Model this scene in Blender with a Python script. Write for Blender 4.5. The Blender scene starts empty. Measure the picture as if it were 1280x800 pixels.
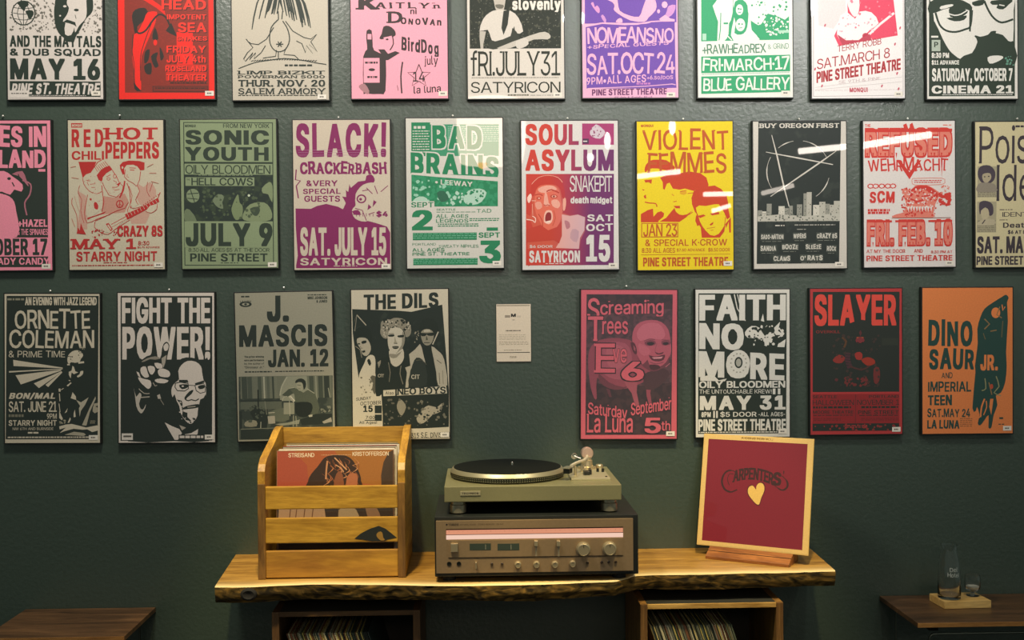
import bpy, bmesh, math, random
from mathutils import Vector, Matrix
from mathutils.geometry import tessellate_polygon
random.seed(7)
C = bpy.context.scene.collection
SC = bpy.context.scene
# ------------------------------------------------------------------ camera
cam = bpy.data.cameras.new('camera'); cam.sensor_width = 36; cam.lens = 36*1390/1280
cam.clip_start = .05
camo = bpy.data.objects.new('camera', cam); C.objects.link(camo)
camo.matrix_world = Matrix(((0.9994955, 0.0079507, -0.0307494, 0), (-0.0308336, 0.0106873, -0.9994674, -3.23),
                            (-0.0076179, 0.9999113, 0.0109271, 1.5), (0, 0, 0, 1)))
SC.camera = camo
# ------------------------------------------------------------------ world, view
w = bpy.data.worlds.new('room_ambience'); SC.world = w; w.use_nodes = True
w.node_tree.nodes['Background'].inputs[0].default_value = (0.80, 1.0, .92, 1)
w.node_tree.nodes['Background'].inputs[1].default_value = 0.15
SC.view_settings.view_transform = 'Standard'; SC.view_settings.look = 'None'
SC.view_settings.gamma = 1; SC.view_settings.exposure = 0.0; SC.view_settings.use_curve_mapping = False
# ------------------------------------------------------------------ lights
def aim(o, t):
    o.rotation_euler = (Vector(t)-Vector(o.location)).to_track_quat('-Z', 'Y').to_euler()
def area(name, loc, tgt, size, power, col):
    l = bpy.data.lights.new(name, 'AREA'); l.shape = 'DISK'; l.size = size; l.energy = power; l.color = col
    o = bpy.data.objects.new(name, l); C.objects.link(o); o.location = loc; aim(o, tgt); o['label'] = 'ceiling light'; return o
def spot(name, loc, tgt, ang, power, col, blend=.8, r=.05):
    l = bpy.data.lights.new(name, 'SPOT'); l.energy = power; l.color = col; l.spot_size = math.radians(ang); l.spot_blend = blend
    l.shadow_soft_size = r
    o = bpy.data.objects.new(name, l); C.objects.link(o); o.location = loc; aim(o, tgt); return o
spot('track_light', (1.0, -1.1, 3.05), (.9, 0, 2.0), 110, 54, (1, .96, .92), 1, .07)
spot('track_light', (1.55, -2.0, 2.9), (.9, 0, 2.2), 75, 80, (1, .96, .92), 1, .05)
spot('track_light', (.475, -2.2, 2.9), (.3, 0, 2.2), 60, 44, (1, .96, .92), 1, .05)
area('ceiling_light', (-.75, -1.2, 3.15), (-.7, 0, 1.3), .35, 33, (1, .93, .84))
spot('track_light', (.62, -1.15, 2.95), (.52, -.30, .70), 31, 185, (1, .79, .37), .6, .05)
spot('track_light', (-.38, -1.15, 2.95), (-.35, -.30, .74), 31, 185, (1, .79, .37), .6, .05)

# ------------------------------------------------------------------ material helpers
MATS = {}
def lin(h):
    v = [int(h[i:i+2], 16)/255 for i in (0, 2, 4)]
    return tuple((c/12.92 if c <= .04045 else ((c+.055)/1.055)**2.4) for c in v)+(1,)
def newmat(name):
    m = bpy.data.materials.new(name); m.use_nodes = True; nt = m.node_tree
    return m, nt, nt.nodes['Principled BSDF']
def setp(b, **k):
    for n, v in k.items(): b.inputs[n.replace('_', ' ')].default_value = v
def flat(name, hexc, rough=.5, metal=0, coat=0, spec=.5, noise=0, nscale=60, bump=0):
    if name in MATS: return MATS[name]
    m, nt, b = newmat(name); c = lin(hexc)
    setp(b, Base_Color=c, Roughness=rough, Metallic=metal)
    b.inputs['Coat Weight'].default_value = coat; b.inputs['Coat Roughness'].default_value = .03
    b.inputs['Specular IOR Level'].default_value = spec
    if noise or bump:
        tc = nt.nodes.new('ShaderNodeTexCoord'); n = nt.nodes.new('ShaderNodeTexNoise'); n.inputs['Scale'].default_value = nscale
        n.inputs['Detail'].default_value = 4
        nt.links.new(tc.outputs['Object'], n.inputs['Vector'])
        if noise:
            r = nt.nodes.new('ShaderNodeValToRGB'); r.color_ramp.elements[0].position = .3; r.color_ramp.elements[1].position = .7
            r.color_ramp.elements[0].color = tuple(x*(1-noise) for x in c[:3])+(1,); r.color_ramp.elements[1].color = tuple(min(1, x*(1+noise)) for x in c[:3])+(1,)
            nt.links.new(n.outputs['Fac'], r.inputs[0]); nt.links.new(r.outputs[0], b.inputs['Base Color'])
        if bump:
            bp = nt.nodes.new('ShaderNodeBump'); bp.inputs['Strength'].default_value = bump; bp.inputs['Distance'].default_value = .002
            nt.links.new(n.outputs['Fac'], bp.inputs['Height']); nt.links.new(bp.outputs[0], b.inputs['Normal'])
    MATS[name] = m; return m
def ink(key):
    """flat printing ink on glossy-laminated poster paper; 't:A:B:scale:thr' is a coarse halftone of two inks"""
    k = 'ink '+key
    if k in MATS: return MATS[k]
    m, nt, b = newmat(k); b.inputs['Roughness'].default_value = .55
    b.inputs['Specular IOR Level'].default_value = .3
    b.inputs['Coat Weight'].default_value = 1; b.inputs['Coat Roughness'].default_value = .015
    tc = nt.nodes.new('ShaderNodeTexCoord'); n = nt.nodes.new('ShaderNodeTexNoise'); n.inputs['Detail'].default_value = 5
    nt.links.new(tc.outputs['Object'], n.inputs['Vector']); r = nt.nodes.new('ShaderNodeValToRGB'); e = r.color_ramp.elements
    if key.startswith('t:'):
        _, A, B, sc, th = key.split(':'); th = float(th); n.inputs['Scale'].default_value = float(sc)
        e[0].position = th-.035; e[1].position = th+.035; e[0].color = lin(A); e[1].color = lin(B)
    elif key.startswith('g:'):       # two colours blended across the sheet (split-fountain print)
        _, A, B = key.split(':'); s = nt.nodes.new('ShaderNodeSeparateXYZ'); nt.links.new(tc.outputs['Object'], s.inputs[0])
        mr = nt.nodes.new('ShaderNodeMapRange'); mr.inputs[1].default_value = -.06; mr.inputs[2].default_value = .06
        nt.links.new(s.outputs[0], mr.inputs[0]); e[0].position = 0; e[1].position = 1; e[0].color = lin(A); e[1].color = lin(B)
        nt.links.new(mr.outputs[0], r.inputs[0]); nt.links.new(r.outputs[0], b.inputs['Base Color']); MATS[k] = m; return m
    else:
        c = lin(key); n.inputs['Scale'].default_value = 260; e[0].position = .3; e[1].position = .7
        e[0].color = tuple(x*.93 for x in c[:3])+(1,); e[1].color = tuple(min(1, x*1.06) for x in c[:3])+(1,)
    nt.links.new(n.outputs['Fac'], r.inputs[0]); nt.links.new(r.outputs[0], b.inputs['Base Color'])
    MATS[k] = m; return m
def wood(name, light, dark, axis=0, scale=9, rough=.45, stretch=9, edge=None, wear=None, offs=0.):
    if name in MATS: return MATS[name]
    m, nt, b = newmat(name); b.inputs['Roughness'].default_value = rough
    N = nt.nodes.new; L = nt.links.new
    tc = N('ShaderNodeTexCoord'); mp = N('ShaderNodeMapping'); L(tc.outputs['Object'], mp.inputs['Vector'])
    s = [1, 1, 1]; s = [1.0 if i == axis else float(stretch) for i in range(3)]; mp.inputs['Scale'].default_value = s
    mp.inputs['Location'].default_value = (offs, offs*1.7, offs*.6)
    n = N('ShaderNodeTexNoise'); n.inputs['Scale'].default_value = scale*.45; n.inputs['Detail'].default_value = 8; n.inputs['Distortion'].default_value = .8
    n.inputs['Roughness'].default_value = .62
    L(mp.outputs[0], n.inputs['Vector'])
    r = N('ShaderNodeValToRGB'); e = r.color_ramp.elements; e[0].position = .34; e[1].position = .68; e[0].color = lin(dark); e[1].color = lin(light)
    L(n.outputs['Fac'], r.inputs[0])
    n2 = N('ShaderNodeTexNoise'); n2.inputs['Scale'].default_value = scale*4; n2.inputs['Detail'].default_value = 4; L(mp.outputs[0], n2.inputs['Vector'])
    mx = N('ShaderNodeMixRGB'); mx.blend_type = 'MULTIPLY'; mx.inputs[0].default_value = .45
    r2 = N('ShaderNodeValToRGB'); r2.color_ramp.elements[0].position = .35; r2.color_ramp.elements[1].position = .6
    r2.color_ramp.elements[0].color = (.55, .5, .45, 1); r2.color_ramp.elements[1].color = (1, 1, 1, 1); L(n2.outputs['Fac'], r2.inputs[0])
    L(r.outputs[0], mx.inputs[1]); L(r2.outputs[0], mx.inputs[2]); out = mx.outputs[0]
    if edge:                                     # pale sapwood band stored as vertex attribute 'sap'
        at = N('ShaderNodeAttribute'); at.attribute_name = 'sap'; m2 = N('ShaderNodeMixRGB'); L(at.outputs['Fac'], m2.inputs[0])
        L(out, m2.inputs[1]); m2.inputs[2].default_value = lin(edge); out = m2.outputs[0]
    L(out, b.inputs['Base Color'])
    bm = N('ShaderNodeBump'); bm.inputs['Strength'].default_value = .25; bm.inputs['Distance'].default_value = .001
    L(n2.outputs['Fac'], bm.inputs['Height']); L(bm.outputs[0], b.inputs['Normal'])
    MATS[name] = m; return m
def emit(name, hexc, strength):
    m, nt, b = newmat(name); setp(b, Base_Color=(0, 0, 0, 1)); b.inputs['Emission Color'].default_value = lin(hexc)
    b.inputs['Emission Strength'].default_value = strength; return m
def glassm(name):
    m, nt, b = newmat(name); setp(b, Base_Color=(1, 1, 1, 1), Roughness=.0, IOR=1.45)
    b.inputs['Transmission Weight'].default_value = 1; return m

# ------------------------------------------------------------------ object helpers
def tag(o, label=None, cat=None, group=None, kind=None):
    for k, v in (('label', label), ('category', cat), ('group', group), ('kind', kind)):
        if v: o[k] = v
    return o
def empty(name, loc, rz=0, label=None, cat=None, group=None):
    o = bpy.data.objects.new(name, None); C.objects.link(o); o.location = loc; o.rotation_euler = (0, 0, rz)
    o.empty_display_size = .05; return tag(o, label, cat, group)
def mesh(name, verts, faces, mats, parent=None, midx=None, smooth=False, loc=None):
    me = bpy.data.meshes.new(name); me.from_pydata(verts, [], faces)
    for m in (mats if isinstance(mats, (list, tuple)) else [mats]): me.materials.append(m)
    if midx: me.polygons.foreach_set('material_index', midx)
    if smooth: me.polygons.foreach_set('use_smooth', [True]*len(me.polygons))
    me.update(); o = bpy.data.objects.new(name, me); C.objects.link(o)
    if parent: o.parent = parent
    if loc: o.location = loc
    return o
def fromb(name, bm, mats, parent=None, smooth=False, loc=None, bev=0, rot=None):
    if bev: bmesh.ops.bevel(bm, geom=bm.edges[:], offset=bev, segments=2, affect='EDGES', profile=.6)
    bmesh.ops.recalc_face_normals(bm, faces=bm.faces[:])
    me = bpy.data.meshes.new(name); bm.to_mesh(me); bm.free()
    for m in (mats if isinstance(mats, (list, tuple)) else [mats]): me.materials.append(m)
    if smooth: me.polygons.foreach_set('use_smooth', [True]*len(me.polygons)); me.set_sharp_from_angle(angle=math.radians(35))
    o = bpy.data.objects.new(name, me); C.objects.link(o)
    if parent: o.parent = parent
    if loc: o.location = loc
    if rot: o.rotation_euler = rot
    return o
def box(bm, x0, y0, z0, x1, y1, z1):
    v = [bm.verts.new(p) for p in ((x0,y0,z0),(x1,y0,z0),(x1,y1,z0),(x0,y1,z0),(x0,y0,z1),(x1,y0,z1),(x1,y1,z1),(x0,y1,z1))]
    for f in ((0,3,2,1),(4,5,6,7),(0,1,5,4),(1,2,6,5),(2,3,7,6),(3,0,4,7)): bm.faces.new([v[i] for i in f])
def boxo(name, x0, y0, z0, x1, y1, z1, mat, parent=None, bev=.001):
    bm = bmesh.new(); c = ((x0+x1)/2, (y0+y1)/2, (z0+z1)/2)
    box(bm, x0-c[0], y0-c[1], z0-c[2], x1-c[0], y1-c[1], z1-c[2])
    return fromb(name, bm, mat, parent, loc=c, bev=bev)
def lathe(bm, prof, n=32, o=(0, 0, 0), axis='z'):
    rings = []
    for r, h in prof:
        ring = []
        for i in range(n):
            a = 2*math.pi*i/n; x, y, z = r*math.cos(a), r*math.sin(a), h
            if axis == 'y': x, y, z = x, h, y
            ring.append(bm.verts.new((o[0]+x, o[1]+y, o[2]+z)))
        rings.append(ring)
    for a, b in zip(rings, rings[1:]):
        for i in range(n): bm.faces.new((a[i], a[(i+1) % n], b[(i+1) % n], b[i]))
    for ring in (rings[0], rings[-1]): bm.faces.new(ring)
def tube(bm, pts, r, n=8, closed=False):
    pts = [Vector(p) for p in pts]; rings = []
    for i, p in enumerate(pts):
        a = pts[i-1] if (i or closed) else p; b = pts[(i+1) % len(pts)] if (i < len(pts)-1 or closed) else p
        d = (b-a).normalized(); u = d.orthogonal().normalized() if not rings else (u-d*u.dot(d)).normalized(); v = d.cross(u)
        rr = r[i] if isinstance(r, list) else r
        rings.append([bm.verts.new(p+(u*math.cos(t)+v*math.sin(t))*rr) for t in [2*math.pi*k/n for k in range(n)]])
    for i in range(len(rings)-(0 if closed else 1)):
        A, B = rings[i], rings[(i+1) % len(rings)]
        for k in range(n): bm.faces.new((A[k], A[(k+1) % n], B[(k+1) % n], B[k]))
    if not closed: bm.faces.new(rings[0]); bm.faces.new(rings[-1])
def prism(bm, prof, x0, x1):
    """profile of (y, z) points pushed along x"""
    a = [bm.verts.new((x0, y, z)) for y, z in prof]; b = [bm.verts.new((x1, y, z)) for y, z in prof]; n = len(prof)
    bm.faces.new(a); bm.faces.new(b[::-1])
    for i in range(n): bm.faces.new((a[i], a[(i+1) % n], b[(i+1) % n], b[i]))
def crsmooth(pts, closed=True, k=4):
    out = []; n = len(pts)
    for i in range(n if closed else n-1):
        if closed: p0, p1, p2, p3 = pts[i-1], pts[i], pts[(i+1) % n], pts[(i+2) % n]
        else: p0, p1, p2, p3 = pts[max(i-1, 0)], pts[i], pts[i+1], pts[min(i+2, n-1)]
        for s in range(k):
            t = s/k; out.append(tuple(.5*((2*p1[d])+(-p0[d]+p2[d])*t+(2*p0[d]-5*p1[d]+4*p2[d]-p3[d])*t*t+(-p0[d]+3*p1[d]-3*p2[d]+p3[d])*t**3) for d in (0, 1)))
    if not closed: out.append(pts[-1])
    return out

# ------------------------------------------------------------------ glyphs
# plain grotesk letter outlines: four weights each, every loop a flat run of x, y; cap height 150 units
GD = {
 '!': (((68,72,63,82,53,85,44,82,40,72,45,62,53,59,55,59,63,62),(45,107,63,108,64,210,44,210),),
((41,84,37,74,37,69,41,60,50,57,58,57,66,60,67,60,71,70,71,74,67,84,58,88,50,88),(42,105,66,105,67,212,41,212),),
((37,87,33,77,33,66,37,57,46,54,62,54,70,57,71,58,75,67,75,77,70,87,61,90,47,90),(38,102,70,102,71,215,37,215),),
((32,89,28,79,28,64,32,55,41,52,67,52,75,55,76,56,80,65,80,79,76,89,67,92,41,92),(33,100,75,100,77,191,77,217,31,217),)),
 '"': (((48,154,63,154,63,155,65,210,46,210),(82,154,97,154,99,200,99,210,80,210),),
((45,152,66,152,66,152,68,200,68,212,42,212),(79,152,100,152,102,198,102,212,77,212),),
((41,149,69,149,70,150,72,198,72,215,39,215,39,201),(75,149,104,149,106,195,105,215,73,215,73,198),),
((33,217,33,199,35,147,110,147,111,193,111,217),)),
 '$': (((85,232,85,211,65,207,47,193,40,170,43,156,51,145,79,131,85,129,85,76,74,77,62,86,56,100,37,100,36,100,44,78,63,63,85,59,85,38,97,38,97,58,121,63,139,79,145,100,145,102,141,118,130,131,117,138,97,144,97,194,114,189,121,182,125,172,143,172,143,172,137,192,119,207,97,211,97,232),(97,126,111,121,122,113,123,112,127,102,127,100,123,88,121,86,109,78,97,76,97,76),(85,148,76,151,64,158,63,160,59,170,62,181,63,183,64,184,75,192,83,194,85,194),),
((81,235,81,213,62,209,44,195,37,172,37,167,39,154,46,144,47,143,76,128,81,127,81,79,77,80,65,88,59,102,33,102,33,97,40,76,42,74,60,60,81,56,81,36,100,36,100,56,124,61,142,76,149,98,149,104,145,121,137,130,133,133,121,140,100,147,100,190,111,187,118,179,121,169,146,169,146,174,140,194,139,196,122,209,100,214,100,235),(101,79,101,121,109,118,119,111,120,110,123,102,119,90,106,80),(81,152,77,154,67,161,63,171,66,181,78,190,81,191),),
((78,237,78,216,59,212,40,198,33,175,33,164,36,151,43,142,44,140,73,126,78,124,78,85,69,91,63,105,29,105,29,94,37,73,39,71,57,58,78,54,78,33,104,33,104,54,128,58,146,74,152,95,152,107,149,122,147,126,137,136,125,142,104,150,104,185,107,184,113,178,115,176,118,167,150,167,150,177,144,196,143,198,125,212,104,216,104,237),(104,84,104,116,105,116,116,107,118,100,116,92),(77,184,77,159,70,164,68,172,70,178),),
((72,239,72,218,53,214,35,200,28,177,28,162,30,149,38,138,67,124,72,122,72,99,69,107,24,107,24,92,31,71,33,69,51,56,72,52,72,31,109,31,110,52,133,56,152,72,158,93,158,109,154,126,146,134,141,139,130,145,110,152,110,171,112,165,155,165,156,179,150,198,148,200,131,214,110,218,109,239),(110,94,110,106,112,102),)),
 '&': (((83,212,65,207,51,195,47,178,51,162,61,146,65,141,51,130,39,116,35,99,41,79,58,63,82,58,105,62,121,73,124,71,133,60,154,60,133,86,142,102,145,126,128,126,124,105,121,100,90,138,101,146,112,156,118,167,121,180,116,196,105,206,103,207,85,212),(111,86,99,78,84,74,81,74,67,77,57,86,53,98,57,111,71,125,76,128,109,88),(79,152,75,156,68,168,65,178,68,188,75,194,85,196,97,192,98,191,102,179,100,171,95,164),),
((157,58,158,62,138,86,145,100,149,122,149,128,125,128,121,107,96,138,97,139,104,144,115,154,122,164,124,176,124,182,119,198,107,209,89,214,80,214,61,209,48,197,44,180,44,175,48,159,59,142,47,132,36,118,32,102,32,97,38,76,55,61,79,56,88,56,109,59,121,68,129,58),(105,86,96,80,82,77,71,79,61,88,57,99,61,109,75,123),(79,157,71,170,69,176,69,178,71,185,78,192,84,193,94,190,95,189,98,178,96,172,92,166),),
((161,55,161,65,144,86,149,99,152,119,152,131,121,131,118,117,102,137,107,141,119,151,125,162,128,174,128,185,123,201,111,212,92,217,76,217,57,212,44,200,40,182,40,172,44,158,53,142,41,132,32,121,28,105,28,94,34,73,51,58,75,53,91,53,111,56,113,57,119,62,125,55),(99,87,93,83,83,80,75,82,64,91,62,98,64,106,75,116),(81,163,75,172,74,178,75,182,81,189,83,189,90,187,91,186,94,179,94,178,93,175,88,169),),
((167,53,167,67,150,87,155,97,158,117,158,133,115,133,115,131,110,136,124,149,131,160,133,172,133,187,129,203,116,214,98,219,71,219,52,214,39,202,35,184,35,170,38,156,46,143,36,134,27,124,22,107,22,92,28,71,45,56,69,51,97,51,118,55,120,53),(91,88,87,85,83,84,80,84,70,93,68,98,70,104,74,108),(85,185,87,179,87,178,83,172,81,174,80,178,81,180),)),
 "'": (((48,154,63,154,63,155,65,210,46,210),),
((45,152,66,152,66,152,68,200,68,212,42,212),),
((41,149,69,149,70,150,72,198,72,215,39,215,39,201),),
((33,217,33,199,35,147,75,147,76,148,78,196,78,217),)),
 '+': (((101,70,101,110,140,111,140,126,101,127,101,167,83,167,83,127,43,127,43,111,83,111,83,70),),
((40,129,40,108,80,108,80,68,104,68,104,108,143,108,143,129,104,129,104,170,80,170,80,129),),
((36,132,37,106,76,106,77,65,108,65,108,106,147,106,147,132,108,132,107,172,76,172,76,132),),
((31,134,31,104,71,104,71,63,113,63,113,104,153,104,153,134,113,134,113,174,71,174,71,134),)),
 ',': (((37,25,50,25,65,79,65,81,45,81),),
((33,23,53,23,54,24,68,78,68,84,42,84,33,28),),
((29,23,58,24,72,75,72,86,38,86,29,31),),
((24,23,64,23,64,24,78,73,77,88,32,88,24,33),)),
 '-': (((124,116,124,132,59,132,59,116),),
((128,114,127,134,55,134,55,113),),
((131,111,131,137,52,137,52,111),),
((137,109,137,139,46,139,46,109),)),
 '.': (((43,82,40,72,43,62,53,59,54,59,63,62,67,72,63,82,53,85),),
((40,84,36,74,36,70,40,60,49,57,57,57,66,60,70,70,70,74,66,84,57,88,49,88),),
((36,87,33,77,33,67,37,57,45,54,61,54,70,58,74,67,74,77,69,87,61,90,46,90),),
((30,56,40,52,67,52,75,55,80,65,80,79,76,88,67,92,40,92,31,89,27,79,27,65),)),
 '/': (((94,217,77,217,31,44,29,38,46,38,47,38),),
((97,219,74,219,26,41,26,35,49,35,50,36,97,214),),
((101,222,70,222,22,44,23,33,53,33,54,34,101,211),),
((107,224,65,224,17,46,17,31,59,31,59,32,107,209),)),
 '0': (((91,212,63,203,46,176,40,139,39,133,45,94,61,70,63,67,90,59,93,58,120,67,121,68,138,94,145,135,138,176,122,201,119,203),(92,75,73,82,72,84,62,102,58,132,58,138,62,168,74,189,91,196,93,196,110,189,112,187,123,167,127,136,123,103,111,83,111,82),),
((88,215,60,205,42,179,36,139,36,130,42,92,60,65,87,56,96,56,124,65,141,90,148,132,148,138,142,179,124,204,123,206,95,215),(92,192,107,187,118,167,119,164,123,134,119,106,119,104,107,84,91,78,77,84,65,104,61,135,65,166,76,186,77,187),),
((84,217,57,208,39,182,32,142,32,128,38,89,56,62,84,53,99,53,127,62,145,88,152,130,152,140,145,182,128,207,126,208,99,217),(92,82,80,87,69,107,65,135,69,163,80,183,81,184,91,188,101,185,104,183,115,164,116,162,119,136,116,108,115,106,104,87),),
((51,60,79,51,105,51,133,60,151,86,158,128,158,142,151,184,133,210,105,219,79,219,51,210,33,184,27,144,27,126,32,88,33,86),(91,184,97,182,98,181,110,161,113,136,110,109,98,89,93,87,86,89,74,109,71,134,74,161,86,181),)),
 '1': (((140,60,140,76,106,76,106,210,83,210,50,186,50,166,85,191,88,192,88,76,47,76,47,60),),
((143,58,143,78,110,78,110,212,80,212,47,188,47,164,54,163,83,185,84,185,84,78,44,78,44,58),),
((147,55,147,81,113,81,113,215,77,215,43,191,43,161,57,161,79,177,81,177,81,81,41,81,40,55),),
((153,53,153,83,119,83,119,217,70,217,38,193,38,159,63,159,75,167,75,83,35,83,35,53),)),
 '2': (((44,60,140,60,140,77,70,77,70,78,73,81,104,114,124,136,134,154,138,171,132,192,115,207,91,212,68,207,50,190,45,168,45,167,63,167,66,182,76,192,90,196,93,196,106,192,116,184,119,171,119,168,117,156,108,143,95,128,44,74),),
((41,58,143,58,143,79,77,79,107,111,128,134,138,152,141,166,141,173,136,193,133,196,119,209,95,215,87,215,65,209,47,193,41,170,41,165,66,165,69,180,79,190,91,193,103,190,113,181,116,169,113,159,105,146,92,130,41,76),),
((37,55,147,55,147,82,86,82,111,108,131,131,141,149,145,164,145,176,139,196,137,199,122,212,99,217,83,217,61,212,43,196,38,173,38,162,70,162,73,177,83,187,90,189,92,189,99,187,109,179,111,169,110,162,101,148,88,133,37,79),),
((31,53,153,53,153,84,95,84,117,106,137,129,147,147,150,162,150,178,145,198,143,201,128,214,105,219,78,219,55,214,38,198,32,175,32,160,75,160,78,175,89,185,89,186,93,185,103,176,105,170,105,168,103,162,96,150,82,135,31,81),)),
 '3': (((46,210,46,193,110,193,110,192,108,190,71,148,71,134,85,133,106,129,118,118,122,102,118,87,108,79,105,77,89,75,74,78,63,86,57,99,38,99,45,78,47,76,65,63,91,58,115,63,133,79,135,80,141,102,135,124,133,126,116,142,90,145,135,196,135,210),),
((43,212,43,191,103,191,68,151,68,131,81,131,103,127,115,116,118,102,115,90,113,88,103,80,90,78,77,80,66,88,61,101,35,101,35,96,42,75,61,61,83,56,94,56,119,61,138,77,144,100,144,107,138,128,121,142,119,144,97,147,138,194,138,212),),
((39,215,39,188,95,188,64,154,64,128,78,128,99,124,111,113,114,102,111,93,109,91,99,83,89,81,81,83,69,91,65,104,31,104,31,94,39,72,57,58,81,53,97,53,123,59,141,74,148,97,148,108,142,130,141,131,123,147,105,149,142,191,142,215),),
((33,217,33,186,86,186,58,156,58,126,72,126,93,122,106,111,108,102,105,94,94,85,90,84,86,85,75,93,70,106,25,106,25,92,33,70,51,56,75,51,103,51,129,57,147,72,153,95,153,110,147,132,129,149,114,150,148,189,148,217),)),
 '4': (((116,210,98,210,97,209,37,107,37,92,108,91,108,60,126,60,126,91,147,92,147,108,126,108,126,154,108,154,108,108,57,108,58,111,116,209),),
((119,212,95,212,94,212,33,109,33,89,105,89,105,58,129,58,129,89,151,89,151,110,129,110,129,156,105,156,105,110,62,110,119,206),),
((123,215,91,215,90,214,30,112,30,86,101,86,101,55,133,55,133,86,154,86,154,113,133,113,133,159,101,159,101,113,69,113,123,204),),
((139,53,139,84,160,84,160,115,139,115,139,161,104,161,129,202,129,217,85,217,24,114,24,84,95,84,96,53),(95,146,96,115,77,115),)),
 '5': (((133,210,53,210,45,134,63,133,75,139,87,141,91,141,105,138,118,126,122,108,118,90,112,84,106,79,91,75,77,78,67,85,65,87,61,98,43,98,49,78,67,63,91,58,115,64,116,65,134,83,140,107,140,110,137,128,127,144,125,145,111,155,93,159,79,156,65,149,65,150,69,193,133,193),),
((136,212,50,212,42,138,42,132,58,130,66,130,78,137,87,138,90,138,102,135,114,123,118,108,114,93,103,81,91,78,80,80,70,87,69,89,64,101,39,101,39,96,46,75,63,61,86,56,95,56,118,62,119,62,137,81,143,105,143,112,140,131,131,146,129,148,115,157,97,161,89,161,77,159,69,156,73,191,136,191),),
((140,215,46,215,38,140,38,130,54,128,70,128,82,134,89,135,98,133,111,120,114,108,111,96,99,84,90,81,83,83,74,90,72,92,68,103,36,103,36,93,42,72,59,59,83,53,99,53,123,60,141,78,147,102,147,115,144,134,134,148,133,150,119,160,103,163,100,164,85,164,75,161,73,162,77,188,140,188),),
((145,217,41,217,32,142,32,128,49,126,75,126,87,132,93,130,105,118,107,109,107,106,105,98,93,86,89,85,78,93,73,105,30,105,30,91,36,71,53,57,77,51,104,51,129,58,146,76,153,100,153,117,149,136,140,150,138,152,124,162,106,166,80,166,82,186,145,186),)),
 '6': (((120,210,99,210,99,210,66,160,49,130,44,107,50,82,67,64,91,58,93,58,117,64,134,81,140,106,134,131,118,147,93,153,83,150,75,146),(92,139,107,135,110,132,118,122,122,108,122,106,118,91,117,89,107,78,93,74,91,74,77,78,74,81,66,90,62,106,66,123,76,134),),
((123,212,96,212,96,212,62,163,45,133,41,111,41,104,46,80,64,62,87,56,96,56,120,62,137,79,143,104,143,109,138,133,121,149,98,155,90,155,86,154,123,208),(91,77,80,81,69,92,66,106,66,108,69,121,79,132,80,132,92,135,104,132,113,123,115,120,118,106,114,92,105,82,103,80),),
((127,215,93,215,59,166,42,136,37,114,37,102,43,77,60,59,84,53,100,53,123,59,141,76,147,102,147,112,141,136,125,152,102,158,94,158,127,205),(91,81,83,83,73,95,70,106,70,108,73,118,77,122,83,129,92,132,100,129,109,120,111,118,114,106,111,96,110,94,100,83),),
((133,217,87,217,53,168,36,138,31,116,31,100,36,79,37,75,55,57,78,51,105,51,129,57,146,74,152,100,152,114,147,138,131,154,107,160,103,160,133,203),(91,85,89,85,78,97,76,107,78,116,89,127,93,128,95,127,105,116,107,106,105,98,104,96,95,85),)),
 '7': (((53,60,74,60,140,192,140,210,43,210,43,193,121,193,121,192,115,180),),
((50,58,77,58,143,190,143,212,40,212,40,191,115,191,50,62),),
((47,55,81,55,147,187,147,215,36,215,37,188,109,188,46,65),),
((41,53,86,53,153,185,153,217,31,217,31,186,101,186,41,67),)),
 '8': (((93,212,69,207,51,192,46,172,52,151,70,138,55,132,51,127,44,118,40,100,46,80,47,78,65,63,91,58,93,58,118,63,120,65,137,78,143,100,140,118,138,120,129,132,114,138,115,139,130,150,132,152,138,172,138,173,132,193,115,207),(124,101,120,88,110,79,107,77,92,75,75,78,63,87,59,100,63,114,64,116,75,126,91,130,108,126,119,117,120,115),(64,172,67,184,77,193,90,196,93,196,107,193,111,188,116,183,119,172,119,170,116,158,106,149,91,146,78,148,68,157),),
((96,215,88,215,65,210,48,195,42,175,42,170,49,149,63,139,52,134,41,120,37,103,37,98,43,77,44,75,62,61,87,56,96,56,122,61,140,76,146,97,146,104,143,120,132,134,121,139,135,149,141,168,141,176,135,195,119,209),(120,101,117,90,107,81,104,80,93,78,78,80,66,90,63,100,66,111,67,114,79,123,91,126,93,126,105,123,113,117,117,113),(68,172,71,182,81,190,91,193,93,193,103,191,113,182,115,172,115,170,113,160,105,153,102,151,91,149,81,151,71,159),),
((123,212,99,217,84,217,62,212,44,198,39,178,39,167,45,146,54,139,49,137,37,123,33,106,33,95,40,74,59,58,83,53,100,53,125,58,142,72,144,74,150,94,150,106,147,122,147,123,136,136,129,140,137,145,139,147,145,166,145,178,139,198),(68,100,70,108,71,111,82,121,91,123,101,121,111,112,113,110,116,102,113,92,112,91,102,83,93,81,81,83,70,92),(72,172,74,179,84,188,93,189,99,188,109,179,111,172,111,170,109,162,107,161,99,154,91,152,85,154,75,162),),
((128,214,105,219,79,219,56,214,39,200,33,180,33,165,39,144,45,140,41,137,32,125,28,108,28,93,34,72,53,56,78,51,105,51,131,56,148,70,150,72,156,92,156,108,152,125,142,138,138,140,144,144,150,163,150,180,145,200),(74,100,76,108,88,119,91,119,95,119,106,110,108,108,109,102,109,100,108,94,96,85,93,84,87,85,75,94),(92,186,94,186,103,177,105,170,103,164,93,156,91,155,80,164,79,170,79,172,80,177,90,186),)),
 '9': (((64,60,84,60,118,110,135,140,140,162,134,187,134,188,117,206,92,212,81,210,67,206,50,188,44,165,49,140,66,123,90,117,101,120,108,124,66,64),(91,132,77,136,66,148,62,163,62,165,66,180,71,186,77,192,91,196,93,196,107,192,118,180,121,166,122,162,118,147,107,136),),
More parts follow.
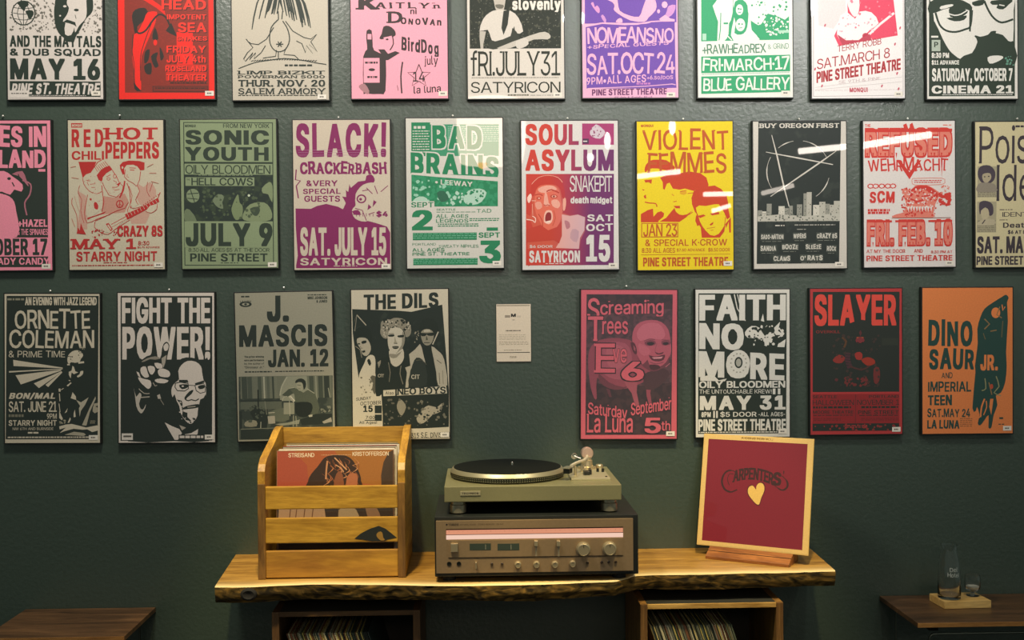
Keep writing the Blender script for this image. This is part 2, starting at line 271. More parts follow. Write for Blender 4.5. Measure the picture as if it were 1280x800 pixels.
((61,58,88,58,122,107,138,138,143,160,143,164,137,190,137,190,120,208,95,215,88,215,64,208,46,191,41,167,41,160,46,137,63,121,85,115,97,116,60,63),(91,193,104,189,112,181,115,178,118,164,114,149,103,138,93,135,80,138,72,147,69,150,66,164,69,178,80,189),),
((57,55,91,55,125,104,142,135,147,157,147,167,141,191,141,193,123,211,99,217,84,217,60,211,43,194,37,170,37,158,42,134,59,118,82,112,89,112,57,66),(91,189,100,187,111,176,114,164,111,152,100,141,93,139,83,141,75,150,73,152,70,163,73,176,83,187),),
((51,53,97,53,131,102,148,133,152,155,152,169,148,188,146,195,129,213,105,219,79,219,55,213,37,196,31,172,31,156,36,132,53,116,76,110,81,110,51,68),(92,142,89,143,78,154,76,164,78,174,89,185,91,185,95,185,105,174,107,164,107,162,105,154,94,143),)),
 ':': (((43,82,40,72,43,62,53,59,54,59,63,62,67,72,63,82,53,85),(43,163,40,153,43,144,53,140,63,144,67,154,63,163,54,167,53,167),),
((40,84,36,74,36,70,40,60,49,57,57,57,66,60,70,70,70,74,66,84,57,88,49,88),(40,165,36,156,36,151,40,141,50,137,57,137,66,142,70,151,70,156,66,165,57,169,49,169),),
((36,87,33,77,33,67,37,57,45,54,61,54,70,58,74,67,74,77,69,87,61,90,46,90),(36,168,33,158,33,148,37,139,46,135,61,135,70,139,74,148,74,158,69,168,61,172,45,172),),
((30,56,40,52,67,52,75,55,80,65,80,79,76,88,67,92,40,92,31,89,27,79,27,65),(31,170,27,160,27,146,31,137,41,133,66,133,76,137,80,146,80,160,75,170,67,174,40,174),)),
 'A': (((107,210,85,210,84,210,30,60,50,60,51,60,65,102,127,102,142,60,142,60,161,60),(95,194,102,172,121,118,71,118,83,154),),
((110,212,81,212,81,212,27,64,27,58,53,58,54,58,68,100,123,100,138,58,139,58,165,58,165,63,164,65),(95,181,103,157,116,121,75,121,83,143),),
((23,55,57,55,72,97,120,97,135,55,168,55,168,66,168,68,113,215,78,215,77,214,23,66),(95,166,110,125,110,123,81,124),),
((17,53,63,53,77,95,114,95,129,53,174,53,174,68,173,70,119,217,72,217,72,216,17,68),(95,148,103,125,88,126),)),
 'B': (((43,210,43,60,99,60,127,66,143,80,148,99,145,117,143,121,133,133,118,138,118,139,129,144,139,154,143,170,137,190,122,205,99,210),(62,128,99,128,115,124,126,114,130,101,128,91,122,83,97,77,62,77),(62,193,97,193,117,186,124,170,121,156,111,148,109,147,95,144,62,144),),
((39,212,39,58,102,58,131,63,147,78,152,97,152,104,147,122,136,135,126,138,133,142,141,150,143,153,146,168,146,173,141,193,125,207,101,212),(65,126,95,126,112,122,123,111,126,100,125,94,119,86,94,79,65,79),(65,191,93,191,114,184,120,170,117,158,107,150,105,149,92,147,65,147),),
((36,215,36,55,105,55,134,61,150,75,155,94,155,106,151,124,139,138,136,139,140,142,146,150,150,166,150,176,144,196,129,210,104,215),(69,123,91,123,109,119,119,109,122,100,121,96,115,88,90,82,69,82),(69,188,89,188,110,181,116,169,114,161,103,153,102,152,89,149,69,149),),
((30,217,30,53,111,53,140,59,156,73,161,92,161,108,157,126,145,140,152,148,155,164,155,178,150,198,135,212,110,217),(74,121,86,121,103,117,113,107,116,100,116,98,109,90,85,84,75,84),(75,186,84,186,105,179,109,168,108,163,97,154,83,151,75,151),)),
 'C': (((125,61,143,71,157,86,164,107,145,107,140,94,131,84,119,78,105,75,103,76,79,82,63,102,62,103,56,134,61,167,63,169,79,188,103,194,105,195,119,192,131,186,140,176,145,163,164,163,157,184,144,199,125,209,103,212,69,203,46,176,37,138,37,134,46,94,69,67,103,58),),
((147,202,129,211,109,215,100,215,66,205,42,179,34,139,34,130,42,92,66,65,100,56,109,56,129,59,147,69,161,84,168,104,167,110,142,110,137,96,134,93,127,86,115,80,105,78,83,85,65,105,59,135,65,164,66,166,83,185,105,192,115,190,127,184,137,174,142,160,167,160,168,166,161,186),),
((151,204,132,214,112,217,97,217,63,208,39,182,30,142,30,128,39,89,63,62,96,53,113,53,132,56,151,66,164,82,171,102,171,112,139,112,133,99,130,96,124,89,111,83,105,82,87,87,69,108,64,134,68,162,70,164,87,183,105,188,111,187,124,181,133,171,139,158,171,158,171,168,164,188),),
((157,206,138,216,118,219,91,219,57,210,33,184,24,144,24,126,33,87,57,60,91,51,119,51,138,54,156,64,170,80,177,100,177,114,133,114,128,101,125,98,118,91,107,85,106,85,92,89,75,109,75,110,70,135,74,160,92,181,106,185,107,185,118,179,125,172,128,169,133,156,177,156,177,170,170,190),)),
 'D': (((43,60,90,60,128,69,153,95,161,134,153,176,129,201,92,210,43,210),(62,77,62,193,91,193,119,186,137,166,143,134,137,104,121,86,118,83,88,77),),
((39,58,93,58,131,66,157,93,165,132,165,139,157,178,133,203,95,212,39,212),(65,79,65,191,88,191,115,184,134,164,139,135,133,106,117,88,115,86,85,79),),
((36,55,97,55,135,64,160,90,168,130,168,142,162,174,160,180,136,206,99,215,36,215),(69,82,69,188,84,188,112,182,130,161,135,137,135,134,130,109,114,90,111,88,81,82),),
((30,53,103,53,141,62,165,87,166,88,174,128,174,144,166,182,142,208,105,217,30,217),(75,84,74,186,79,186,106,180,108,178,125,159,129,135,124,111,106,91),)),
 'E': (((136,60,136,77,62,77,62,127,130,128,130,144,62,144,62,193,135,193,135,210,43,210,43,60),),
((139,58,139,79,65,80,65,125,133,125,133,147,65,147,65,191,138,191,138,212,39,212,39,58),),
((143,55,143,82,69,82,69,122,137,122,137,149,69,149,69,188,142,188,142,215,36,215,36,55),),
((30,53,149,53,149,84,74,84,75,120,143,120,143,151,75,151,74,186,147,186,147,217,30,217),)),
 'F': (((43,60,62,60,62,126,127,126,127,142,62,142,62,193,134,193,134,210,43,210),),
((39,58,65,58,65,123,130,124,130,144,65,144,65,191,137,191,137,212,39,212),),
((36,55,69,55,69,121,134,121,134,147,69,147,69,188,141,188,141,215,36,215),),
((30,53,74,53,75,119,140,119,139,149,74,149,74,186,147,186,147,217,30,217),)),
 'G': (((104,212,100,212,71,204,69,203,67,202,46,176,37,136,37,132,46,94,69,68,103,58,107,59,136,65,158,87,166,118,166,136,109,136,109,119,147,119,147,118,142,97,126,81,105,75,79,82,62,103,56,134,61,167,79,188,103,195,119,192,130,186,140,176,145,163,165,163,158,183,144,199,125,209),),
((129,211,107,215,99,215,65,205,42,179,34,139,34,130,42,92,66,65,100,56,110,56,139,63,161,84,169,116,169,138,105,138,105,117,143,116,139,99,123,83,103,79,83,85,65,105,59,135,65,164,83,185,104,192,115,190,127,184,136,174,142,160,168,160,168,165,161,185,147,201),),
((143,60,165,82,173,113,173,141,101,141,101,114,138,114,135,102,119,86,105,82,87,87,70,107,69,108,64,136,68,162,87,183,105,188,111,187,123,181,133,171,139,158,172,158,172,168,165,188,151,204,132,214,111,217,95,217,62,208,39,182,30,142,30,128,39,89,62,63,65,62,96,53,112,53),),
((57,61,91,51,118,51,149,58,171,80,179,111,179,143,96,143,96,112,131,112,129,104,113,88,106,86,103,86,92,89,75,109,75,110,70,135,74,160,92,181,105,185,107,185,117,179,127,169,133,156,177,156,178,170,171,190,157,206,138,216,117,219,90,219,56,210,33,184,24,144,24,126,33,87),)),
 'H': (((43,60,62,60,62,129,141,129,141,60,160,60,159,210,141,210,141,145,62,145,62,210,43,210),),
((39,58,65,58,65,126,137,126,137,58,163,58,163,212,137,212,137,147,65,147,65,212,39,212),),
((36,55,69,55,69,124,133,124,134,55,167,55,167,215,134,215,133,150,69,150,69,215,36,215),),
((30,53,74,53,75,122,128,122,128,53,172,53,172,217,128,217,128,152,75,152,74,217,30,217),)),
 'I': (((43,60,62,60,61,210,43,210),),
((39,58,65,58,65,212,39,212),),
((36,55,69,55,69,215,36,215),),
((30,53,74,53,74,217,30,217),)),
 'J': (((124,210,105,210,105,103,98,82,80,75,61,82,54,102,54,110,35,110,35,102,36,90,40,79,48,69,57,63,67,59,70,59,83,58,92,59,103,63,105,65,112,70,119,79,123,89,124,103),),
((127,212,102,212,102,105,95,84,80,78,65,84,57,105,57,113,32,113,32,100,33,88,37,76,45,67,53,60,63,57,74,56,86,56,95,57,106,60,109,62,115,67,123,77,126,87,128,100),),
((131,215,98,215,98,108,91,87,80,82,68,87,61,108,61,116,28,116,28,97,29,85,31,80,33,73,40,65,49,58,60,54,70,53,89,53,99,54,110,58,119,64,126,73,130,84,131,98),),
((137,217,93,217,93,110,85,89,79,87,74,89,67,110,67,118,22,118,22,95,24,82,28,71,35,62,43,56,54,52,65,51,95,51,105,52,116,56,125,62,131,71,136,82,137,96),)),
 'K': (((157,60,156,62,97,145,157,210,133,210,76,150,62,132,62,210,43,210,43,60,62,60,62,110,83,132,135,60),),
((160,58,160,63,159,65,102,145,160,207,160,212,129,212,73,152,65,142,65,212,39,212,39,58,65,58,65,107,83,126,131,58),),
((164,55,164,66,108,144,164,204,164,215,125,215,69,154,69,215,36,215,36,55,69,55,69,104,83,119,128,55),),
((169,53,170,68,118,140,115,144,169,202,170,217,120,217,75,168,74,217,30,217,30,53,74,53,74,102,82,110,122,53),)),
 'L': (((43,210,43,60,132,60,132,77,62,77,62,210),),
((39,212,39,58,135,58,135,79,65,80,65,212),),
((36,215,36,55,139,55,139,82,69,82,69,215),),
((30,217,30,53,145,53,145,84,74,84,74,217),)),
 'M': (((193,210,165,210,129,115,118,82,106,118,70,210,43,210,43,60,61,60,61,161,60,168,60,189,75,146,109,60,126,60,126,60,163,154,174,188,174,60,193,60),),
((196,212,162,212,125,118,118,95,118,96,110,120,73,212,39,212,39,58,64,58,64,165,72,144,106,58,129,58,130,58,163,144,171,164,170,58,196,58),),
((199,215,158,215,122,120,118,109,77,215,36,215,36,55,68,55,68,141,103,55,133,55,133,56,167,140,167,55,199,55),),
((205,217,153,217,118,127,115,134,83,217,30,217,30,53,74,53,74,110,97,53,139,53,161,109,161,53,205,53),)),
 'N': (((162,60,162,210,143,210,143,112,143,83,139,92,127,114,65,210,43,210,43,60,62,60,62,160,61,187,85,145,138,61,139,60),),
((165,58,165,212,139,212,139,99,130,116,69,212,39,212,39,58,65,58,65,171,82,142,135,58,136,58),),
((169,55,169,215,136,215,135,115,72,215,36,215,36,55,69,55,69,155,78,140,131,56,132,55),),
((175,217,130,217,130,135,78,217,30,217,30,53,74,53,75,135,127,53,175,53),)),
 'O': (((103,212,69,203,46,176,37,138,37,134,46,94,67,69,71,67,103,58,105,58,138,67,160,92,162,95,170,132,171,136,162,176,141,200,138,203,136,204),(103,75,79,82,63,102,62,103,56,136,62,167,63,168,79,188,104,195,128,188,145,168,152,134,145,102,128,82),),
((141,65,165,92,174,130,174,139,165,179,141,205,113,213,107,215,100,215,66,205,42,179,34,140,34,131,42,92,64,67,67,64,99,56,108,56),(103,79,83,85,66,104,65,105,60,134,60,136,65,165,66,166,83,185,104,191,125,185,142,166,148,136,148,134,142,104,125,85),),
((145,62,169,89,178,128,178,142,169,182,145,208,111,217,96,217,63,208,39,182,30,143,30,128,39,89,63,62,95,53,111,53),(103,82,87,87,70,107,69,108,64,136,69,162,70,163,87,183,104,188,121,183,138,163,144,134,138,107,121,87),),
((151,60,175,87,183,126,183,144,175,184,151,210,117,219,91,219,57,210,33,184,24,144,24,126,33,87,57,60,90,51,117,51),(104,184,115,181,133,161,138,135,133,109,115,89,103,86,92,89,75,109,75,110,70,135,75,160,75,161,92,181),)),
 'P': (((43,60,62,60,62,115,95,115,122,121,123,121,140,139,145,162,145,164,140,187,123,204,95,210,43,210),(62,131,62,193,95,193,111,190,113,189,124,178,127,163,124,148,124,147,113,136,93,131),),
((39,58,65,58,65,113,99,113,125,119,126,119,144,136,149,159,149,166,144,189,127,206,99,212,39,212),(65,134,65,191,91,191,108,187,109,187,120,176,123,164,123,161,120,149,110,138,90,134),),
((36,55,69,55,69,110,103,110,129,116,130,116,147,134,152,156,152,169,147,192,130,209,102,215,36,215),(69,136,69,188,88,188,105,185,105,184,117,174,119,164,117,152,106,141,87,136),),
((30,53,74,53,74,108,108,108,135,114,135,114,153,132,158,154,158,171,157,174,153,194,136,211,108,217,30,217),(75,138,74,186,82,186,100,182,111,172,113,163,111,154,100,142,81,138),)),
 'Q': (((163,46,143,72,145,74,162,94,171,134,170,138,162,176,141,200,138,203,136,204,103,212,69,203,45,176,37,136,37,134,46,94,69,67,103,58,105,58,129,65,143,46),(103,195,128,188,145,168,152,136,146,103,133,87,117,107,98,107,118,80,104,75,79,82,63,102,62,103,56,134,62,167,63,168,79,188),),
((167,43,167,48,148,72,165,92,174,131,174,139,165,179,141,205,113,213,107,215,100,215,66,205,42,179,34,140,34,131,42,92,66,65,99,56,108,56,127,61,140,43),(103,191,125,185,142,166,148,136,148,134,142,105,133,94,121,110,94,110,94,105,112,81,104,79,83,85,66,104,65,105,60,134,60,136,65,165,66,166,83,185),),
((170,41,170,51,154,72,154,72,169,89,178,128,178,142,169,182,145,208,111,217,96,217,63,208,39,182,30,143,30,128,39,89,63,62,95,53,111,53,125,57,136,41),(104,188,121,183,138,163,144,134,139,108,133,101,124,112,91,112,91,102,105,83,103,82,87,87,70,107,69,108,64,136,69,162,70,163,87,183),),
((176,39,176,53,162,72,175,87,183,126,183,144,175,184,151,210,117,219,91,219,57,210,33,184,24,144,24,126,33,87,57,60,90,51,117,51,121,52,131,39),(93,89,91,91,75,110,70,135,75,160,75,161,92,181,104,184,115,181,133,161,138,135,133,110,130,114,85,114,85,100),)),
 'R': (((43,210,43,60,62,60,62,118,95,118,97,119,129,60,151,60,117,122,117,123,123,124,140,140,146,163,140,188,123,204,95,210),(62,193,95,193,113,190,124,179,124,178,127,165,127,162,124,148,113,138,95,136,62,136),),
((39,212,39,58,65,58,65,116,95,116,126,58,155,58,155,62,154,64,122,121,127,122,144,138,149,161,149,167,144,190,127,207,99,212),(65,191,91,191,109,188,120,177,121,176,123,164,120,151,109,141,92,138,65,138),),
((36,215,36,55,69,55,69,113,91,113,123,55,158,55,158,65,129,118,129,119,130,119,147,136,153,158,153,170,147,193,130,209,103,215),(69,188,88,188,106,185,117,174,119,164,117,154,105,143,89,141,69,141),),
((30,217,30,53,74,53,74,111,85,111,117,53,164,53,164,67,136,118,153,134,159,156,159,172,153,195,136,211,108,217),(75,186,82,186,100,183,111,172,113,164,111,156,101,146,83,143,74,143),)),
 'S': (((93,212,65,207,47,192,40,170,43,156,51,145,79,131,97,126,111,121,122,113,123,112,127,102,127,100,123,88,109,78,91,75,76,77,73,77,62,86,56,100,36,100,44,78,47,75,63,63,90,58,121,63,139,79,145,100,145,102,141,118,130,131,117,138,76,151,64,158,63,160,59,170,63,183,75,192,91,195,114,189,121,182,125,172,143,172,137,192,135,193,119,207),),
((122,209,97,215,88,215,62,209,43,194,37,172,37,167,39,154,46,144,47,143,76,128,94,123,109,118,120,110,123,102,119,90,107,81,105,80,89,78,77,79,65,88,59,102,33,102,33,97,40,76,60,60,87,55,95,55,123,60,142,76,149,98,149,104,148,107,145,120,143,123,133,133,121,140,105,145,92,149,77,154,67,161,63,171,66,181,67,182,78,190,91,192,111,187,118,179,121,169,146,169,146,174,140,194),),
((125,212,100,217,85,217,59,212,40,197,33,175,33,164,36,151,43,142,44,140,73,126,90,121,106,115,116,107,118,102,116,92,115,91,103,83,91,81,81,82,69,91,63,105,29,105,29,94,37,73,57,58,83,53,99,53,112,55,128,58,146,74,152,95,152,107,148,124,137,136,124,143,109,148,96,151,81,157,70,164,68,172,70,178,81,187,91,189,107,184,114,176,118,167,150,167,150,177,144,197),),
((131,214,106,219,79,219,53,214,34,199,28,177,28,162,30,149,37,140,38,138,67,124,85,119,100,113,109,106,111,105,112,102,110,94,109,93,97,85,89,84,86,84,74,93,69,107,24,107,24,92,31,71,49,56,77,51,105,51,133,56,152,72,158,93,158,109,154,126,146,134,141,139,130,145,89,158,77,165,76,166,74,172,75,176,77,177,87,185,89,186,101,182,109,174,112,165,155,165,156,179,150,198,148,200),)),
 'T': (((82,60,101,60,101,193,148,193,148,210,34,210,35,193,82,193),),
((79,58,104,58,104,191,151,191,151,212,31,212,31,191,78,191),),
((75,55,108,55,108,188,155,188,155,215,27,215,27,188,75,188),),
((69,53,113,53,113,186,161,186,161,217,22,217,22,186,69,186),)),
 'U': (((160,210,141,210,141,112,136,94,123,80,102,75,81,80,66,94,62,112,62,210,43,210,43,111,50,84,71,65,101,58,129,64,133,65,153,84,160,111),),
((163,212,137,212,137,114,133,97,133,96,119,82,101,78,84,82,69,97,65,114,65,212,39,212,39,109,46,82,67,62,97,55,107,56,136,62,156,82,164,109),),
((167,215,134,215,134,117,129,98,115,85,102,82,87,85,73,100,69,117,69,215,36,215,36,106,43,79,63,60,93,53,109,53,139,60,160,79,167,106),),
((173,217,128,217,128,119,123,100,110,87,103,85,93,87,79,101,74,119,74,217,30,217,30,104,37,77,58,58,88,51,115,51,145,58,165,77,173,104),)),
 'V': (((30,210,85,60,85,60,107,60,161,210,141,210,141,210,114,129,104,102,96,76,89,102,50,210),),
((26,212,27,206,82,58,82,58,110,58,164,205,165,207,165,212,138,212,138,212,110,132,101,105,96,89,92,104,53,212),),
((23,215,23,204,78,56,79,55,114,55,168,202,168,204,168,215,135,215,134,214,96,104,57,215),),
((17,217,17,202,72,54,73,53,119,53,174,202,174,217,129,217,128,216,96,123,63,217),)),
 'W': (((223,210,203,210,203,209,180,120,172,88,171,79,162,118,137,210,115,210,92,120,82,77,77,104,74,116,49,210,30,210,71,60,93,60,118,152,126,189,134,154,159,61,160,60,181,60),),
((26,212,27,206,68,58,96,58,122,150,126,170,130,152,156,58,185,58,226,206,226,212,200,212,200,212,170,97,165,120,141,212,112,212,88,123,82,96,77,121,53,212),),
((23,215,23,204,64,55,100,55,126,151,153,55,189,55,230,204,229,215,196,215,170,115,144,215,108,215,82,116,56,215),),
((17,217,17,202,59,53,106,53,126,128,147,53,194,53,235,202,235,217,191,217,170,140,150,217,103,217,82,140,62,217),)),
 'X': (((31,60,52,60,77,95,92,118,95,124,104,108,138,60,160,60,106,137,107,139,157,210,135,210,104,166,95,150,86,166,55,210,34,210,84,136),),
((27,58,55,58,95,116,108,96,135,58,163,58,163,62,111,137,111,138,113,141,160,208,160,212,132,212,106,175,95,158,85,174,59,212,31,212,31,207,77,140,79,136,27,62),),
((23,55,59,55,95,107,104,94,131,55,167,55,167,65,117,137,164,205,163,215,129,215,106,183,95,167,63,215,27,215,27,204,74,137,23,65),),
((18,53,65,53,95,97,125,53,172,53,172,67,124,137,169,203,169,217,123,217,95,178,94,180,68,217,21,217,22,202,65,140,67,136,18,67),)),
 'Y': (((85,60,104,60,104,121,159,210,138,210,137,210,107,161,98,144,95,137,90,147,83,160,52,210,30,210,85,122),),
((82,58,107,58,107,119,163,208,163,212,135,212,106,167,95,146,86,162,55,212,26,212,26,208,82,119),),
((79,55,111,55,111,116,167,205,167,215,131,215,102,170,95,156,59,215,23,215,23,205,78,116),),
((73,53,117,53,117,114,172,203,172,217,125,217,95,168,65,217,17,217,17,203,73,114),)),
 'Z': (((37,210,37,193,120,194,106,174,38,74,37,60,143,60,143,77,59,76,75,98,142,196,142,210),),
((146,58,146,79,66,79,78,96,145,194,145,212,33,212,33,191,113,191,102,176,34,76,34,58),),
((150,55,150,82,74,82,149,191,149,215,30,215,30,188,106,188,99,179,31,79,30,55),),
((155,53,155,84,83,84,154,189,155,217,24,217,24,186,97,186,25,81,25,53),)),
 'a': (((124,60,124,134,120,154,119,156,109,166,96,172,92,173,81,173,65,171,48,162,37,147,37,146,55,141,60,149,69,155,77,157,84,157,96,155,104,147,106,135,103,129,94,127,79,125,63,122,48,117,38,107,34,93,34,91,39,73,53,61,73,58,89,61,99,67,104,74,106,75,107,60),(106,116,106,100,103,88,92,77,76,74,74,74,63,75,55,82,52,90,52,92,56,102,65,107,79,110,97,113,102,114),),
((127,58,128,137,124,156,123,158,113,169,99,175,88,176,77,176,61,173,45,165,34,150,34,144,51,139,58,139,63,146,72,152,83,155,93,153,100,145,102,136,100,131,91,129,76,128,60,125,45,120,35,110,31,95,31,88,36,71,50,59,68,55,77,55,91,58,103,65,103,58),(103,111,103,102,100,90,89,79,76,77,73,77,66,78,58,84,56,91,59,98,61,100,69,105,82,108),),
((131,55,131,140,127,159,126,160,117,171,102,177,91,178,74,178,58,176,41,167,30,152,30,141,47,136,61,136,67,144,77,150,83,151,89,150,97,142,98,137,97,134,87,132,73,130,56,127,42,123,31,112,27,98,27,86,32,68,46,56,65,53,80,53,95,55,99,58,99,55),(99,106,96,93,85,82,74,80,72,80,70,81,62,86,61,90,63,96,71,101,85,105,97,107),),
((137,53,137,142,133,161,132,162,122,173,108,179,97,180,68,180,53,178,35,169,24,154,25,139,41,134,67,134,73,142,83,148,91,140,92,138,91,136,81,134,67,132,54,130,36,125,25,114,21,100,21,84,26,66,41,54,59,51,86,51,97,53),(92,103,90,95,79,84,75,83,68,88,67,90,68,94,77,99,88,102),)),
 'b': (((41,210,40,60,58,60,58,77,60,77,67,69,75,61,77,61,93,58,117,65,133,84,135,86,140,114,140,117,134,146,117,166,93,173,76,170,66,162,60,154,59,154,59,210),(89,74,73,79,71,81,62,94,58,116,62,138,72,151,73,152,75,153,89,157,91,157,108,152,118,138,122,116,118,94,108,80),),
((37,212,37,58,61,58,61,68,63,66,73,59,89,55,97,55,121,62,137,81,138,82,138,86,143,112,143,120,138,148,121,169,97,176,89,176,73,172,62,164,62,212),(89,77,77,81,66,96,62,114,62,118,65,135,75,149,77,150,91,154,104,150,115,135,118,118,118,114,115,96,105,82),),
((33,215,33,55,65,55,65,59,65,59,69,56,85,53,101,53,125,60,141,80,147,109,147,122,141,151,124,171,101,178,85,178,69,175,66,173,66,215),(89,81,80,84,69,99,66,118,68,132,69,134,80,147,91,150,101,147,111,132,114,115,111,99,103,88,101,84,91,81),),
((28,217,28,53,69,53,79,51,106,51,130,58,147,78,153,107,153,124,147,153,130,173,106,180,79,180,71,179,71,217),(89,85,86,86,85,86,75,101,72,118,74,130,85,144,86,145,90,147,95,145,106,130,108,115,106,101,95,87),)),
 'c': (((115,165,102,172,88,173,81,172,59,166,42,146,35,116,36,112,41,86,59,65,86,58,101,60,115,66,126,76,132,90,116,95,114,94,111,86,105,79,97,75,86,74,68,79,57,94,53,115,57,136,68,152,86,157,88,157,97,156,105,152,111,146,114,137,132,141,126,155),),
((119,168,105,174,91,176,83,176,56,169,38,149,32,118,32,110,38,84,56,62,83,55,91,55,102,57,107,58,119,64,129,74,135,87,135,92,119,97,111,97,108,88,101,82,93,78,87,77,71,82,60,97,57,115,60,134,68,145,71,149,86,154,88,154,92,154,101,149,107,143,111,135,118,135,135,139,135,144,129,157),),
((122,170,109,177,95,178,79,178,52,171,35,152,28,121,28,110,34,81,52,60,79,53,97,53,109,55,122,61,133,72,139,84,139,95,123,100,108,100,104,91,97,84,89,80,87,80,75,84,64,100,61,114,61,117,64,131,72,142,75,147,89,151,97,147,104,140,107,132,121,132,139,136,139,146,133,160),),
((128,172,115,179,113,179,101,180,73,180,47,173,29,154,22,123,22,108,29,79,47,58,73,51,100,51,115,53,124,57,128,59,139,70,144,82,144,97,129,102,102,102,99,93,92,86,87,84,81,86,70,102,67,114,67,117,70,130,81,145,87,147,92,145,98,138,101,130,127,130,145,134,145,148,138,162),)),
 'd': (((135,210,117,210,117,154,115,155,109,163,100,170,82,173,58,166,41,147,35,116,41,86,58,65,83,58,87,58,99,61,108,68,115,77,117,77,117,60,135,60),(86,74,68,80,57,95,53,115,57,137,67,151,68,152,85,157,101,153,103,152,104,151,114,137,117,118,117,114,114,94,105,81,103,79),),
((138,212,113,212,113,165,103,172,87,176,79,176,55,169,38,149,32,118,32,113,37,85,38,82,55,62,79,55,87,55,103,59,113,68,114,58,138,58),(86,77,71,82,61,96,57,116,60,134,61,136,71,150,85,154,99,150,101,148,110,135,113,118,110,96,99,81),),
((142,215,110,215,109,173,106,175,91,178,75,178,51,171,34,152,28,121,28,108,34,80,51,60,75,53,91,53,106,56,110,59,110,55,142,55),(87,81,85,81,75,84,73,88,64,100,61,114,61,118,64,133,75,147,85,150,95,147,98,144,107,132,109,117,107,99,95,84),),
((147,217,104,217,104,179,97,180,69,180,46,174,29,154,22,123,23,106,28,78,45,58,70,51,96,51,106,53,148,53),(87,85,81,86,70,100,67,114,67,118,70,131,79,144,81,145,85,147,90,145,101,131,103,117,101,101,91,87,90,86),)),
 'e': (((87,173,84,173,59,166,41,145,35,114,41,85,59,65,89,58,108,61,124,72,132,86,115,91,110,82,100,75,87,74,71,78,57,92,54,110,135,110,135,117,131,144,120,160,104,170),(54,125,57,139,66,151,69,153,85,157,88,157,103,152,113,139,116,125),),
((56,169,38,148,32,118,32,112,38,82,56,62,57,62,83,55,92,55,111,59,128,70,136,84,135,89,119,94,112,94,106,83,97,78,87,77,73,81,63,91,61,94,58,108,138,108,138,120,134,146,123,163,106,173,90,176,82,176),(58,128,60,138,70,148,72,151,85,154,87,154,99,150,110,137,111,128,111,127),),
((52,171,34,150,28,120,28,110,35,80,52,60,53,59,80,53,95,53,115,56,131,67,139,81,139,92,123,96,109,96,102,86,93,80,89,80,77,83,64,96,63,105,142,105,142,122,138,148,126,166,110,176,94,178,78,178),(63,130,64,135,75,148,85,150,87,150,95,148,105,135,107,131,107,130),),
((47,173,29,152,22,122,22,108,29,78,47,58,74,51,101,51,121,54,137,65,145,79,145,94,129,98,103,98,97,88,90,84,88,84,83,85,70,98,69,102,69,103,148,104,148,124,144,149,143,150,133,167,117,177,99,180,73,180),(69,132,81,146,85,147,90,146,100,132),)),
 'f': (((49,60,67,60,67,157,92,157,92,172,67,172,67,184,71,196,82,200,92,198,96,214,91,215,79,216,65,213,53,203,49,188,49,172,27,172,27,157,49,157),),
((45,58,70,58,70,154,96,155,96,174,71,175,70,182,74,194,83,197,85,197,88,196,96,196,100,210,100,216,97,217,87,219,76,219,62,215,50,205,45,190,45,175,23,174,23,155,45,154),),
((42,55,74,55,74,152,99,152,99,177,74,177,74,179,77,191,84,193,99,194,103,208,103,219,98,220,90,221,72,221,58,218,46,208,42,193,42,178,20,177,20,152,42,152),),
((36,53,80,53,80,150,105,150,105,179,80,180,83,189,90,191,105,192,109,206,109,221,103,222,96,223,67,223,53,220,40,210,36,195,36,180,14,179,14,150,36,150),)),
 'g': (((135,172,118,172,118,154,116,154,111,162,100,170,82,173,58,166,41,147,35,117,41,90,41,87,42,86,58,68,81,61,92,63,99,65,109,72,115,80,117,80,117,57,115,47,108,37,86,31,71,34,61,40,55,48,40,40,48,29,50,27,55,24,57,23,115,23,128,34,135,58),(85,157,87,157,103,152,114,138,117,118,117,115,113,96,103,82,85,78,68,83,57,96,53,116,57,137,63,145,69,152),),
((138,175,115,175,114,163,113,165,103,172,87,176,79,176,55,169,38,149,32,120,32,114,38,84,53,67,55,65,78,59,87,59,103,62,114,71,114,59,112,49,105,40,86,34,75,36,65,43,59,50,51,50,37,42,37,36,47,25,49,23,121,23,132,31,138,56),(85,154,87,154,100,150,110,136,113,118,110,98,99,85,86,81,71,85,61,97,60,99,57,116,60,134,61,136,72,150),),
((142,177,111,177,111,172,107,175,91,178,75,178,51,171,34,152,28,122,28,111,34,82,35,80,51,63,74,56,91,56,107,60,110,62,108,52,101,42,85,38,79,39,75,41,68,45,62,53,48,53,46,52,33,44,33,34,41,23,129,23,135,28,142,53),(85,150,96,147,106,134,109,117,106,100,96,87,86,85,75,87,65,100,64,102,61,115,64,132,65,134,75,147),),
((147,179,105,179,105,178,97,180,69,180,45,173,28,154,22,124,22,109,29,80,45,61,66,55,42,55,27,47,27,32,34,23,137,23,141,26,148,51),(69,54,96,54,103,56,101,52,95,44,84,41,83,41,74,47),(85,147,91,145,101,132,103,117,101,102,90,89,85,88,81,89,70,103,67,115,67,118,70,130,80,144,81,145),)),
 'h': (((131,60,131,132,125,154,113,169,92,173,70,167,59,151,59,210,41,210,40,60,59,60,59,128,62,143,73,154,85,157,88,157,97,155,105,150,112,130,112,60),),
((37,212,37,58,62,58,62,125,65,140,76,152,88,154,94,153,102,148,109,128,109,58,134,58,134,134,129,157,116,171,97,176,89,176,67,169,62,163,62,212),),
((33,215,33,55,66,55,66,122,69,136,69,138,79,149,86,151,89,151,91,150,98,145,105,125,105,55,137,55,138,136,132,160,119,174,100,178,85,178,66,173,66,215),),
((28,217,28,53,71,53,71,120,75,136,85,147,86,147,93,143,100,123,100,53,143,53,143,138,138,162,125,176,121,177,106,180,79,180,71,178,71,217),)),
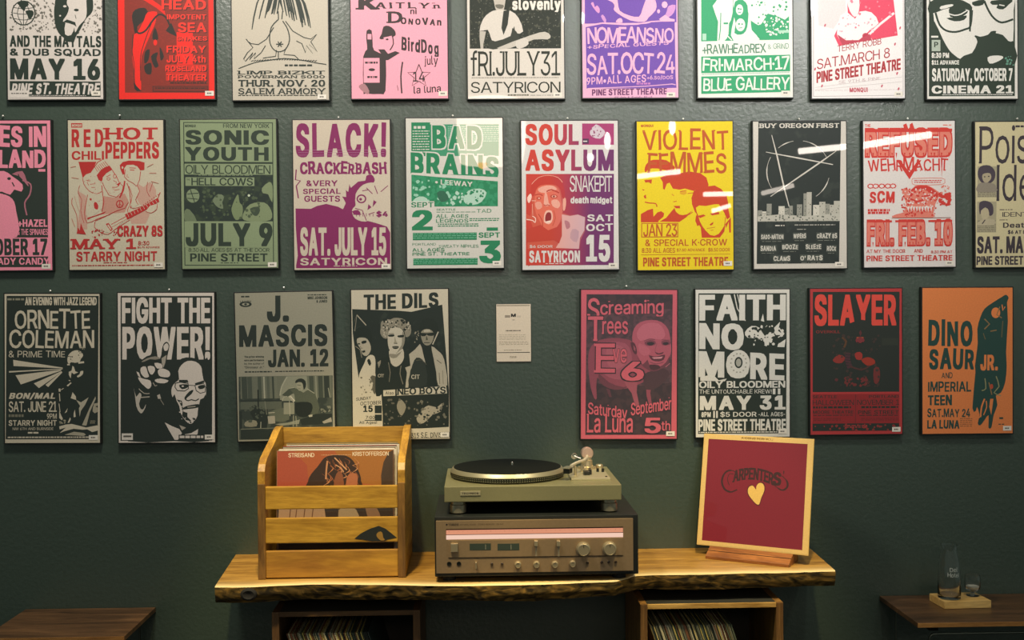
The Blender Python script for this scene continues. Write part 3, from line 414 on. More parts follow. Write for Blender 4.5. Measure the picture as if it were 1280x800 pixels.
 'i': (((41,60,59,60,59,172,40,172),(62,203,59,211,50,215,41,211,37,203,41,194,41,194,49,191,51,191,59,194),),
((37,58,62,58,62,175,37,174),(62,192,66,200,66,205,62,214,53,217,46,217,37,213,34,205,34,200,38,191,46,188,54,188),),
((33,55,66,55,65,177,33,177),(66,190,69,198,69,208,65,216,57,220,43,220,34,216,30,208,30,198,35,189,42,186,57,186),),
((28,53,71,53,71,179,28,179),(72,188,75,196,75,210,71,218,63,222,37,222,28,218,25,210,25,196,29,187,37,184,63,184),)),
 'j': (((59,172,40,172,40,50,37,39,26,35,22,34,22,23,45,23,55,34,59,50),(37,204,37,202,41,194,41,194,49,191,51,191,59,194,62,203,59,211,50,215,41,211),),
((62,175,37,174,37,53,33,41,23,37,19,37,19,23,51,23,59,32,62,48),(62,192,66,200,66,205,62,214,53,217,46,217,37,213,34,206,34,200,38,191,46,188,54,188),),
((65,177,33,177,33,56,30,44,19,40,15,40,15,23,57,23,62,29,66,46),(66,190,69,198,69,208,65,216,57,220,43,220,34,216,30,208,30,197,35,189,42,186,57,186),),
((71,179,28,179,28,58,24,46,13,42,9,42,9,23,65,23,68,27,71,44),(72,188,75,196,75,210,71,218,63,222,37,222,28,218,24,210,24,195,29,187,37,184,63,184),)),
 'k': (((41,210,40,60,59,60,59,101,71,112,112,60,135,60,84,124,131,172,109,172,61,123,59,123,59,210),),
((37,212,37,58,62,58,62,99,70,106,109,58,138,58,138,63,90,124,135,170,135,174,105,175,62,130,62,212),),
((33,215,33,55,66,55,66,96,69,100,105,55,141,55,141,66,96,124,138,167,138,177,102,177,66,140,66,215),),
((28,217,28,53,71,53,71,88,99,53,147,53,147,68,103,123,104,124,144,165,144,179,96,179,71,154,71,217),)),
 'l': (((41,210,40,84,47,66,66,59,77,60,78,61,78,62,75,76,68,75,61,78,59,88,59,210),),
((37,212,37,82,44,63,63,57,71,57,81,58,81,58,81,64,79,78,71,78,64,80,62,90,62,212),),
((33,215,33,80,40,61,59,54,74,54,84,55,85,56,85,67,82,81,73,81,68,83,66,93,66,215),),
((28,217,28,78,34,59,53,52,80,52,90,53,91,54,91,69,88,83,79,83,73,85,71,95,71,217),)),
 'm': (((189,60,189,136,185,156,172,170,154,174,137,170,125,162,119,149,109,167,89,174,77,171,65,163,58,150,58,172,40,172,41,60,59,60,59,131,62,145,72,155,83,157,85,157,99,152,106,137,106,60,124,60,124,134,126,143,127,146,135,155,147,157,149,157,164,152,170,146,170,144,171,136,171,60),),
((193,58,193,138,188,159,175,172,157,176,150,176,136,173,133,173,122,164,119,158,113,169,93,176,86,176,73,174,61,165,61,175,37,174,37,58,62,58,62,128,66,144,75,152,82,154,84,154,96,150,103,134,103,58,127,58,128,134,130,143,138,152,139,152,148,154,161,150,166,144,167,142,168,134,168,58),),
((196,55,196,140,192,162,179,175,161,179,146,179,130,175,119,168,117,172,97,179,83,179,69,176,65,173,65,177,33,177,33,55,66,55,66,126,69,141,79,150,82,150,83,150,93,147,99,132,99,55,131,55,131,129,134,140,143,150,147,151,157,147,163,141,163,140,164,132,164,55),),
((28,179,28,53,71,53,71,124,75,139,83,146,87,145,93,130,93,53,137,53,137,127,140,138,147,147,151,145,157,139,159,130,159,53,202,53,202,142,197,164,185,177,167,181,141,181,125,178,120,174,103,181,77,181,70,179),)),
 'n': (((131,60,131,132,125,154,112,169,92,173,70,167,58,150,58,172,41,172,40,60,59,60,59,128,62,143,73,154,85,157,88,157,97,155,105,150,112,130,112,60),),
((134,58,134,134,129,157,115,171,97,176,89,176,67,169,61,162,61,175,37,175,37,58,62,58,62,125,65,140,76,152,88,154,94,153,102,148,109,128,109,58),),
((137,55,138,136,132,160,119,174,100,178,85,178,66,173,65,173,65,177,33,177,33,55,66,55,66,122,69,136,69,138,79,149,86,151,89,151,91,150,98,145,105,125,105,55),),
((28,179,28,53,71,53,71,120,75,136,85,147,86,147,93,143,100,123,100,53,143,53,143,138,138,161,135,164,125,176,106,180,79,180,71,178,71,179),)),
 'o': (((86,58,111,64,113,65,115,67,131,86,138,114,138,117,132,145,130,148,113,166,87,173,59,166,41,146,35,116,41,86,59,65),(87,74,68,80,57,94,53,115,57,136,68,152,86,157,95,155,105,152,105,151,116,136,119,117,119,114,116,95,107,83,105,79),),
((56,62,83,55,90,55,94,56,116,62,135,83,141,112,141,119,135,148,133,150,116,169,91,176,83,176,77,174,56,169,38,149,32,118,32,110,38,84),(87,77,71,82,60,97,57,115,60,134,68,145,71,149,86,154,101,149,102,148,113,134,116,117,113,98,110,94,101,82),),
((52,60,79,53,94,53,120,60,138,80,145,109,145,122,138,151,120,171,94,178,79,178,52,171,35,152,28,121,28,110,34,81),(85,81,75,84,64,100,61,114,61,117,64,131,75,146,85,150,87,150,97,147,108,132,109,130,112,115,109,100,98,85,97,84,91,82),),
((47,58,73,51,99,51,125,58,143,78,144,80,150,107,150,124,144,153,125,173,100,180,73,180,47,173,29,154,22,123,22,108,29,79),(87,85,81,86,70,102,67,114,67,117,70,130,81,144,86,146,92,145,103,129,106,116,103,102,93,87,92,86),)),
 'p': (((41,23,59,24,59,77,60,77,61,76,67,69,75,61,93,58,117,65,134,85,140,114,140,117,135,145,133,148,117,166,93,173,84,172,76,170,66,162,60,154,58,154,58,172,40,172),(89,74,73,79,71,81,62,94,58,116,62,138,72,151,73,152,75,153,89,157,91,157,108,152,118,138,122,116,118,94,108,80),),
((37,23,62,24,62,67,73,59,89,55,97,55,121,62,138,82,143,112,143,120,138,146,138,148,121,169,97,176,89,176,73,172,61,163,61,175,37,174),(89,77,77,81,66,96,62,114,62,118,65,135,75,149,77,150,91,154,104,150,115,135,118,118,118,114,115,96,105,82),),
((33,23,66,24,66,59,69,56,85,53,101,53,125,60,141,80,147,109,147,122,141,151,124,171,101,178,85,178,69,175,65,172,65,177,33,177),(89,81,80,84,69,99,66,118,68,132,69,134,80,147,91,150,101,147,111,132,114,115,111,99,103,88,101,84,91,81),),
((28,23,71,23,71,52,79,51,106,51,129,57,132,60,147,78,153,107,153,124,147,153,130,173,106,180,79,180,71,178,71,179,28,179),(89,85,86,86,85,86,75,101,72,118,74,130,85,144,86,145,90,147,95,145,106,130,108,115,106,101,95,87),)),
 'q': (((135,23,135,172,117,172,117,154,115,155,109,163,100,170,84,173,82,173,58,166,41,146,35,115,41,84,58,65,83,58,99,61,108,68,115,77,117,77,117,24),(86,74,68,80,57,95,53,115,57,137,67,151,68,152,85,157,101,153,103,152,104,151,114,137,117,118,117,114,114,94,105,81,103,79),),
((138,23,138,174,114,175,113,164,103,172,87,176,79,176,55,169,38,149,37,144,32,118,32,113,38,82,55,62,79,55,87,55,103,59,113,68,113,24),(86,77,71,82,61,96,57,116,60,134,61,136,71,150,85,154,99,150,101,148,110,135,113,118,110,96,99,81),),
((142,23,142,177,110,177,110,172,106,175,91,178,75,178,51,171,34,150,28,121,28,110,34,79,51,60,74,53,91,53,106,56,109,59,110,24),(87,81,85,81,75,84,73,88,64,100,61,114,61,118,64,133,75,147,85,150,95,147,98,144,107,132,109,117,107,99,95,84),),
((147,23,148,179,105,179,104,179,103,179,97,180,69,180,45,173,28,152,22,123,22,108,29,77,44,59,45,58,47,57,70,51,96,51,104,52,104,23),(87,85,81,86,70,100,67,114,67,118,70,131,79,144,81,145,85,147,90,145,101,131,103,117,101,101,91,87,90,86),)),
 'r': (((41,60,59,60,59,130,62,144,73,153,85,156,97,155,97,173,87,173,70,169,59,154,58,154,58,172,40,172),),
((37,58,62,58,62,128,65,141,76,151,87,153,100,153,100,176,84,176,67,171,66,171,61,164,61,175,37,174),),
((33,55,66,55,66,125,69,138,80,148,89,150,104,150,104,178,81,178,66,174,65,174,65,177,33,177),),
((28,53,71,53,71,123,75,136,85,146,93,148,110,148,109,180,75,180,72,179,28,179),)),
 's': (((100,170,79,173,59,169,44,158,39,140,46,122,69,110,87,106,100,100,104,91,104,89,97,78,79,74,62,78,53,91,36,88,36,88,43,71,58,61,79,58,102,62,117,74,123,92,115,111,93,122,76,125,62,132,57,142,57,142,63,153,80,158,97,153,104,142,121,146,113,160),),
((103,172,85,176,76,176,67,174,56,172,41,160,35,144,35,138,43,120,66,108,83,104,97,98,100,91,93,80,79,77,65,80,56,94,49,94,33,90,32,90,32,85,40,69,55,59,75,55,83,55,105,59,121,72,126,88,126,94,119,113,97,124,79,128,66,134,65,135,61,142,67,151,80,155,93,151,101,140,108,140,124,143,124,148,116,163),),
((107,175,89,178,73,178,52,174,37,163,32,146,32,136,39,117,63,105,77,102,83,100,93,95,95,92,89,83,78,80,69,83,60,96,45,96,29,93,29,92,29,82,36,66,51,56,71,53,87,53,107,56,109,57,124,70,130,86,130,96,122,116,100,127,81,131,69,137,67,141,67,142,71,148,81,151,89,148,97,137,111,137,127,141,128,151,120,166),),
((31,64,45,54,65,51,92,51,115,55,130,68,136,84,136,98,128,118,106,129,87,133,75,139,73,141,73,142,76,146,81,147,84,146,91,135,117,135,133,139,133,153,125,168,113,177,94,180,67,180,47,176,32,165,26,148,26,134,33,115,57,103,71,100,77,98,87,93,88,91,84,85,78,84,75,85,74,86,65,98,39,98,23,95,23,94,23,80),)),
 't': (((87,60,88,62,85,76,75,75,65,78,62,88,62,157,85,157,85,172,63,172,62,199,44,199,44,172,27,172,27,157,44,157,44,86,46,76,52,66,74,59,82,59),),
((91,58,91,58,91,64,88,78,81,78,77,78,69,81,66,90,66,154,89,155,89,174,66,175,65,202,41,202,41,175,23,174,23,155,41,154,41,84,43,74,49,64,71,57,82,57),),
((95,55,95,56,95,67,92,81,79,81,72,83,69,93,69,152,92,152,92,177,69,178,69,204,37,204,37,178,20,177,20,152,37,152,37,81,39,71,45,61,67,54,85,54),),
((100,53,101,54,101,69,97,83,84,83,78,85,75,95,75,150,98,150,98,179,75,180,75,206,31,206,31,180,14,179,14,150,31,150,31,79,33,69,39,59,61,52,91,52),)),
 'u': (((41,172,40,100,45,78,47,76,59,63,79,58,101,65,113,82,113,60,131,60,131,172,112,172,112,104,109,88,99,78,84,75,74,76,65,82,59,102,59,172),),
((37,175,37,98,42,76,44,73,55,61,75,56,83,56,105,62,109,70,110,58,134,58,134,174,109,174,109,106,106,91,95,81,83,78,77,79,68,84,62,104,62,174),),
((33,177,33,95,38,73,40,70,51,58,71,53,87,53,105,59,106,59,106,55,137,55,138,177,105,177,105,109,102,95,102,94,92,83,83,81,79,82,72,87,66,107,66,177),),
((143,53,143,179,100,179,100,111,96,96,86,85,84,85,78,89,71,109,71,179,28,179,28,93,33,71,34,68,46,56,65,51,92,51,99,54,101,53),)),
 'v': (((135,172,115,172,92,110,83,78,80,84,74,106,50,172,49,172,30,172,73,60,91,60,92,60),),
((138,174,111,174,89,112,83,92,82,93,77,109,53,174,53,175,27,174,27,170,69,58,95,58,95,58,138,168),),
((142,177,108,177,83,106,81,112,57,177,57,177,23,177,23,167,66,55,99,55,99,56,141,166),),
((147,179,102,179,83,124,62,179,18,179,18,165,60,53,104,53,105,54,147,164),)),
 'w': (((32,172,66,60,84,60,99,112,109,151,119,111,133,61,134,60,152,60,185,172,167,172,147,102,142,80,138,100,133,120,118,172,99,172,86,123,75,80,65,121,51,172,51,172),),
((189,174,163,174,142,98,135,127,122,174,96,175,82,126,75,97,67,128,54,174,29,175,28,169,62,58,87,58,102,110,109,135,115,109,130,58,155,58,189,170),),
((193,177,160,177,144,121,142,115,125,177,93,177,75,114,58,177,25,177,25,166,59,55,91,55,109,118,127,55,159,55,193,167),),
((19,179,19,164,53,53,96,53,109,96,121,53,165,53,198,165,198,179,154,179,143,138,131,179,87,179,75,138,63,179),)),
 'x': (((31,60,52,60,69,85,81,105,81,105,93,84,109,60,131,60,91,116,129,172,109,172,93,149,81,129,68,151,55,172,33,172,71,118),),
((28,58,55,58,72,83,81,98,90,82,106,58,134,58,134,62,96,116,132,170,132,175,105,175,81,138,58,175,30,174,30,169,66,118,28,63),),
((24,55,59,55,81,89,103,55,138,55,138,65,102,116,136,167,136,177,101,177,81,146,61,177,26,177,27,166,61,118,24,66),),
((18,53,65,53,81,77,97,53,143,53,143,67,109,116,142,165,141,179,96,179,81,157,67,179,21,179,21,164,51,122,53,117,19,68),)),
 'y': (((41,23,71,23,77,28,86,44,134,170,135,172,115,172,92,109,83,78,80,84,74,106,50,172,49,172,30,172,73,60,73,58,69,49,64,38,56,34,46,34,43,35),),
((37,23,77,23,81,26,89,42,138,168,138,175,112,174,89,111,83,92,82,93,77,109,53,174,53,175,27,174,27,168,69,60,66,52,60,40,53,36,47,37,40,37,37,26),),
((33,23,84,24,92,38,141,166,141,177,108,177,83,106,81,112,57,177,57,177,23,177,24,166,64,60,62,54,56,43,50,40,36,40,33,29),),
((28,23,91,24,98,36,147,164,147,179,103,179,83,124,62,179,18,179,18,165,58,59,51,46,49,44,45,42,31,42,28,31),)),
 'z': (((125,60,125,77,62,77,64,80,123,157,123,172,39,172,39,155,100,155,100,154,37,74,37,60),),
((128,58,128,79,68,79,126,154,126,174,36,175,36,153,93,152,34,76,34,58),),
((131,55,131,82,76,82,130,152,130,177,33,177,33,150,86,150,30,78,30,55),),
((25,53,137,53,137,84,85,84,135,150,135,179,27,179,27,148,77,148,77,148,25,80),)),
 '·': (((68,132,63,141,53,145,44,141,40,131,45,122,55,118,64,122),),
((41,143,37,134,37,129,41,120,50,116,58,116,67,120,71,129,71,134,67,143,57,147,50,147),),
((37,146,33,136,33,126,37,117,47,113,61,113,71,118,75,126,75,136,70,146,61,150,47,150),),
((32,148,28,138,28,124,32,115,41,111,67,111,76,116,80,124,80,138,76,148,67,152,41,152),)),
 '•': (((55,103,66,92,81,87,83,87,99,92,110,103,115,119,115,120,110,136,99,147,83,152,81,152,66,147,55,136,52,125,50,120),),
((51,100,63,90,78,85,87,85,102,89,113,101,118,116,118,123,113,138,102,150,87,154,78,154,63,150,51,138,47,122,47,117),),
((48,98,59,87,74,82,90,82,105,87,117,98,122,114,122,126,117,140,106,152,90,157,75,157,59,152,48,141,43,125,43,114),),
((42,96,53,85,69,80,96,80,111,85,123,96,127,112,127,128,123,142,111,154,96,159,69,159,53,154,42,143,38,127,38,112),)),
}
GL = {}
def glyph(ch, wt=0):
    if (ch, wt) in GL: return GL[ch, wt]
    loops = [[Vector((q[i]-25, q[i+1]-60, 0))/205.5 for i in range(0, len(q), 2)] for q in GD.get(ch, GD['.'])[wt]]
    def area2(l): return sum(a.x*b.y-a.y*b.x for a, b in zip(l, l[1:]+l[:1]))
    def inside(p, l):
        r = False
        for a, b in zip(l, l[1:]+l[:1]):
            if (a.y > p.y) != (b.y > p.y) and p.x < (b.x-a.x)*(p.y-a.y)/(b.y-a.y)+a.x: r = not r
        return r
    vs = []; fs = []
    for l in loops:
        if area2(l) < 0: continue
        g = [l]+[m for m in loops if area2(m) < 0 and inside(m[0], l)]; k = len(vs)
        fs += [tuple(k+i for i in f) for f in tessellate_polygon(g)]; vs += [(p.x, p.y) for m in g for p in m]
    xs = [v[0] for v in vs]; GL[ch, wt] = (vs, fs, min(xs), max(xs)); return GL[ch, wt]
# vertical-stem ends that get slab serifs: (x fractions along the top, along the bottom)
SER = {'A': ((), (.06, .94)), 'B': ((.0,), (.0,)), 'D': ((0,), (0,)), 'E': ((0,), (0,)), 'F': ((0,), (0,)), 'H': ((.05, .95), (.05, .95)), 'I': ((.5,), (.5,)),
 'K': ((.0, .9), (.0, .95)), 'L': ((.05,), (.05,)), 'M': ((.0, 1), (.05, .95)), 'N': ((.0, .95), (.05,)), 'P': ((0,), (.05,)), 'R': ((0,), (.05, .95)), 'T': ((), (.5,)),
 'U': ((.05, .95), ()), 'V': ((.05, .95), ()), 'W': ((.04, .96), ()), 'X': ((.1, .9), (.08, .92)), 'Y': ((.08, .92), (.5,)), '1': ((), (.55,)), 'f': ((), (.4,)), 'i': ((), (.5,)),
 'r': ((.0,), (.1,)), 'n': ((0,), (.1, .9)), 'J': ((.6,), ())}
class Art:
    """flat print drawn in the pixels of one crop of the picture, mapped to a sheet in metres"""
    def __init__(s, TL, TR, BL, w, h, inset=0.0):
        s.TL = Vector(TL); s.U = Vector(TR)-s.TL; s.V = Vector(BL)-s.TL; s.w, s.h = w, h
        s.det = s.U.x*s.V.y-s.U.y*s.V.x; s.vs = []; s.fs = []; s.mi = []; s.inks = []; s.z = 0; s.tf = (0, 0, 1)
    def loc(s, x, y):
        d = Vector((s.tf[0]+x*s.tf[2], s.tf[1]+y*s.tf[2]))-s.TL; u = (d.x*s.V.y-d.y*s.V.x)/s.det; v = (s.U.x*d.y-s.U.y*d.x)/s.det
        u = min(max(u, 0.004), .996); v = min(max(v, 0.003), .997)
        return ((u-.5)*s.w, -s.z, (.5-v)*s.h)
    def im(s, c):
        if c not in s.inks: s.inks.append(c)
        return s.inks.index(c)
    def tris(s, pts, faces, c, zo=None):
        s.z += 8e-6; n = len(s.vs); q = [s.loc(*p) for p in pts]; i = s.im(c)
        if zo: q = [(x, y-o, z) for (x, y, z), o in zip(q, zo)]; s.z += max(zo)
        s.vs += q
        for f in faces: s.fs.append([n+k for k in f]); s.mi.append(i)
    def P(s, pts, c, sm=0):
        if sm: pts = crsmooth(pts, True, sm)
        s.tris(pts, tessellate_polygon([[Vector((x, y, 0)) for x, y in pts]]), c)
    def R(s, x0, y0, x1, y1, c): s.P([(x0, y0), (x1, y0), (x1, y1), (x0, y1)], c)
    def Rl(s, x0, y0, x1, y1, t, c):
        for r in ((x0, y0, x1, y0+t), (x0, y1-t, x1, y1), (x0, y0, x0+t, y1), (x1-t, y0, x1, y1)): s.R(*r, c)
    def E(s, x, y, rx, ry, c, n=18, a=0):
        a = math.radians(a); q = []
        for k in range(n):
            t = 2*math.pi*k/n; u, v = rx*math.cos(t), ry*math.sin(t); q.append((x+u*math.cos(a)-v*math.sin(a), y+u*math.sin(a)+v*math.cos(a)))
        s.P(q, c)
    def L(s, pts, t, c, sm=0):
        if sm: pts = crsmooth(pts, False, sm)
        q = []; f = []
        for i, p in enumerate(pts):
            a = Vector(pts[max(i-1, 0)]); b = Vector(pts[min(i+1, len(pts)-1)]); d = (b-a); d = d.normalized() if d.length else Vector((1, 0))
            tt = t[min(i*len(t)//len(pts), len(t)-1)] if isinstance(t, (list, tuple)) else t
            nx, ny = -d.y*tt/2, d.x*tt/2; q += [(p[0]+nx, p[1]+ny), (p[0]-nx, p[1]-ny)]
        for i in range(len(pts)-1): f.append((2*i, 2*i+1, 2*i+3, 2*i+2))
        s.tris(q, f, c, [k*4e-7 for k in range(len(q))])
    def M(s, x0, y0, x1, y1, n, c, fill=.55, ch=14):
        """illegibly small print: rows of tiny word marks"""
        q = []; f = []; hh = (y1-y0)/n
        for r in range(n):
            x = x0
            while x < x1-3:
                wl = min(random.uniform(.5, 2.2)*ch, x1-x); k = len(q); y = y0+r*hh
                q += [(x, y), (x+wl, y), (x+wl, y+hh*fill), (x, y+hh*fill)]; f.append((k, k+1, k+2, k+3)); x += wl+ch*.35
        if q: s.tris(q, f, c)
    def spk(s, pts, n, c, r0, r1, seed=1):
        """n ragged flecks inside a box"""
        rd = random.Random(seed); q = []; f = []; zo = []; x0, y0, x1, y1 = pts
        for _ in range(n):
            x, y = rd.uniform(x0, x1), rd.uniform(y0, y1); k = len(q); r = rd.uniform(r0, r1); m = rd.choice((4, 5, 6)); ph = rd.uniform(0, 6); zo += [(_+1)*1e-6]*m
            q += [(x+r*rd.uniform(.6, 1.2)*math.cos(ph+6.283*i/m), y+r*rd.uniform(.6, 1.2)*math.sin(ph+6.283*i/m)) for i in range(m)]; f.append(tuple(range(k, k+m)))
        s.tris(q, f, c, zo)
    def T(s, t, x0, y0, x1, y1, c, w=.0, b=0, sl=0, dy=0, jit=0, ser=0, ol=None, ow=.05, gap=.09, arch=0, drip=0, grow=0, sp=.3):
        rd = random.Random(len(t)*7+int(x0))
        est = sum(.3 if ch == ' ' else glyph(ch)[3]-glyph(ch)[2]+gap for ch in t); sq = ((x1-x0)/est)/((y1-y0)/.75)
        wi = 0 if w < .008 else 1 if w < .022 else 2
        if w >= .03 and sq < .85: wi = 3
        if w >= .055 and sq < 1.15: wi = 3
        if w >= .07: wi = 3
        if wi == 2 and (y1-y0) < 22: wi = 1
        w = (0, .016, .034, .062)[wi]
        lay = []; x = 0
        for ch in t:
            if ch == ' ': x += sp; continue
            vs, fs, a, z = glyph(ch, wi); lay.append((ch, x-a, rd.uniform(-1, 1), rd.uniform(-1, 1), a, z)); x += (z-a)+gap
        V = []; F = []; ZO = []
        for n_, (ch, gx, j1, j2, a, z) in enumerate(lay):
            vs, fs, _, _ = glyph(ch, wi); k = len(V); cx = gx+(a+z)/2; ang = j1*jit*.12; sc = 1+j2*jit*.12; ca, sa = math.cos(ang), math.sin(ang)
            for p in vs:
                px, py = (p[0]+gx-cx)*sc, (p[1]-.35)*sc; V.append((cx+px*ca-py*sa, .35+px*sa+py*ca+j2*jit*.06))
            F += [tuple(k+i for i in f) for f in fs]; ZO += [1.5e-6*(n_ % 2)]*len(vs)
        xs = [p[0] for p in V]; ys = [p[1] for p in V]; X0, X1, Y0, Y1 = min(xs), max(xs), min(ys), max(ys)
        if y1-y0 > 12 and ser: Y1 += 0
        def fit(p, dx=0, dyy=0):
            u = (p[0]+dx-X0)/(X1-X0); v = (p[1]+dyy-Y0)/(Y1-Y0)
            return (x0+u*(x1-x0)+sl*(v-.5)*(y1-y0), y1-v*(y1-y0)-dy*u-arch*(1-(2*u-1)**2))
        if ol:
            o_ = ow*.62
            for dx in (-o_, 0, o_):
                for dd in (-o_, 0, o_):
                    if dx or dd: s.tris([fit(p, dx, dd) for p in V], F, ol, ZO)
        s.tris([fit(p) for p in V], F, c, ZO)
        if ser or drip:
            for par in (0, 1):
                V2 = []; F2 = []
                for n_, (ch, gx, j1, j2, a, z) in enumerate(lay):
                    if n_ % 2 != par: continue
                    sw = (.085+w)*ser; st = .06*ser+w*.8
                    for side, yy in (((0, .73+w*.4), (1, -w*.4)) if ser else ()):
                        for fx in SER.get(ch, ((), ()))[side]:
                            sx = gx+a+(z-a)*min(max(fx, .07), .93); k = len(V2); lo, hi = (yy, yy+st) if side else (yy-st, yy)
                            V2 += [(sx-sw, lo), (sx+sw, lo), (sx+sw, hi), (sx-sw, hi)]; F2.append((k, k+1, k+2, k+3))
                    for q in range(2 if drip else 0):
                        dx = gx+a+(z-a)*(.2+.5*q+rd.uniform(-.1, .15)); k = len(V2); dl = rd.uniform(.05, .16)*drip
                        V2 += [(dx-.05, .06), (dx+.05, .06), (dx, -dl)]; F2.append((k, k+1, k+2))
                if V2: s.tris([fit(p) for p in V2], F2, ol if (drip and ol) else c)
    def make(s, name, parent, thick=0, loc=(0, 0, 0)):
        return mesh(name, s.vs, s.fs, [ink(c) for c in s.inks], parent, s.mi, loc=loc)
# ================================================================== POSTER ARTWORK (flat print), in crop pixels
K = '252d26'; TRG = 'rows of posters'
def art_may(a):
    K = '27332a'; W = 'd3cac2'
    a.R(30, -200, 790, 760, W); a.spk((80, -190, 760, 245), 330, '6f6b62', 4, 13); a.spk((80, -190, 760, 245), 160, '4a4a43', 3, 7, 5)
    a.E(180, 100, 88, 92, K, 28); a.E(180, 100, 80, 84, W, 28)
    for k in (-40, 0, 40): a.L([(104, 100+k), (180, 110+k*1.05), (256, 100+k)], 5, K, 3)
    for k in (-45, 0, 45): a.L([(180+k*.3, 18), (180+k, 100), (180+k*.3, 184)], 5, K, 4)
    a.P([(135, 25), (200, 12), (220, 40), (195, 60), (190, 85), (165, 70), (150, 45)], K, 2); a.P([(195, 85), (245, 80), (255, 110), (225, 150), (208, 115)], K, 2)
    a.P([(425, -150), (415, 0), (405, 90), (415, 190), (450, 260), (520, 300), (570, 260), (600, 215), (640, 140), (690, 80), (690, -20), (660, -150)], K, 3)
    a.P([(530, -90), (500, 20), (515, 60), (500, 110), (470, 160), (520, 175), (550, 185), (560, 240), (590, 190), (640, 130), (645, 40), (630, -60)], W, 3)
    a.P([(490, 165), (540, 170), (555, 200), (530, 260), (485, 255)], W, 2); a.P([(470, 165), (500, 145), (560, 165), (570, 200), (550, 185), (510, 172)], K)
    a.E(570, 75, 18, 10, K); a.E(485, 48, 13, 8, W); a.E(450, 118, 7, 6, W); a.L([(560, 110), (568, 140)], 4, K)
    a.T('AND THE MAYTALS', 78, 265, 752, 350, K, .035, 4); a.T('& DUB SQUAD', 78, 362, 748, 418, K, .05, 2); a.T('MAY 16', 78, 435, 742, 592, K, .055, 6)
    a.P([(500, 270), (570, 262), (545, 310), (500, 310)], K); a.R(75, 603, 745, 715, K)
    a.T('PINE ST. THEATRE', 92, 612, 738, 700, W, .04, 5, sl=.15, jit=.5); a.R(75, 672, 215, 728, 'd9d0c8'); a.M(85, 690, 205, 705, 1, '6a665e'); a.M(220, 706, 640, 714, 1, W)
def art_red(a):
    Rd = 'e8261c'; D = '2f2a26'; M = '8a2d22'
    a.R(20, -260, 800, 760, Rd); a.R(95, -240, 718, 690, M); a.M(100, -200, 715, 688, 75, '7a2a20', .35, 60)
    a.P([(175, 75), (240, 60), (268, 90), (268, 150), (230, 165), (190, 200), (190, 240), (172, 250), (160, 190), (150, 120)], D, 2)
    a.P([(200, -20), (330, 60), (400, 115), (385, 60), (300, 0), (240, -40)], Rd)
    a.P([(265, 95), (335, 90), (330, 130), (320, 180), (255, 330), (225, 420), (212, 560), (215, 670), (165, 640), (168, 560), (150, 420), (158, 340), (165, 260), (190, 245), (240, 150)], Rd, 2)
    a.L([(158, 260), (150, 380), (165, 480), (168, 620), (200, 672)], 5, D, 3); a.L([(300, 160), (240, 320), (212, 430), (212, 600)], 5, D, 3)
    a.L([(175, 215), (200, 250), (250, 230), (300, 160), (350, 110), (400, 130), (430, 190)], 13, D, 4); a.P([(400, 230), (440, 170), (485, 275), (430, 250)], D)
    a.P([(160, 610), (185, 645), (218, 678), (185, 680), (165, 660)], D)
    a.P([(320, 200), (345, 290), (370, 340), (385, 420), (385, 560), (360, 590), (220, 635), (220, 420), (250, 370), (290, 330)], '842c21', 2)
    for p in ([(245, 390), (280, 370), (270, 450), (240, 470)], [(290, 420), (340, 390), (330, 440), (345, 490), (315, 500)], [(240, 490), (290, 470), (290, 550), (250, 545)], [(320, 205), (345, 290), (300, 290)], [(355, 350), (385, 420), (360, 450)]): a.P(p, D, 3)
    a.E(322, 318, 14, 22, Rd)
    a.R(480, 240, 600, 600, Rd); a.R(400, 480, 700, 600, 'c52a1e')
    for t, x0, y0, x1, y1, w in (('RADIO', 370, -100, 700, -10, .05), ('HEAD', 370, 0, 700, 72, .05), ('IMPOTENT', 410, 108, 700, 146, .03), ('SEA', 490, 168, 700, 240, .06), ('SNAKES', 480, 270, 705, 302, .03), ('FRIDAY', 405, 340, 695, 392, .04), ('JULY 4th', 405, 412, 695, 466, .04), ('ROSELAND', 395, 488, 700, 530, .03), ('THEATER', 400, 552, 700, 598, .03)):
        a.T(t, x0+6, y0+6, x1+6, y1+6, D, w); a.T(t, x0, y0, x1, y1, 'ef3325', w)
    a.M(430, 612, 700, 628, 1, D); a.R(300, 640, 712, 682, '772a20'); a.Rl(300, 640, 712, 682, 4, D); a.M(320, 652, 700, 664, 1, D)
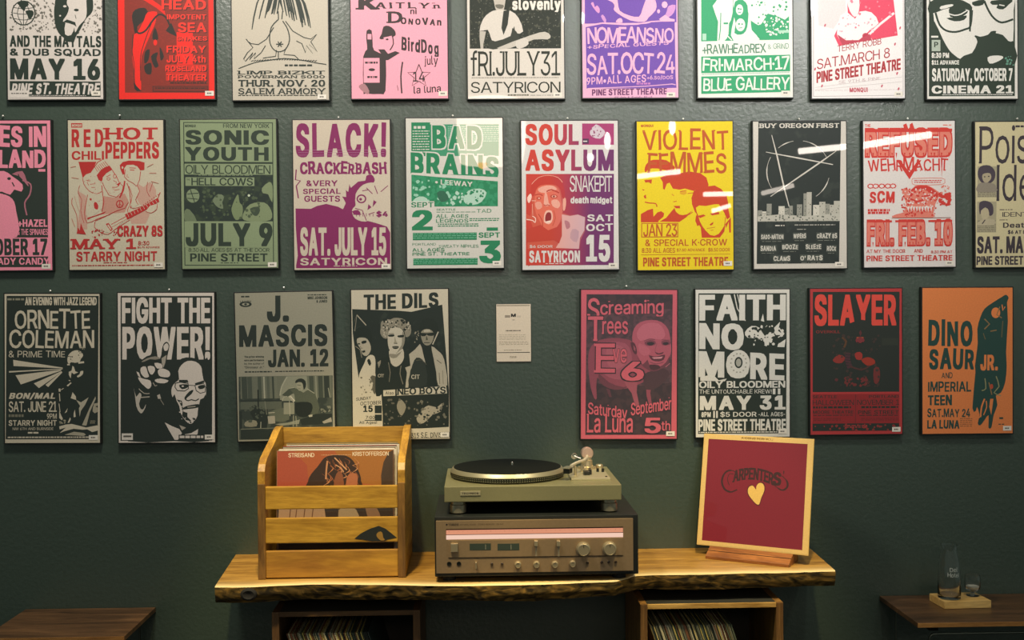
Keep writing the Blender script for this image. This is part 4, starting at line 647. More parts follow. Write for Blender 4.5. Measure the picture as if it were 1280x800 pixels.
def art_limp(a):
    W = 'bdb4a3'; K = '2b332c'
    a.R(0, -400, 700, 570, W)
    rd = random.Random(3)
    for k in range(34):
        x = rd.uniform(170, 460); s = -1 if x < 310 else 1; l = abs(x-310)/150
        a.L([(310+(x-310)*.4, -120), (x-s*10, -20+40*l), (x+s*(5+15*l), rd.uniform(20, 70)+l*110)], [2, 8, 5], K, 2)
    a.L([(300, 60), (302, 105)], 6, K); a.L([(325, 60), (320, 105)], 6, K)
    a.L([(302, 105), (262, 150), (252, 220), (268, 265), (300, 285), (340, 270), (362, 220), (352, 160), (325, 115)], 6, K, 3)
    a.L([(275, 150), (235, 215), (190, 245), (150, 240), (122, 215), (160, 262), (130, 290), (108, 325), (118, 338), (160, 290), (140, 330), (175, 290), (165, 325), (205, 290), (230, 250)], 5, K)
    a.L([(340, 115), (380, 170), (440, 205), (480, 215), (512, 188), (480, 230), (515, 285), (470, 245), (490, 295), (455, 250), (450, 290), (430, 240), (400, 225)], 5, K)
    a.L([(300, 285), (300, 325)], 5, K); a.L([(290, 275), (285, 310), (215, 320)], 5, K); a.L([(340, 270), (330, 300), (390, 305), (415, 330)], 5, K)
    for k in range(6): t = math.pi*k/3; a.L([(308, 243), (308+20*math.cos(t), 243+17*math.sin(t))], 6, K)
    a.L([(80, 378), (170, 345), (250, 332), (330, 322), (420, 330), (500, 345), (565, 355)], 5, K, 3)
    for k in range(26): x = 150+k*14; a.L([(x, 345-14*math.sin((x-80)/480*3.1)), (x+12, 322+abs(x-320)*.06)], 4, K)
    a.M(335, 355, 495, 367, 1, K, .8, 18)
    a.T('LIMP BIZKIT', 78, 390, 558, 410, K, .04, 3, ser=1); a.T('POWERMAN 5000', 78, 415, 556, 431, K, .01, 3, ser=1)
    a.T('THUR. NOV. 20', 78, 440, 558, 478, K, .03, 4, ser=1); a.T('SALEM ARMORY', 78, 486, 558, 520, K, .02, 4, ser=1); a.M(78, 524, 520, 531, 1, K)
def art_kait(a):
    W = 'ee9fb0'; K = '3a2f2f'
    a.R(500, -400, 1400, 600, W)
    a.T('K', 742, -20, 845, 50, K, .08, 3, ser=1); a.T('AITLYn', 835, 8, 1192, 45, K, .03, 2, gap=.3, jit=1, ser=1); a.T('ni', 1028, 42, 1064, 75, K, .03, 1)
    a.T('D', 905, 60, 985, 125, K, .06, 4, ser=1); a.T('ONOVAn', 975, 88, 1200, 132, K, .035, 1, gap=.25, jit=1, dy=-10)
    a.T('BirdDog', 978, 198, 1185, 290, K, .035, 1, gap=.15, jit=.6, dy=-25); a.T('july', 1105, 305, 1180, 368, K, .02, 1, jit=.5)
    st = [(1075+(66 if k % 2 == 0 else 28)*math.sin(math.pi*k/5), 420-(66 if k % 2 == 0 else 28)*math.cos(math.pi*k/5)) for k in range(10)]
    a.L(st+[st[0]], 5, K); a.T('14', 1042, 395, 1108, 450, K, .02, 2); a.T('la luna', 1045, 475, 1196, 518, K, .02, 1, jit=.6, dy=10)
    a.P([(788, 165), (815, 165), (820, 230), (828, 275), (880, 300), (893, 330), (890, 500), (860, 518), (780, 515), (768, 500), (768, 310), (790, 270), (786, 220)], K, 2)
    a.R(792, 185, 814, 215, W); a.R(770, 318, 858, 455, W); a.M(778, 338, 848, 352, 1, K, .8, 9); a.E(815, 383, 18, 8, K); a.M(790, 418, 845, 432, 1, K, .8, 9)
    a.P([(870, 185), (880, 145), (910, 140), (938, 160), (948, 185), (935, 200), (870, 215), (858, 205)], K, 2); a.P([(880, 205), (925, 195), (935, 235), (915, 270), (895, 260)], W); a.L([(930, 200), (935, 240), (915, 275)], 6, K, 2); a.E(900, 215, 8, 5, K)
    a.P([(850, 270), (885, 270), (905, 295), (945, 280), (970, 290), (905, 330), (890, 330)], K); a.L([(985, 340), (975, 420), (980, 515)], 8, K, 2); a.L([(955, 470), (960, 500)], 3, K); a.P([(745, 470), (775, 460), (800, 500), (790, 520), (750, 490)], 'a8777c', 2)
def art_july(a):
    W = 'd2c9bd'; K = '2b2e22'
    a.R(0, -400, 700, 560, W); a.R(75, -320, 580, 265, 't:252a20:4a4a3c:90:.6'); a.spk((80, -100, 575, 260), 160, '77756a', 1.5, 4, 3)
    a.P([(210, -40), (270, -40), (268, 30), (255, 60), (225, 55), (212, 20)], 'b9b0a2', 2); a.P([(218, 20), (262, 22), (256, 42), (226, 40)], '6a665a', 2)
    a.P([(185, 65), (225, 50), (300, 55), (345, 95), (370, 170), (330, 180), (322, 140), (310, 175), (310, 215), (215, 230), (190, 200), (175, 160), (130, 165), (150, 100)], 'cfc6ba', 2)
    a.P([(130, 165), (165, 170), (150, 240), (150, 265), (135, 265), (130, 210)], 'b5ada0'); a.P([(262, 55), (295, 50), (285, 130), (262, 190), (250, 150)], '2b2e26')
    a.P([(190, 215), (215, 225), (300, 195), (310, 150), (350, 200), (330, 240), (240, 265), (180, 265)], '33362c', 2)
    a.P([(225, 262), (410, 192), (490, 172), (522, 195), (505, 215), (430, 215), (300, 262)], 'bdb5a8', 2); a.P([(330, 225), (385, 205), (400, 240), (365, 262), (335, 262)], 'c9c1b5', 2)
    a.T('slovenly', 310, -15, 578, 62, 'ded6ca', .045, 3)
    a.T('fRI.JULY31', 80, 275, 575, 418, K, .0, 3, ser=.8, gap=.05); a.M(85, 425, 570, 434, 1, '8a8578', .5, 8)
    a.T('SATYRICON', 80, 450, 576, 512, K, .0, 1, ser=.6, gap=.04); a.M(285, 520, 400, 532, 1, '66624f', .7, 8); a.M(410, 524, 540, 531, 1, '8a8578')
def art_nomean(a):
    W = 'e3a9c4'; V = '6a45a0'
    a.R(-100, -900, 1400, 1400, W)
    a.R(100, -700, 1150, 250, V); a.P([(110, 290), (300, 255), (560, 275), (800, 262), (960, 230), (1130, 240), (1140, 880), (1150, 1010), (700, 1010), (120, 1000)], V)
    a.P([(300, -60), (420, 10), (440, 60), (430, 90), (480, 140), (620, 220), (780, 240), (830, 190), (910, 110), (920, 30), (880, -60), (820, -60), (760, 90), (720, 180), (600, 160), (500, 105), (480, 20), (450, -60)], W, 2)
    a.P([(170, 20), (200, 5), (215, 60), (240, 40), (270, 80), (265, 130), (230, 110)], 'd08fc0', 2); a.P([(455, 240), (480, 200), (520, 195), (530, 245)], W, 2); a.P([(285, 170), (310, 150), (345, 210), (330, 245)], 'c58cc0', 2)
    a.P([(1060, 60), (1140, 50), (1120, 140), (1060, 190), (1020, 180), (1040, 120)], 'c58cc0', 2); a.P([(950, 210), (1020, 160), (1080, 205), (1130, 215), (1130, 240), (980, 240)], W); a.E(1015, 45, 35, 40, W, 8); a.E(945, 120, 18, 25, W, 7)
    a.L([(110, 280), (300, 245), (560, 262), (700, 266), (860, 238), (1130, 228)], 14, W, 2)
    a.T('NOMEANSNO', 125, 290, 1120, 490, W, .01, 9, jit=.8, gap=.03); a.T('+SPECIAL GUESTS', 130, 490, 1060, 545, W, .015, 4, jit=1, dy=35)
    a.T('SAT.OCT.24', 120, 585, 1130, 850, W, .01, 9, jit=.7, gap=.03); a.T('9PM•ALL AGES', 120, 860, 800, 960, W, .02, 4, jit=.8, dy=20); a.T('+6.50/DOS', 810, 860, 1110, 915, W, .01, 3, jit=.8)
    a.L([(130, 1000), (800, 985), (1100, 965), (1140, 975)], 10, W); a.M(690, 945, 850, 970, 1, 'c07ab8', .8, 20)
    a.T('PINE STREET THEATRE', 180, 1010, 1040, 1085, '6b3160', .03, 3); a.T('SE 9th & Sandy Blvd.', 440, 1098, 880, 1135, '8a4a7a', .02, 1)
def art_raw(a):
    W = 'e0e0d6'; G = '2c9a66'
    a.R(0, -400, 700, 560, W); a.R(72, -290, 556, 218, G)
    a.P([(170, -200), (240, -200), (245, 60), (225, 120), (222, 180), (200, 218), (160, 218), (165, 110), (135, 20), (170, -30)], W, 2); a.L([(180, 60), (178, 150), (170, 215)], 5, G); a.L([(195, 120), (220, 120)], 10, G)
    a.P([(250, -40), (330, -40), (330, 40), (345, 100), (350, 160), (390, 218), (250, 218), (240, 150), (255, 80)], W, 2); a.P([(258, 0), (300, -10), (330, 30), (330, 110), (318, 165), (290, 185), (255, 175), (262, 120), (250, 70)], G, 2); a.E(283, 45, 20, 30, W); a.E(288, 130, 26, 36, W)
    a.E(278, 40, 6, 5, G); a.E(290, 42, 5, 4, G); a.L([(275, 60), (292, 60)], 4, G); a.E(280, 125, 6, 5, G); a.E(297, 126, 5, 4, G); a.L([(278, 148), (298, 146)], 4, G)
    a.P([(340, -200), (560, -200), (558, 85), (500, 90), (440, 70), (420, 100), (400, 130), (370, 125), (330, 60)], W, 2); a.spk((350, -30, 550, 130), 40, G, 3, 9, 2); a.spk((420, 90, 550, 190), 50, W, 3, 9, 8); a.R(495, 165, 555, 180, 'a5cdb4'); a.R(78, 175, 100, 212, 'a5cdb4')
    a.P([(330, 190), (360, 185), (395, 214), (340, 214)], W, 2); a.L([(212, 185), (240, 215)], 6, W)
    a.T('+RAWHEADREX', 78, 232, 430, 292, '4f7f63', .01, 1, jit=.8, gap=.03); a.T('& GRIND', 440, 238, 555, 270, '5f8f73', .0, 0, jit=.8)
    a.R(72, 303, 562, 396, G); a.T('FRI·MARCH·17', 78, 308, 558, 388, W, .02, 3, jit=.7, gap=.04); a.R(72, 415, 562, 512, G); a.T('BLUE GALLERY', 82, 420, 560, 500, W, .02, 3, jit=.7, gap=.04); a.L([(125, 495), (215, 492)], 6, W); a.M(75, 400, 560, 408, 1, '9cc0a8', .6, 6)
def art_robb(a):
    W = 'e6dfdc'; R1 = 'd8445e'; B = 'a32c30'
    a.R(500, -400, 1400, 600, W); a.Rl(690, -270, 1187, 530, 3, 'a8a09e')
    a.P([(860, -280), (1100, -280), (1155, 192), (830, 245), (805, 190), (850, 90), (880, 60)], R1); a.P([(700, -250), (860, -250), (870, 50), (800, 150), (720, 130)], 'd8cdcb')
    a.P([(875, -60), (930, -60), (945, 20), (930, 80), (905, 75), (880, 20)], 'ecd5d5', 2); a.P([(840, 75), (880, 60), (920, 95), (945, 55), (1010, 60), (1050, 120), (1000, 160), (940, 215), (860, 225), (820, 185), (830, 120)], W, 2); a.spk((830, 80, 1030, 220), 20, 'e2a4ac', 3, 8, 4)
    a.L([(985, 195), (1060, 125), (1135, 65)], 13, 'f0d9d9'); a.E(978, 192, 18, 17, 'b03045'); a.P([(820, 180), (870, 215), (940, 215), (1000, 180), (1010, 215), (850, 240)], 'b53c4e'); a.spk((870, -200, 1150, 190), 35, 'e27a8a', 3, 10, 9)
    a.T('TERRY ROBB', 822, 245, 1065, 282, B, .005, 0, dy=42, gap=.05); a.T('SAT.MARCH 8', 710, 320, 1112, 378, B, -.012, 0, dy=62, gap=.03); a.T('PINE STREET THEATRE', 708, 390, 1172, 455, B, .04, 2, dy=70, gap=.04)
    a.T('SE 9TH & PINE', 830, 442, 1060, 460, 'b9a0a0', -.01, 0, dy=20); a.M(700, 495, 1180, 501, 1, 'c5b2b2', .4); a.T('MONQUI', 890, 482, 990, 510, 'b8505c', .04, 0); a.L([(700, 478), (1180, 425)], 2, 'bbb0ae'); a.L([(700, 492), (1180, 452)], 2, 'bbb0ae')
    for x, y in ((1140, 240), (1152, 405), (1068, 475), (1160, 492), (1168, 150), (738, 470), (755, 130), (700, 375)): a.E(x, y, 5, 10, 'c25a68', 6, 20)
def art_cinema(a):
    W = 'dad6cc'; K = '283528'
    a.R(100, -600, 1000, 760, W); a.R(242, -420, 878, 712, K)
    a.P([(275, 95), (260, -300), (850, -300), (868, 60), (865, 300), (850, 320), (790, 250), (735, 235), (740, 218), (700, 222), (680, 245), (620, 262), (575, 255), (600, 285), (590, 330), (560, 390), (505, 405), (475, 430), (430, 400), (390, 360), (345, 280), (310, 200), (285, 150)], W, 2)
    a.P([(244, 0), (330, -30), (440, -30), (545, 15), (560, 60), (520, 70), (440, 40), (350, 55), (244, 90)], K, 2); a.P([(330, 30), (410, 15), (415, 30), (330, 55)], W, 2); a.P([(320, 90), (380, 60), (470, 55), (545, 65), (540, 170), (490, 215), (420, 222), (360, 200), (320, 150)], W, 2)
    a.L([(290, 80), (320, 170), (370, 215), (440, 225), (510, 205), (548, 180), (560, 60)], 15, K, 3); a.P([(395, 40), (470, 40), (530, 70), (480, 110), (400, 110)], K, 3); a.L([(385, 85), (430, 100), (480, 90), (525, 60)], 9, W, 2); a.P([(370, 120), (430, 145), (500, 135), (520, 100), (440, 115)], K, 2); a.P([(540, 60), (560, 60), (550, 225), (538, 220)], K)
    a.L([(650, -10), (680, 60), (720, 120), (780, 155), (865, 130)], 15, K, 3); a.P([(560, 0), (650, -20), (640, 20), (580, 30)], K, 2); a.P([(700, -10), (860, -20), (830, 20), (790, 55), (740, 45), (750, 20), (710, 20)], K, 2); a.L([(760, 20), (800, 28)], 8, W)
    a.P([(580, 250), (620, 262), (680, 245), (700, 222), (740, 218), (735, 240), (780, 250), (820, 290), (850, 300), (870, 310), (870, 500), (470, 480), (500, 405), (560, 385), (600, 300)], K, 2); a.P([(675, 420), (720, 405), (780, 408), (790, 425), (740, 455), (690, 465)], W, 2); a.P([(250, 200), (320, 300), (400, 420), (480, 440), (480, 500), (250, 500)], K); a.spk((810, 410, 868, 480), 14, '5f8f7a', 4, 12)
    a.R(262, 285, 326, 370, 'a7b0a0'); a.T('P', 280, 300, 310, 340, K, .03); a.R(258, 254, 310, 268, W)
    a.T('8:30 PM', 262, 382, 390, 422, W, .04, 1); a.T('$11 ADVANCE', 262, 436, 465, 476, W, .04, 1); a.T('SATURDAY, OCTOBER 7', 265, 500, 860, 615, W, .035, 4, gap=.05); a.T('CINEMA 21', 262, 630, 868, 692, W, .07, 5)
    a.M(340, 698, 860, 707, 1, W, .6, 8)
def art_pink(a):
    W = 'ee8fa4'; K = '2a332c'
    a.R(-300, 0, 300, 800, W); a.R(-200, 55, 232, 752, K)
    a.T('BABES IN', -190, 62, 228, 170, W, .045, 5, jit=.4, gap=.06); a.T('TOYLAND', -190, 180, 225, 272, W, .045, 5, jit=.4, gap=.06); a.R(188, 276, 222, 288, W)
    a.P([(-150, 600), (-120, 420), (-20, 400), (10, 395), (60, 420), (78, 480), (80, 605), (-100, 605)], W, 3); a.P([(-30, 300), (20, 285), (60, 310), (110, 350), (105, 385), (70, 375), (50, 400), (10, 385), (-30, 380)], W, 2)
    a.P([(60, 300), (110, 285), (130, 330), (140, 360), (125, 345), (95, 310)], 'b06a78', 2); a.L([(110, 330), (150, 350), (145, 400), (120, 440), (130, 500)], 7, 'b06a78', 3); a.E(45, 322, 9, 7, K); a.L([(60, 340), (70, 360)], 6, K); a.L([(15, 395), (40, 400)], 5, K); a.L([(90, 300), (100, 340)], 5, K)
    a.T('+HAZEL', 86, 520, 230, 556, W, .05, 1); a.T('& THE SPINANES', 82, 566, 232, 596, W, .02, 0, gap=.05); a.R(-180, 608, 235, 700, W); a.T('OCTOBER 17', -170, 612, 228, 695, K, .045, 4); a.T('EVER READY CANDY', -185, 706, 238, 740, W, .05, 1)
def art_chili(a):
    W = 'c6bca4'; R1 = 'b42c2a'
    a.R(300, 0, 900, 800, W)
    a.R(348, 54, 402, 76, R1); a.T('MONQUI', 352, 59, 398, 72, W, .04)
    a.T('RED', 350, 84, 505, 172, R1, .035, 3, gap=.35); a.T('HOT', 515, 76, 772, 136, R1, .06, 6, ser=1.2); a.T('CHILI', 350, 190, 508, 234, R1, .05, 2); a.T('PEPPERS', 515, 145, 778, 230, R1, .045, 3)
    a.tf = (343.4, 214.6, .5122)
    F_ = 'c08e7c'
    a.P([(300, 380), (420, 400), (520, 360), (560, 440), (520, 540), (300, 560)], F_, 1); a.P([(620, 260), (700, 300), (760, 250), (820, 330), (800, 420), (700, 480), (640, 420)], 'c49c8a', 2); a.P([(60, 700), (90, 500), (70, 330), (150, 380), (160, 560), (160, 700)], 'c49c8a', 1); a.P([(570, 590), (700, 520), (760, 560), (720, 650), (580, 650)], 'c49c8a', 1)
    a.P([(78, 55), (250, 55), (215, 130), (195, 160), (150, 175), (118, 210)], R1); a.P([(118, 210), (150, 175), (200, 165), (260, 220), (310, 260), (300, 340), (250, 365), (180, 330), (140, 270)], W, 1); a.L([(118, 210), (130, 270), (180, 335), (250, 362), (300, 340)], 6, R1, 2); a.L([(150, 230), (190, 240)], 5, R1); a.L([(190, 270), (240, 265)], 5, R1); a.L([(200, 300), (235, 300)], 5, R1); a.L([(160, 250), (175, 280)], 5, R1); a.spk((130, 190, 300, 350), 12, R1, 3, 5, 2)
    a.P([(215, 120), (260, 60), (300, 40), (370, 95), (330, 110), (290, 140), (255, 190)], W); a.L([(215, 125), (262, 60), (300, 38)], 8, R1)
    for k in range(7): a.L([(232+k*16, 105-k*9), (262+k*17, 150-k*9)], 5, R1)
    a.P([(252, 185), (290, 135), (330, 108), (375, 92), (402, 130), (345, 165), (315, 205), (300, 245), (270, 230)], R1, 1)
    a.P([(310, 205), (345, 165), (400, 140), (440, 190), (470, 260), (510, 270), (500, 330), (470, 375), (420, 395), (360, 370), (325, 300), (305, 250)], W, 1); a.L([(400, 135), (440, 195), (470, 260), (505, 290), (490, 350), (440, 395), (370, 375), (325, 300), (305, 250)], 6, R1); a.L([(345, 200), (385, 180)], 6, R1); a.E(425, 195, 16, 22, R1); a.E(425, 196, 10, 16, W); a.E(365, 220, 18, 14, R1); a.E(365, 220, 13, 9, W); a.L([(410, 235), (440, 250), (435, 270)], 5, R1); a.L([(400, 300), (440, 300), (465, 285)], 6, R1); a.P([(440, 270), (485, 250), (462, 290)], R1); a.L([(420, 330), (470, 320)], 5, R1); a.spk((340, 290, 430, 370), 9, F_, 3, 6, 3)
    a.P([(472, 90), (500, 60), (560, 45), (660, 50), (710, 65), (708, 135), (670, 140), (640, 100), (600, 85), (540, 90), (515, 130), (525, 170), (500, 180), (480, 130)], R1, 1); a.P([(515, 120), (540, 88), (600, 85), (640, 105), (670, 145), (665, 220), (640, 290), (590, 260), (550, 240), (520, 200)], W, 1); a.L([(525, 130), (518, 200), (550, 235), (600, 262), (635, 292), (662, 230), (672, 150)], 6, R1); a.L([(565, 115), (625, 118)], 7, R1); a.L([(570, 135), (612, 138)], 8, R1); a.L([(545, 175), (540, 200), (560, 205)], 5, R1); a.E(498, 110, 16, 20, R1); a.E(498, 112, 9, 12, W)
    a.L([(520, 240), (505, 330), (470, 400)], 14, R1, 2); a.L([(300, 280), (310, 380), (320, 440), (300, 530)], 7, R1, 2); a.L([(540, 260), (565, 330), (575, 440), (575, 500)], 7, R1, 2); a.P([(560, 290), (600, 300), (640, 290), (660, 340), (620, 420), (640, 470), (600, 500), (575, 470), (590, 400)], W, 1); a.L([(560, 290), (590, 380), (575, 470), (600, 505), (690, 480)], 5, R1, 2); a.L([(640, 290), (662, 340), (625, 420), (650, 465)], 5, R1, 2)
    a.P([(160, 370), (220, 355), (310, 380), (305, 500), (180, 600), (150, 560), (150, 450)], W, 1); a.L([(165, 370), (150, 450), (135, 540), (160, 640), (260, 600), (380, 560)], 6, R1, 2); a.P([(225, 450), (245, 440), (265, 470), (262, 510), (230, 500)], R1, 2); a.P([(160, 590), (230, 570), (340, 530), (320, 550), (200, 590), (165, 610)], R1, 1); a.E(195, 415, 10, 12, R1, 8); a.spk((170, 400, 300, 520), 10, R1, 2, 5, 4)
    a.E(472, 460, 36, 38, R1, 20); a.E(472, 460, 27, 28, F_, 20); a.L([(472, 428), (472, 492)], 7, R1); a.L([(450, 480), (472, 460), (495, 480)], 6, R1)
    a.P([(330, 640), (420, 590), (530, 540), (560, 450), (580, 455), (560, 540), (575, 590), (480, 650), (430, 700), (380, 740), (240, 700), (240, 620)], W, 1); a.L([(240, 620), (330, 580), (430, 530), (520, 500), (550, 450), (575, 450), (545, 520), (560, 570)], 6, R1, 1); a.L([(240, 620), (230, 680), (290, 730), (360, 750), (430, 700), (570, 610)], 6, R1, 2); a.P([(338, 650), (365, 640), (405, 700), (385, 722)], R1); a.P([(352, 660), (364, 655), (392, 700), (384, 708)], W); a.L([(390, 655), (540, 575)], 6, R1); a.L([(400, 680), (545, 600)], 4, R1)
    a.P([(520, 560), (700, 480), (840, 400), (850, 440), (720, 520), (545, 610)], R1); a.L([(840, 400), (860, 350)], 7, R1)
    for k in range(10): a.L([(545+k*30, 552-k*14), (560+k*30, 585-k*15)], 4, W)
    for k in range(8): a.E(700+k*20, 470-k*14, 5, 6, R1, 6)
    a.P([(720, 530), (760, 480), (830, 460), (825, 510), (780, 545), (740, 545)], W, 1); a.L([(720, 530), (770, 548), (825, 515), (830, 460)], 5, R1, 2)
    a.P([(60, 740), (70, 680), (90, 710), (100, 640), (118, 690), (150, 750)], R1, 1); a.L([(20, 400), (15, 460), (60, 560), (70, 680)], 5, R1, 2); a.L([(90, 280), (75, 350), (110, 420), (100, 520), (130, 640)], 4, R1, 2); a.L([(40, 380), (60, 460), (90, 540)], 4, F_, 2); a.L([(740, 250), (730, 330), (760, 390)], 4, R1, 2); a.L([(790, 250), (760, 340)], 4, R1); a.spk((190, 700, 330, 780), 26, R1, 4, 11, 5); a.spk((400, 720, 450, 760), 8, R1, 4, 10, 5)
    a.tf = (0, 0, 1)
    for q in (((720, 270), (750, 255)), ((730, 300), (765, 300)), ((350, 320), (385, 325)), ((345, 270), (370, 265)), ((740, 340), (775, 350)), ((350, 520), (365, 560))): a.L(q, 3, 'bf7a68')
    a.T('CRAZY 8S', 572, 556, 795, 610, R1, .035, 2, gap=.06); a.T('MAY 1', 352, 620, 665, 670, R1, .05, 5, ser=1.3); a.T('8:30', 675, 632, 730, 652, R1, .01); a.T('$5.75 ADVANCE', 672, 657, 780, 668, R1, .01); a.T('STARRY NIGHT', 372, 682, 768, 730, R1, .035, 2)
    a.M(505, 735, 620, 741, 1, R1); a.M(352, 748, 790, 755, 1, R1, .6, 9)
def art_sonic(a):
    W = '84926f'; D = '2c382c'
    a.R(0, 0, 600, 800, W); a.Rl(58, 50, 496, 748, 4, D); a.T('MONQUI', 66, 62, 118, 76, D, .06); a.T('FROM NEW YORK', 252, 56, 478, 78, D, .01)
    a.T('SONIC', 68, 88, 476, 160, D, .075, 5); a.T('YOUTH', 66, 170, 474, 238, D, .075, 5); a.R(60, 243, 492, 252, D); a.R(60, 305, 492, 532, 't:26312a:34402f:40:.55'); a.M(130, 306, 400, 314, 1, W, .4)
    a.T('OILY BLOODMEN', 66, 258, 482, 302, D, .005, 1, gap=.04); a.R(66, 318, 403, 360, W); a.T('HELL COWS', 95, 320, 396, 358, D, .008, 1, gap=.05); a.T('THE', 70, 324, 88, 334, D)
    a.E(102, 408, 32, 34, '7d8b6b'); a.L([(75, 400), (130, 395)], 4, D); a.L([(90, 378), (110, 440)], 4, D); a.L([(75, 420), (125, 425)], 4, D)
    a.P([(200, 425), (225, 400), (255, 410), (245, 440), (250, 470), (225, 465), (205, 445)], '6f7c60', 2); a.P([(300, 440), (322, 400), (330, 440), (345, 460), (340, 510), (310, 525), (290, 480)], '76845f', 3)
    a.P([(345, 500), (380, 450), (450, 440), (485, 480), (480, 525), (400, 532), (350, 525)], '7d8a66', 3); a.P([(380, 470), (420, 460), (430, 480), (415, 505), (395, 500)], '3c4938', 2); a.P([(440, 370), (475, 340), (492, 360), (490, 440), (470, 400), (445, 395)], '7d8a66', 2); a.P([(62, 480), (85, 475), (120, 530), (62, 530)], '6a775a', 2)
    a.spk((120, 370, 440, 525), 60, '4a573f', 3, 10, 3); a.E(376, 406, 6, 6, 'c5cfb2')
    a.R(60, 532, 492, 660, W); a.T('JULY 9', 65, 540, 490, 655, D, .05, 5); a.T('8:30·ALL AGES·$5 AT THE DOOR', 78, 660, 475, 683, D, .005, 0, gap=.05); a.T('PINE STREET', 86, 688, 465, 728, D, .06, 2); a.M(235, 733, 325, 739, 1, D)
def art_slack(a):
    W = 'c6b8a4'; P = '7f2157'
    a.R(0, 0, 600, 800, W)
    a.P([(56, 470), (130, 472), (160, 458), (205, 448), (262, 462), (285, 474), (310, 476), (345, 520), (420, 535), (455, 545), (500, 560), (516, 590), (516, 762), (58, 762)], P)
    a.T('SLACK!', 58, 50, 498, 222, P, .06, 8, gap=.14, jit=.3, drip=.4); a.M(70, 185, 490, 222, 3, 'a8819a', .12, 3)
    a.T('CRACKERBASH', 78, 238, 500, 306, P, .05, 3, jit=.9, ser=.7); a.T('&VERY', 108, 333, 260, 362, P, .04, 1); a.T('SPECIAL', 92, 372, 275, 400, P, .04, 1, jit=.4); a.T('GUESTS', 98, 408, 272, 438, P, .05, 1)
    a.P([(285, 478), (300, 445), (282, 412), (302, 415), (300, 380), (312, 390), (318, 350), (325, 370), (360, 340), (395, 335), (400, 312), (425, 305), (440, 325), (436, 345), (400, 360), (360, 385), (345, 430), (350, 470), (340, 520), (310, 500)], P, 2)
    a.P([(348, 400), (385, 355), (440, 345), (470, 370), (475, 420), (445, 470), (440, 510), (395, 535), (345, 520), (330, 480), (350, 450)], W, 3)
    a.E(376, 424, 24, 22, P); a.E(376, 424, 17, 15, W); a.E(372, 426, 7, 7, P); a.P([(410, 450), (425, 465), (405, 480)], P); a.P([(435, 430), (450, 440), (430, 465)], P)
    for k in range(6): a.L([(348+k*17, 488+k*2), (352+k*16, 510)], 3, P)
    for q in ([(400, 370), (430, 400)], [(440, 360), (455, 400)], [(470, 390), (505, 360)], [(345, 470), (380, 480), (400, 530)], [(410, 500), (440, 490)], [(335, 500), (375, 500)], [(380, 385), (410, 380)]): a.L(q, 4, P)
    a.P([(330, 485), (360, 478), (372, 500), (345, 502)], P, 2)
    a.T('$4', 448, 482, 505, 515, P, .06, 2); a.L([(60, 280), (56, 330), (80, 335), (60, 360), (70, 420)], 6, P)
    a.T('SAT. JULY 15', 78, 562, 496, 702, W, .05, 6, gap=.05); a.T('SATYRICON', 78, 712, 500, 748, W, .05, 4); a.M(240, 750, 360, 756, 1, W); a.P([(56, 545), (66, 700), (56, 760)], W)
def art_brains(a):
    W = 'c9c5ba'; G = '1f7a50'
    a.R(0, 0, 600, 800, W); a.R(56, 50, 148, 215, G); a.M(62, 90, 144, 205, 9, W, .35, 9); a.M(68, 68, 130, 84, 1, W, .8, 16)
    a.R(148, 60, 485, 215, '3c8a66'); a.M(235, 70, 485, 150, 8, '8fb8a0', .45, 8)
    for t, x0, y0, x1, y1 in (('BAD', 158, 62, 402, 178), ('BRAINS', 52, 190, 484, 300)):
        a.T(t, x0, y0, x1, y1, G, .05, 5, ol=W, ow=.075, dy=-26 if t != 'BAD' else -8, jit=.2, gap=.12)
    a.R(56, 305, 480, 462, 't:1f7a50:2f8a60:60:.5'); a.P([(56, 295), (480, 320), (480, 340), (190, 318), (56, 305)], W); a.T('• LEEWAY', 172, 328, 355, 352, W, .06, 2, dy=-14)
    a.spk((65, 330, 250, 455), 26, '8fbfa5', 3, 13, 4); a.P([(65, 430), (95, 412), (130, 420), (140, 455), (70, 458)], 'a9c8b4', 2); a.P([(310, 425), (335, 385), (390, 375), (425, 395), (400, 440), (360, 455), (325, 450)], 'a9c8b4', 2); a.spk((310, 380, 420, 455), 22, G, 3, 9, 5); a.spk((240, 390, 310, 450), 12, 'a9c8b4', 4, 14, 6); a.P([(180, 395), (215, 385), (240, 425), (200, 440)], '2b6048', 2)
    a.R(52, 436, 168, 584, W); a.T('SEPT', 54, 440, 164, 466, G, .06, 2); a.T('2', 58, 478, 160, 578, G, .09, 8)
    a.T('SEATTLE', 178, 472, 272, 482, G, .01); a.M(178, 488, 370, 493, 1, G); a.T('TAD', 376, 474, 448, 494, G, .0, 1, jit=.5); a.T('ALL AGES', 176, 498, 335, 518, G, .01, 1, jit=.8); a.T('LEGENDS', 176, 520, 335, 542, G, .02, 1, jit=.8); a.M(340, 520, 486, 538, 2, G, .5, 9); a.M(185, 546, 385, 565, 2, G, .5, 9)
    a.R(62, 590, 376, 626, G); a.M(62, 594, 376, 624, 3, '78b092', .3, 12); a.R(425, 566, 480, 582, G); a.T('SEPT', 385, 590, 490, 616, G, .06, 2); a.T('3', 388, 630, 494, 742, G, .09, 8)
    a.T('PORTLAND', 60, 640, 175, 652, G, .0); a.T('SWEATY NIPPLES', 190, 648, 384, 664, G, .0, 0, jit=.8); a.T('ALL AGES', 60, 664, 218, 682, G, .01, 1, jit=.8); a.T('PINE ST. THEATRE', 60, 684, 340, 702, G, .015, 1, jit=.8); a.R(64, 715, 380, 748, G); a.M(64, 718, 380, 746, 3, '78b092', .3, 12)
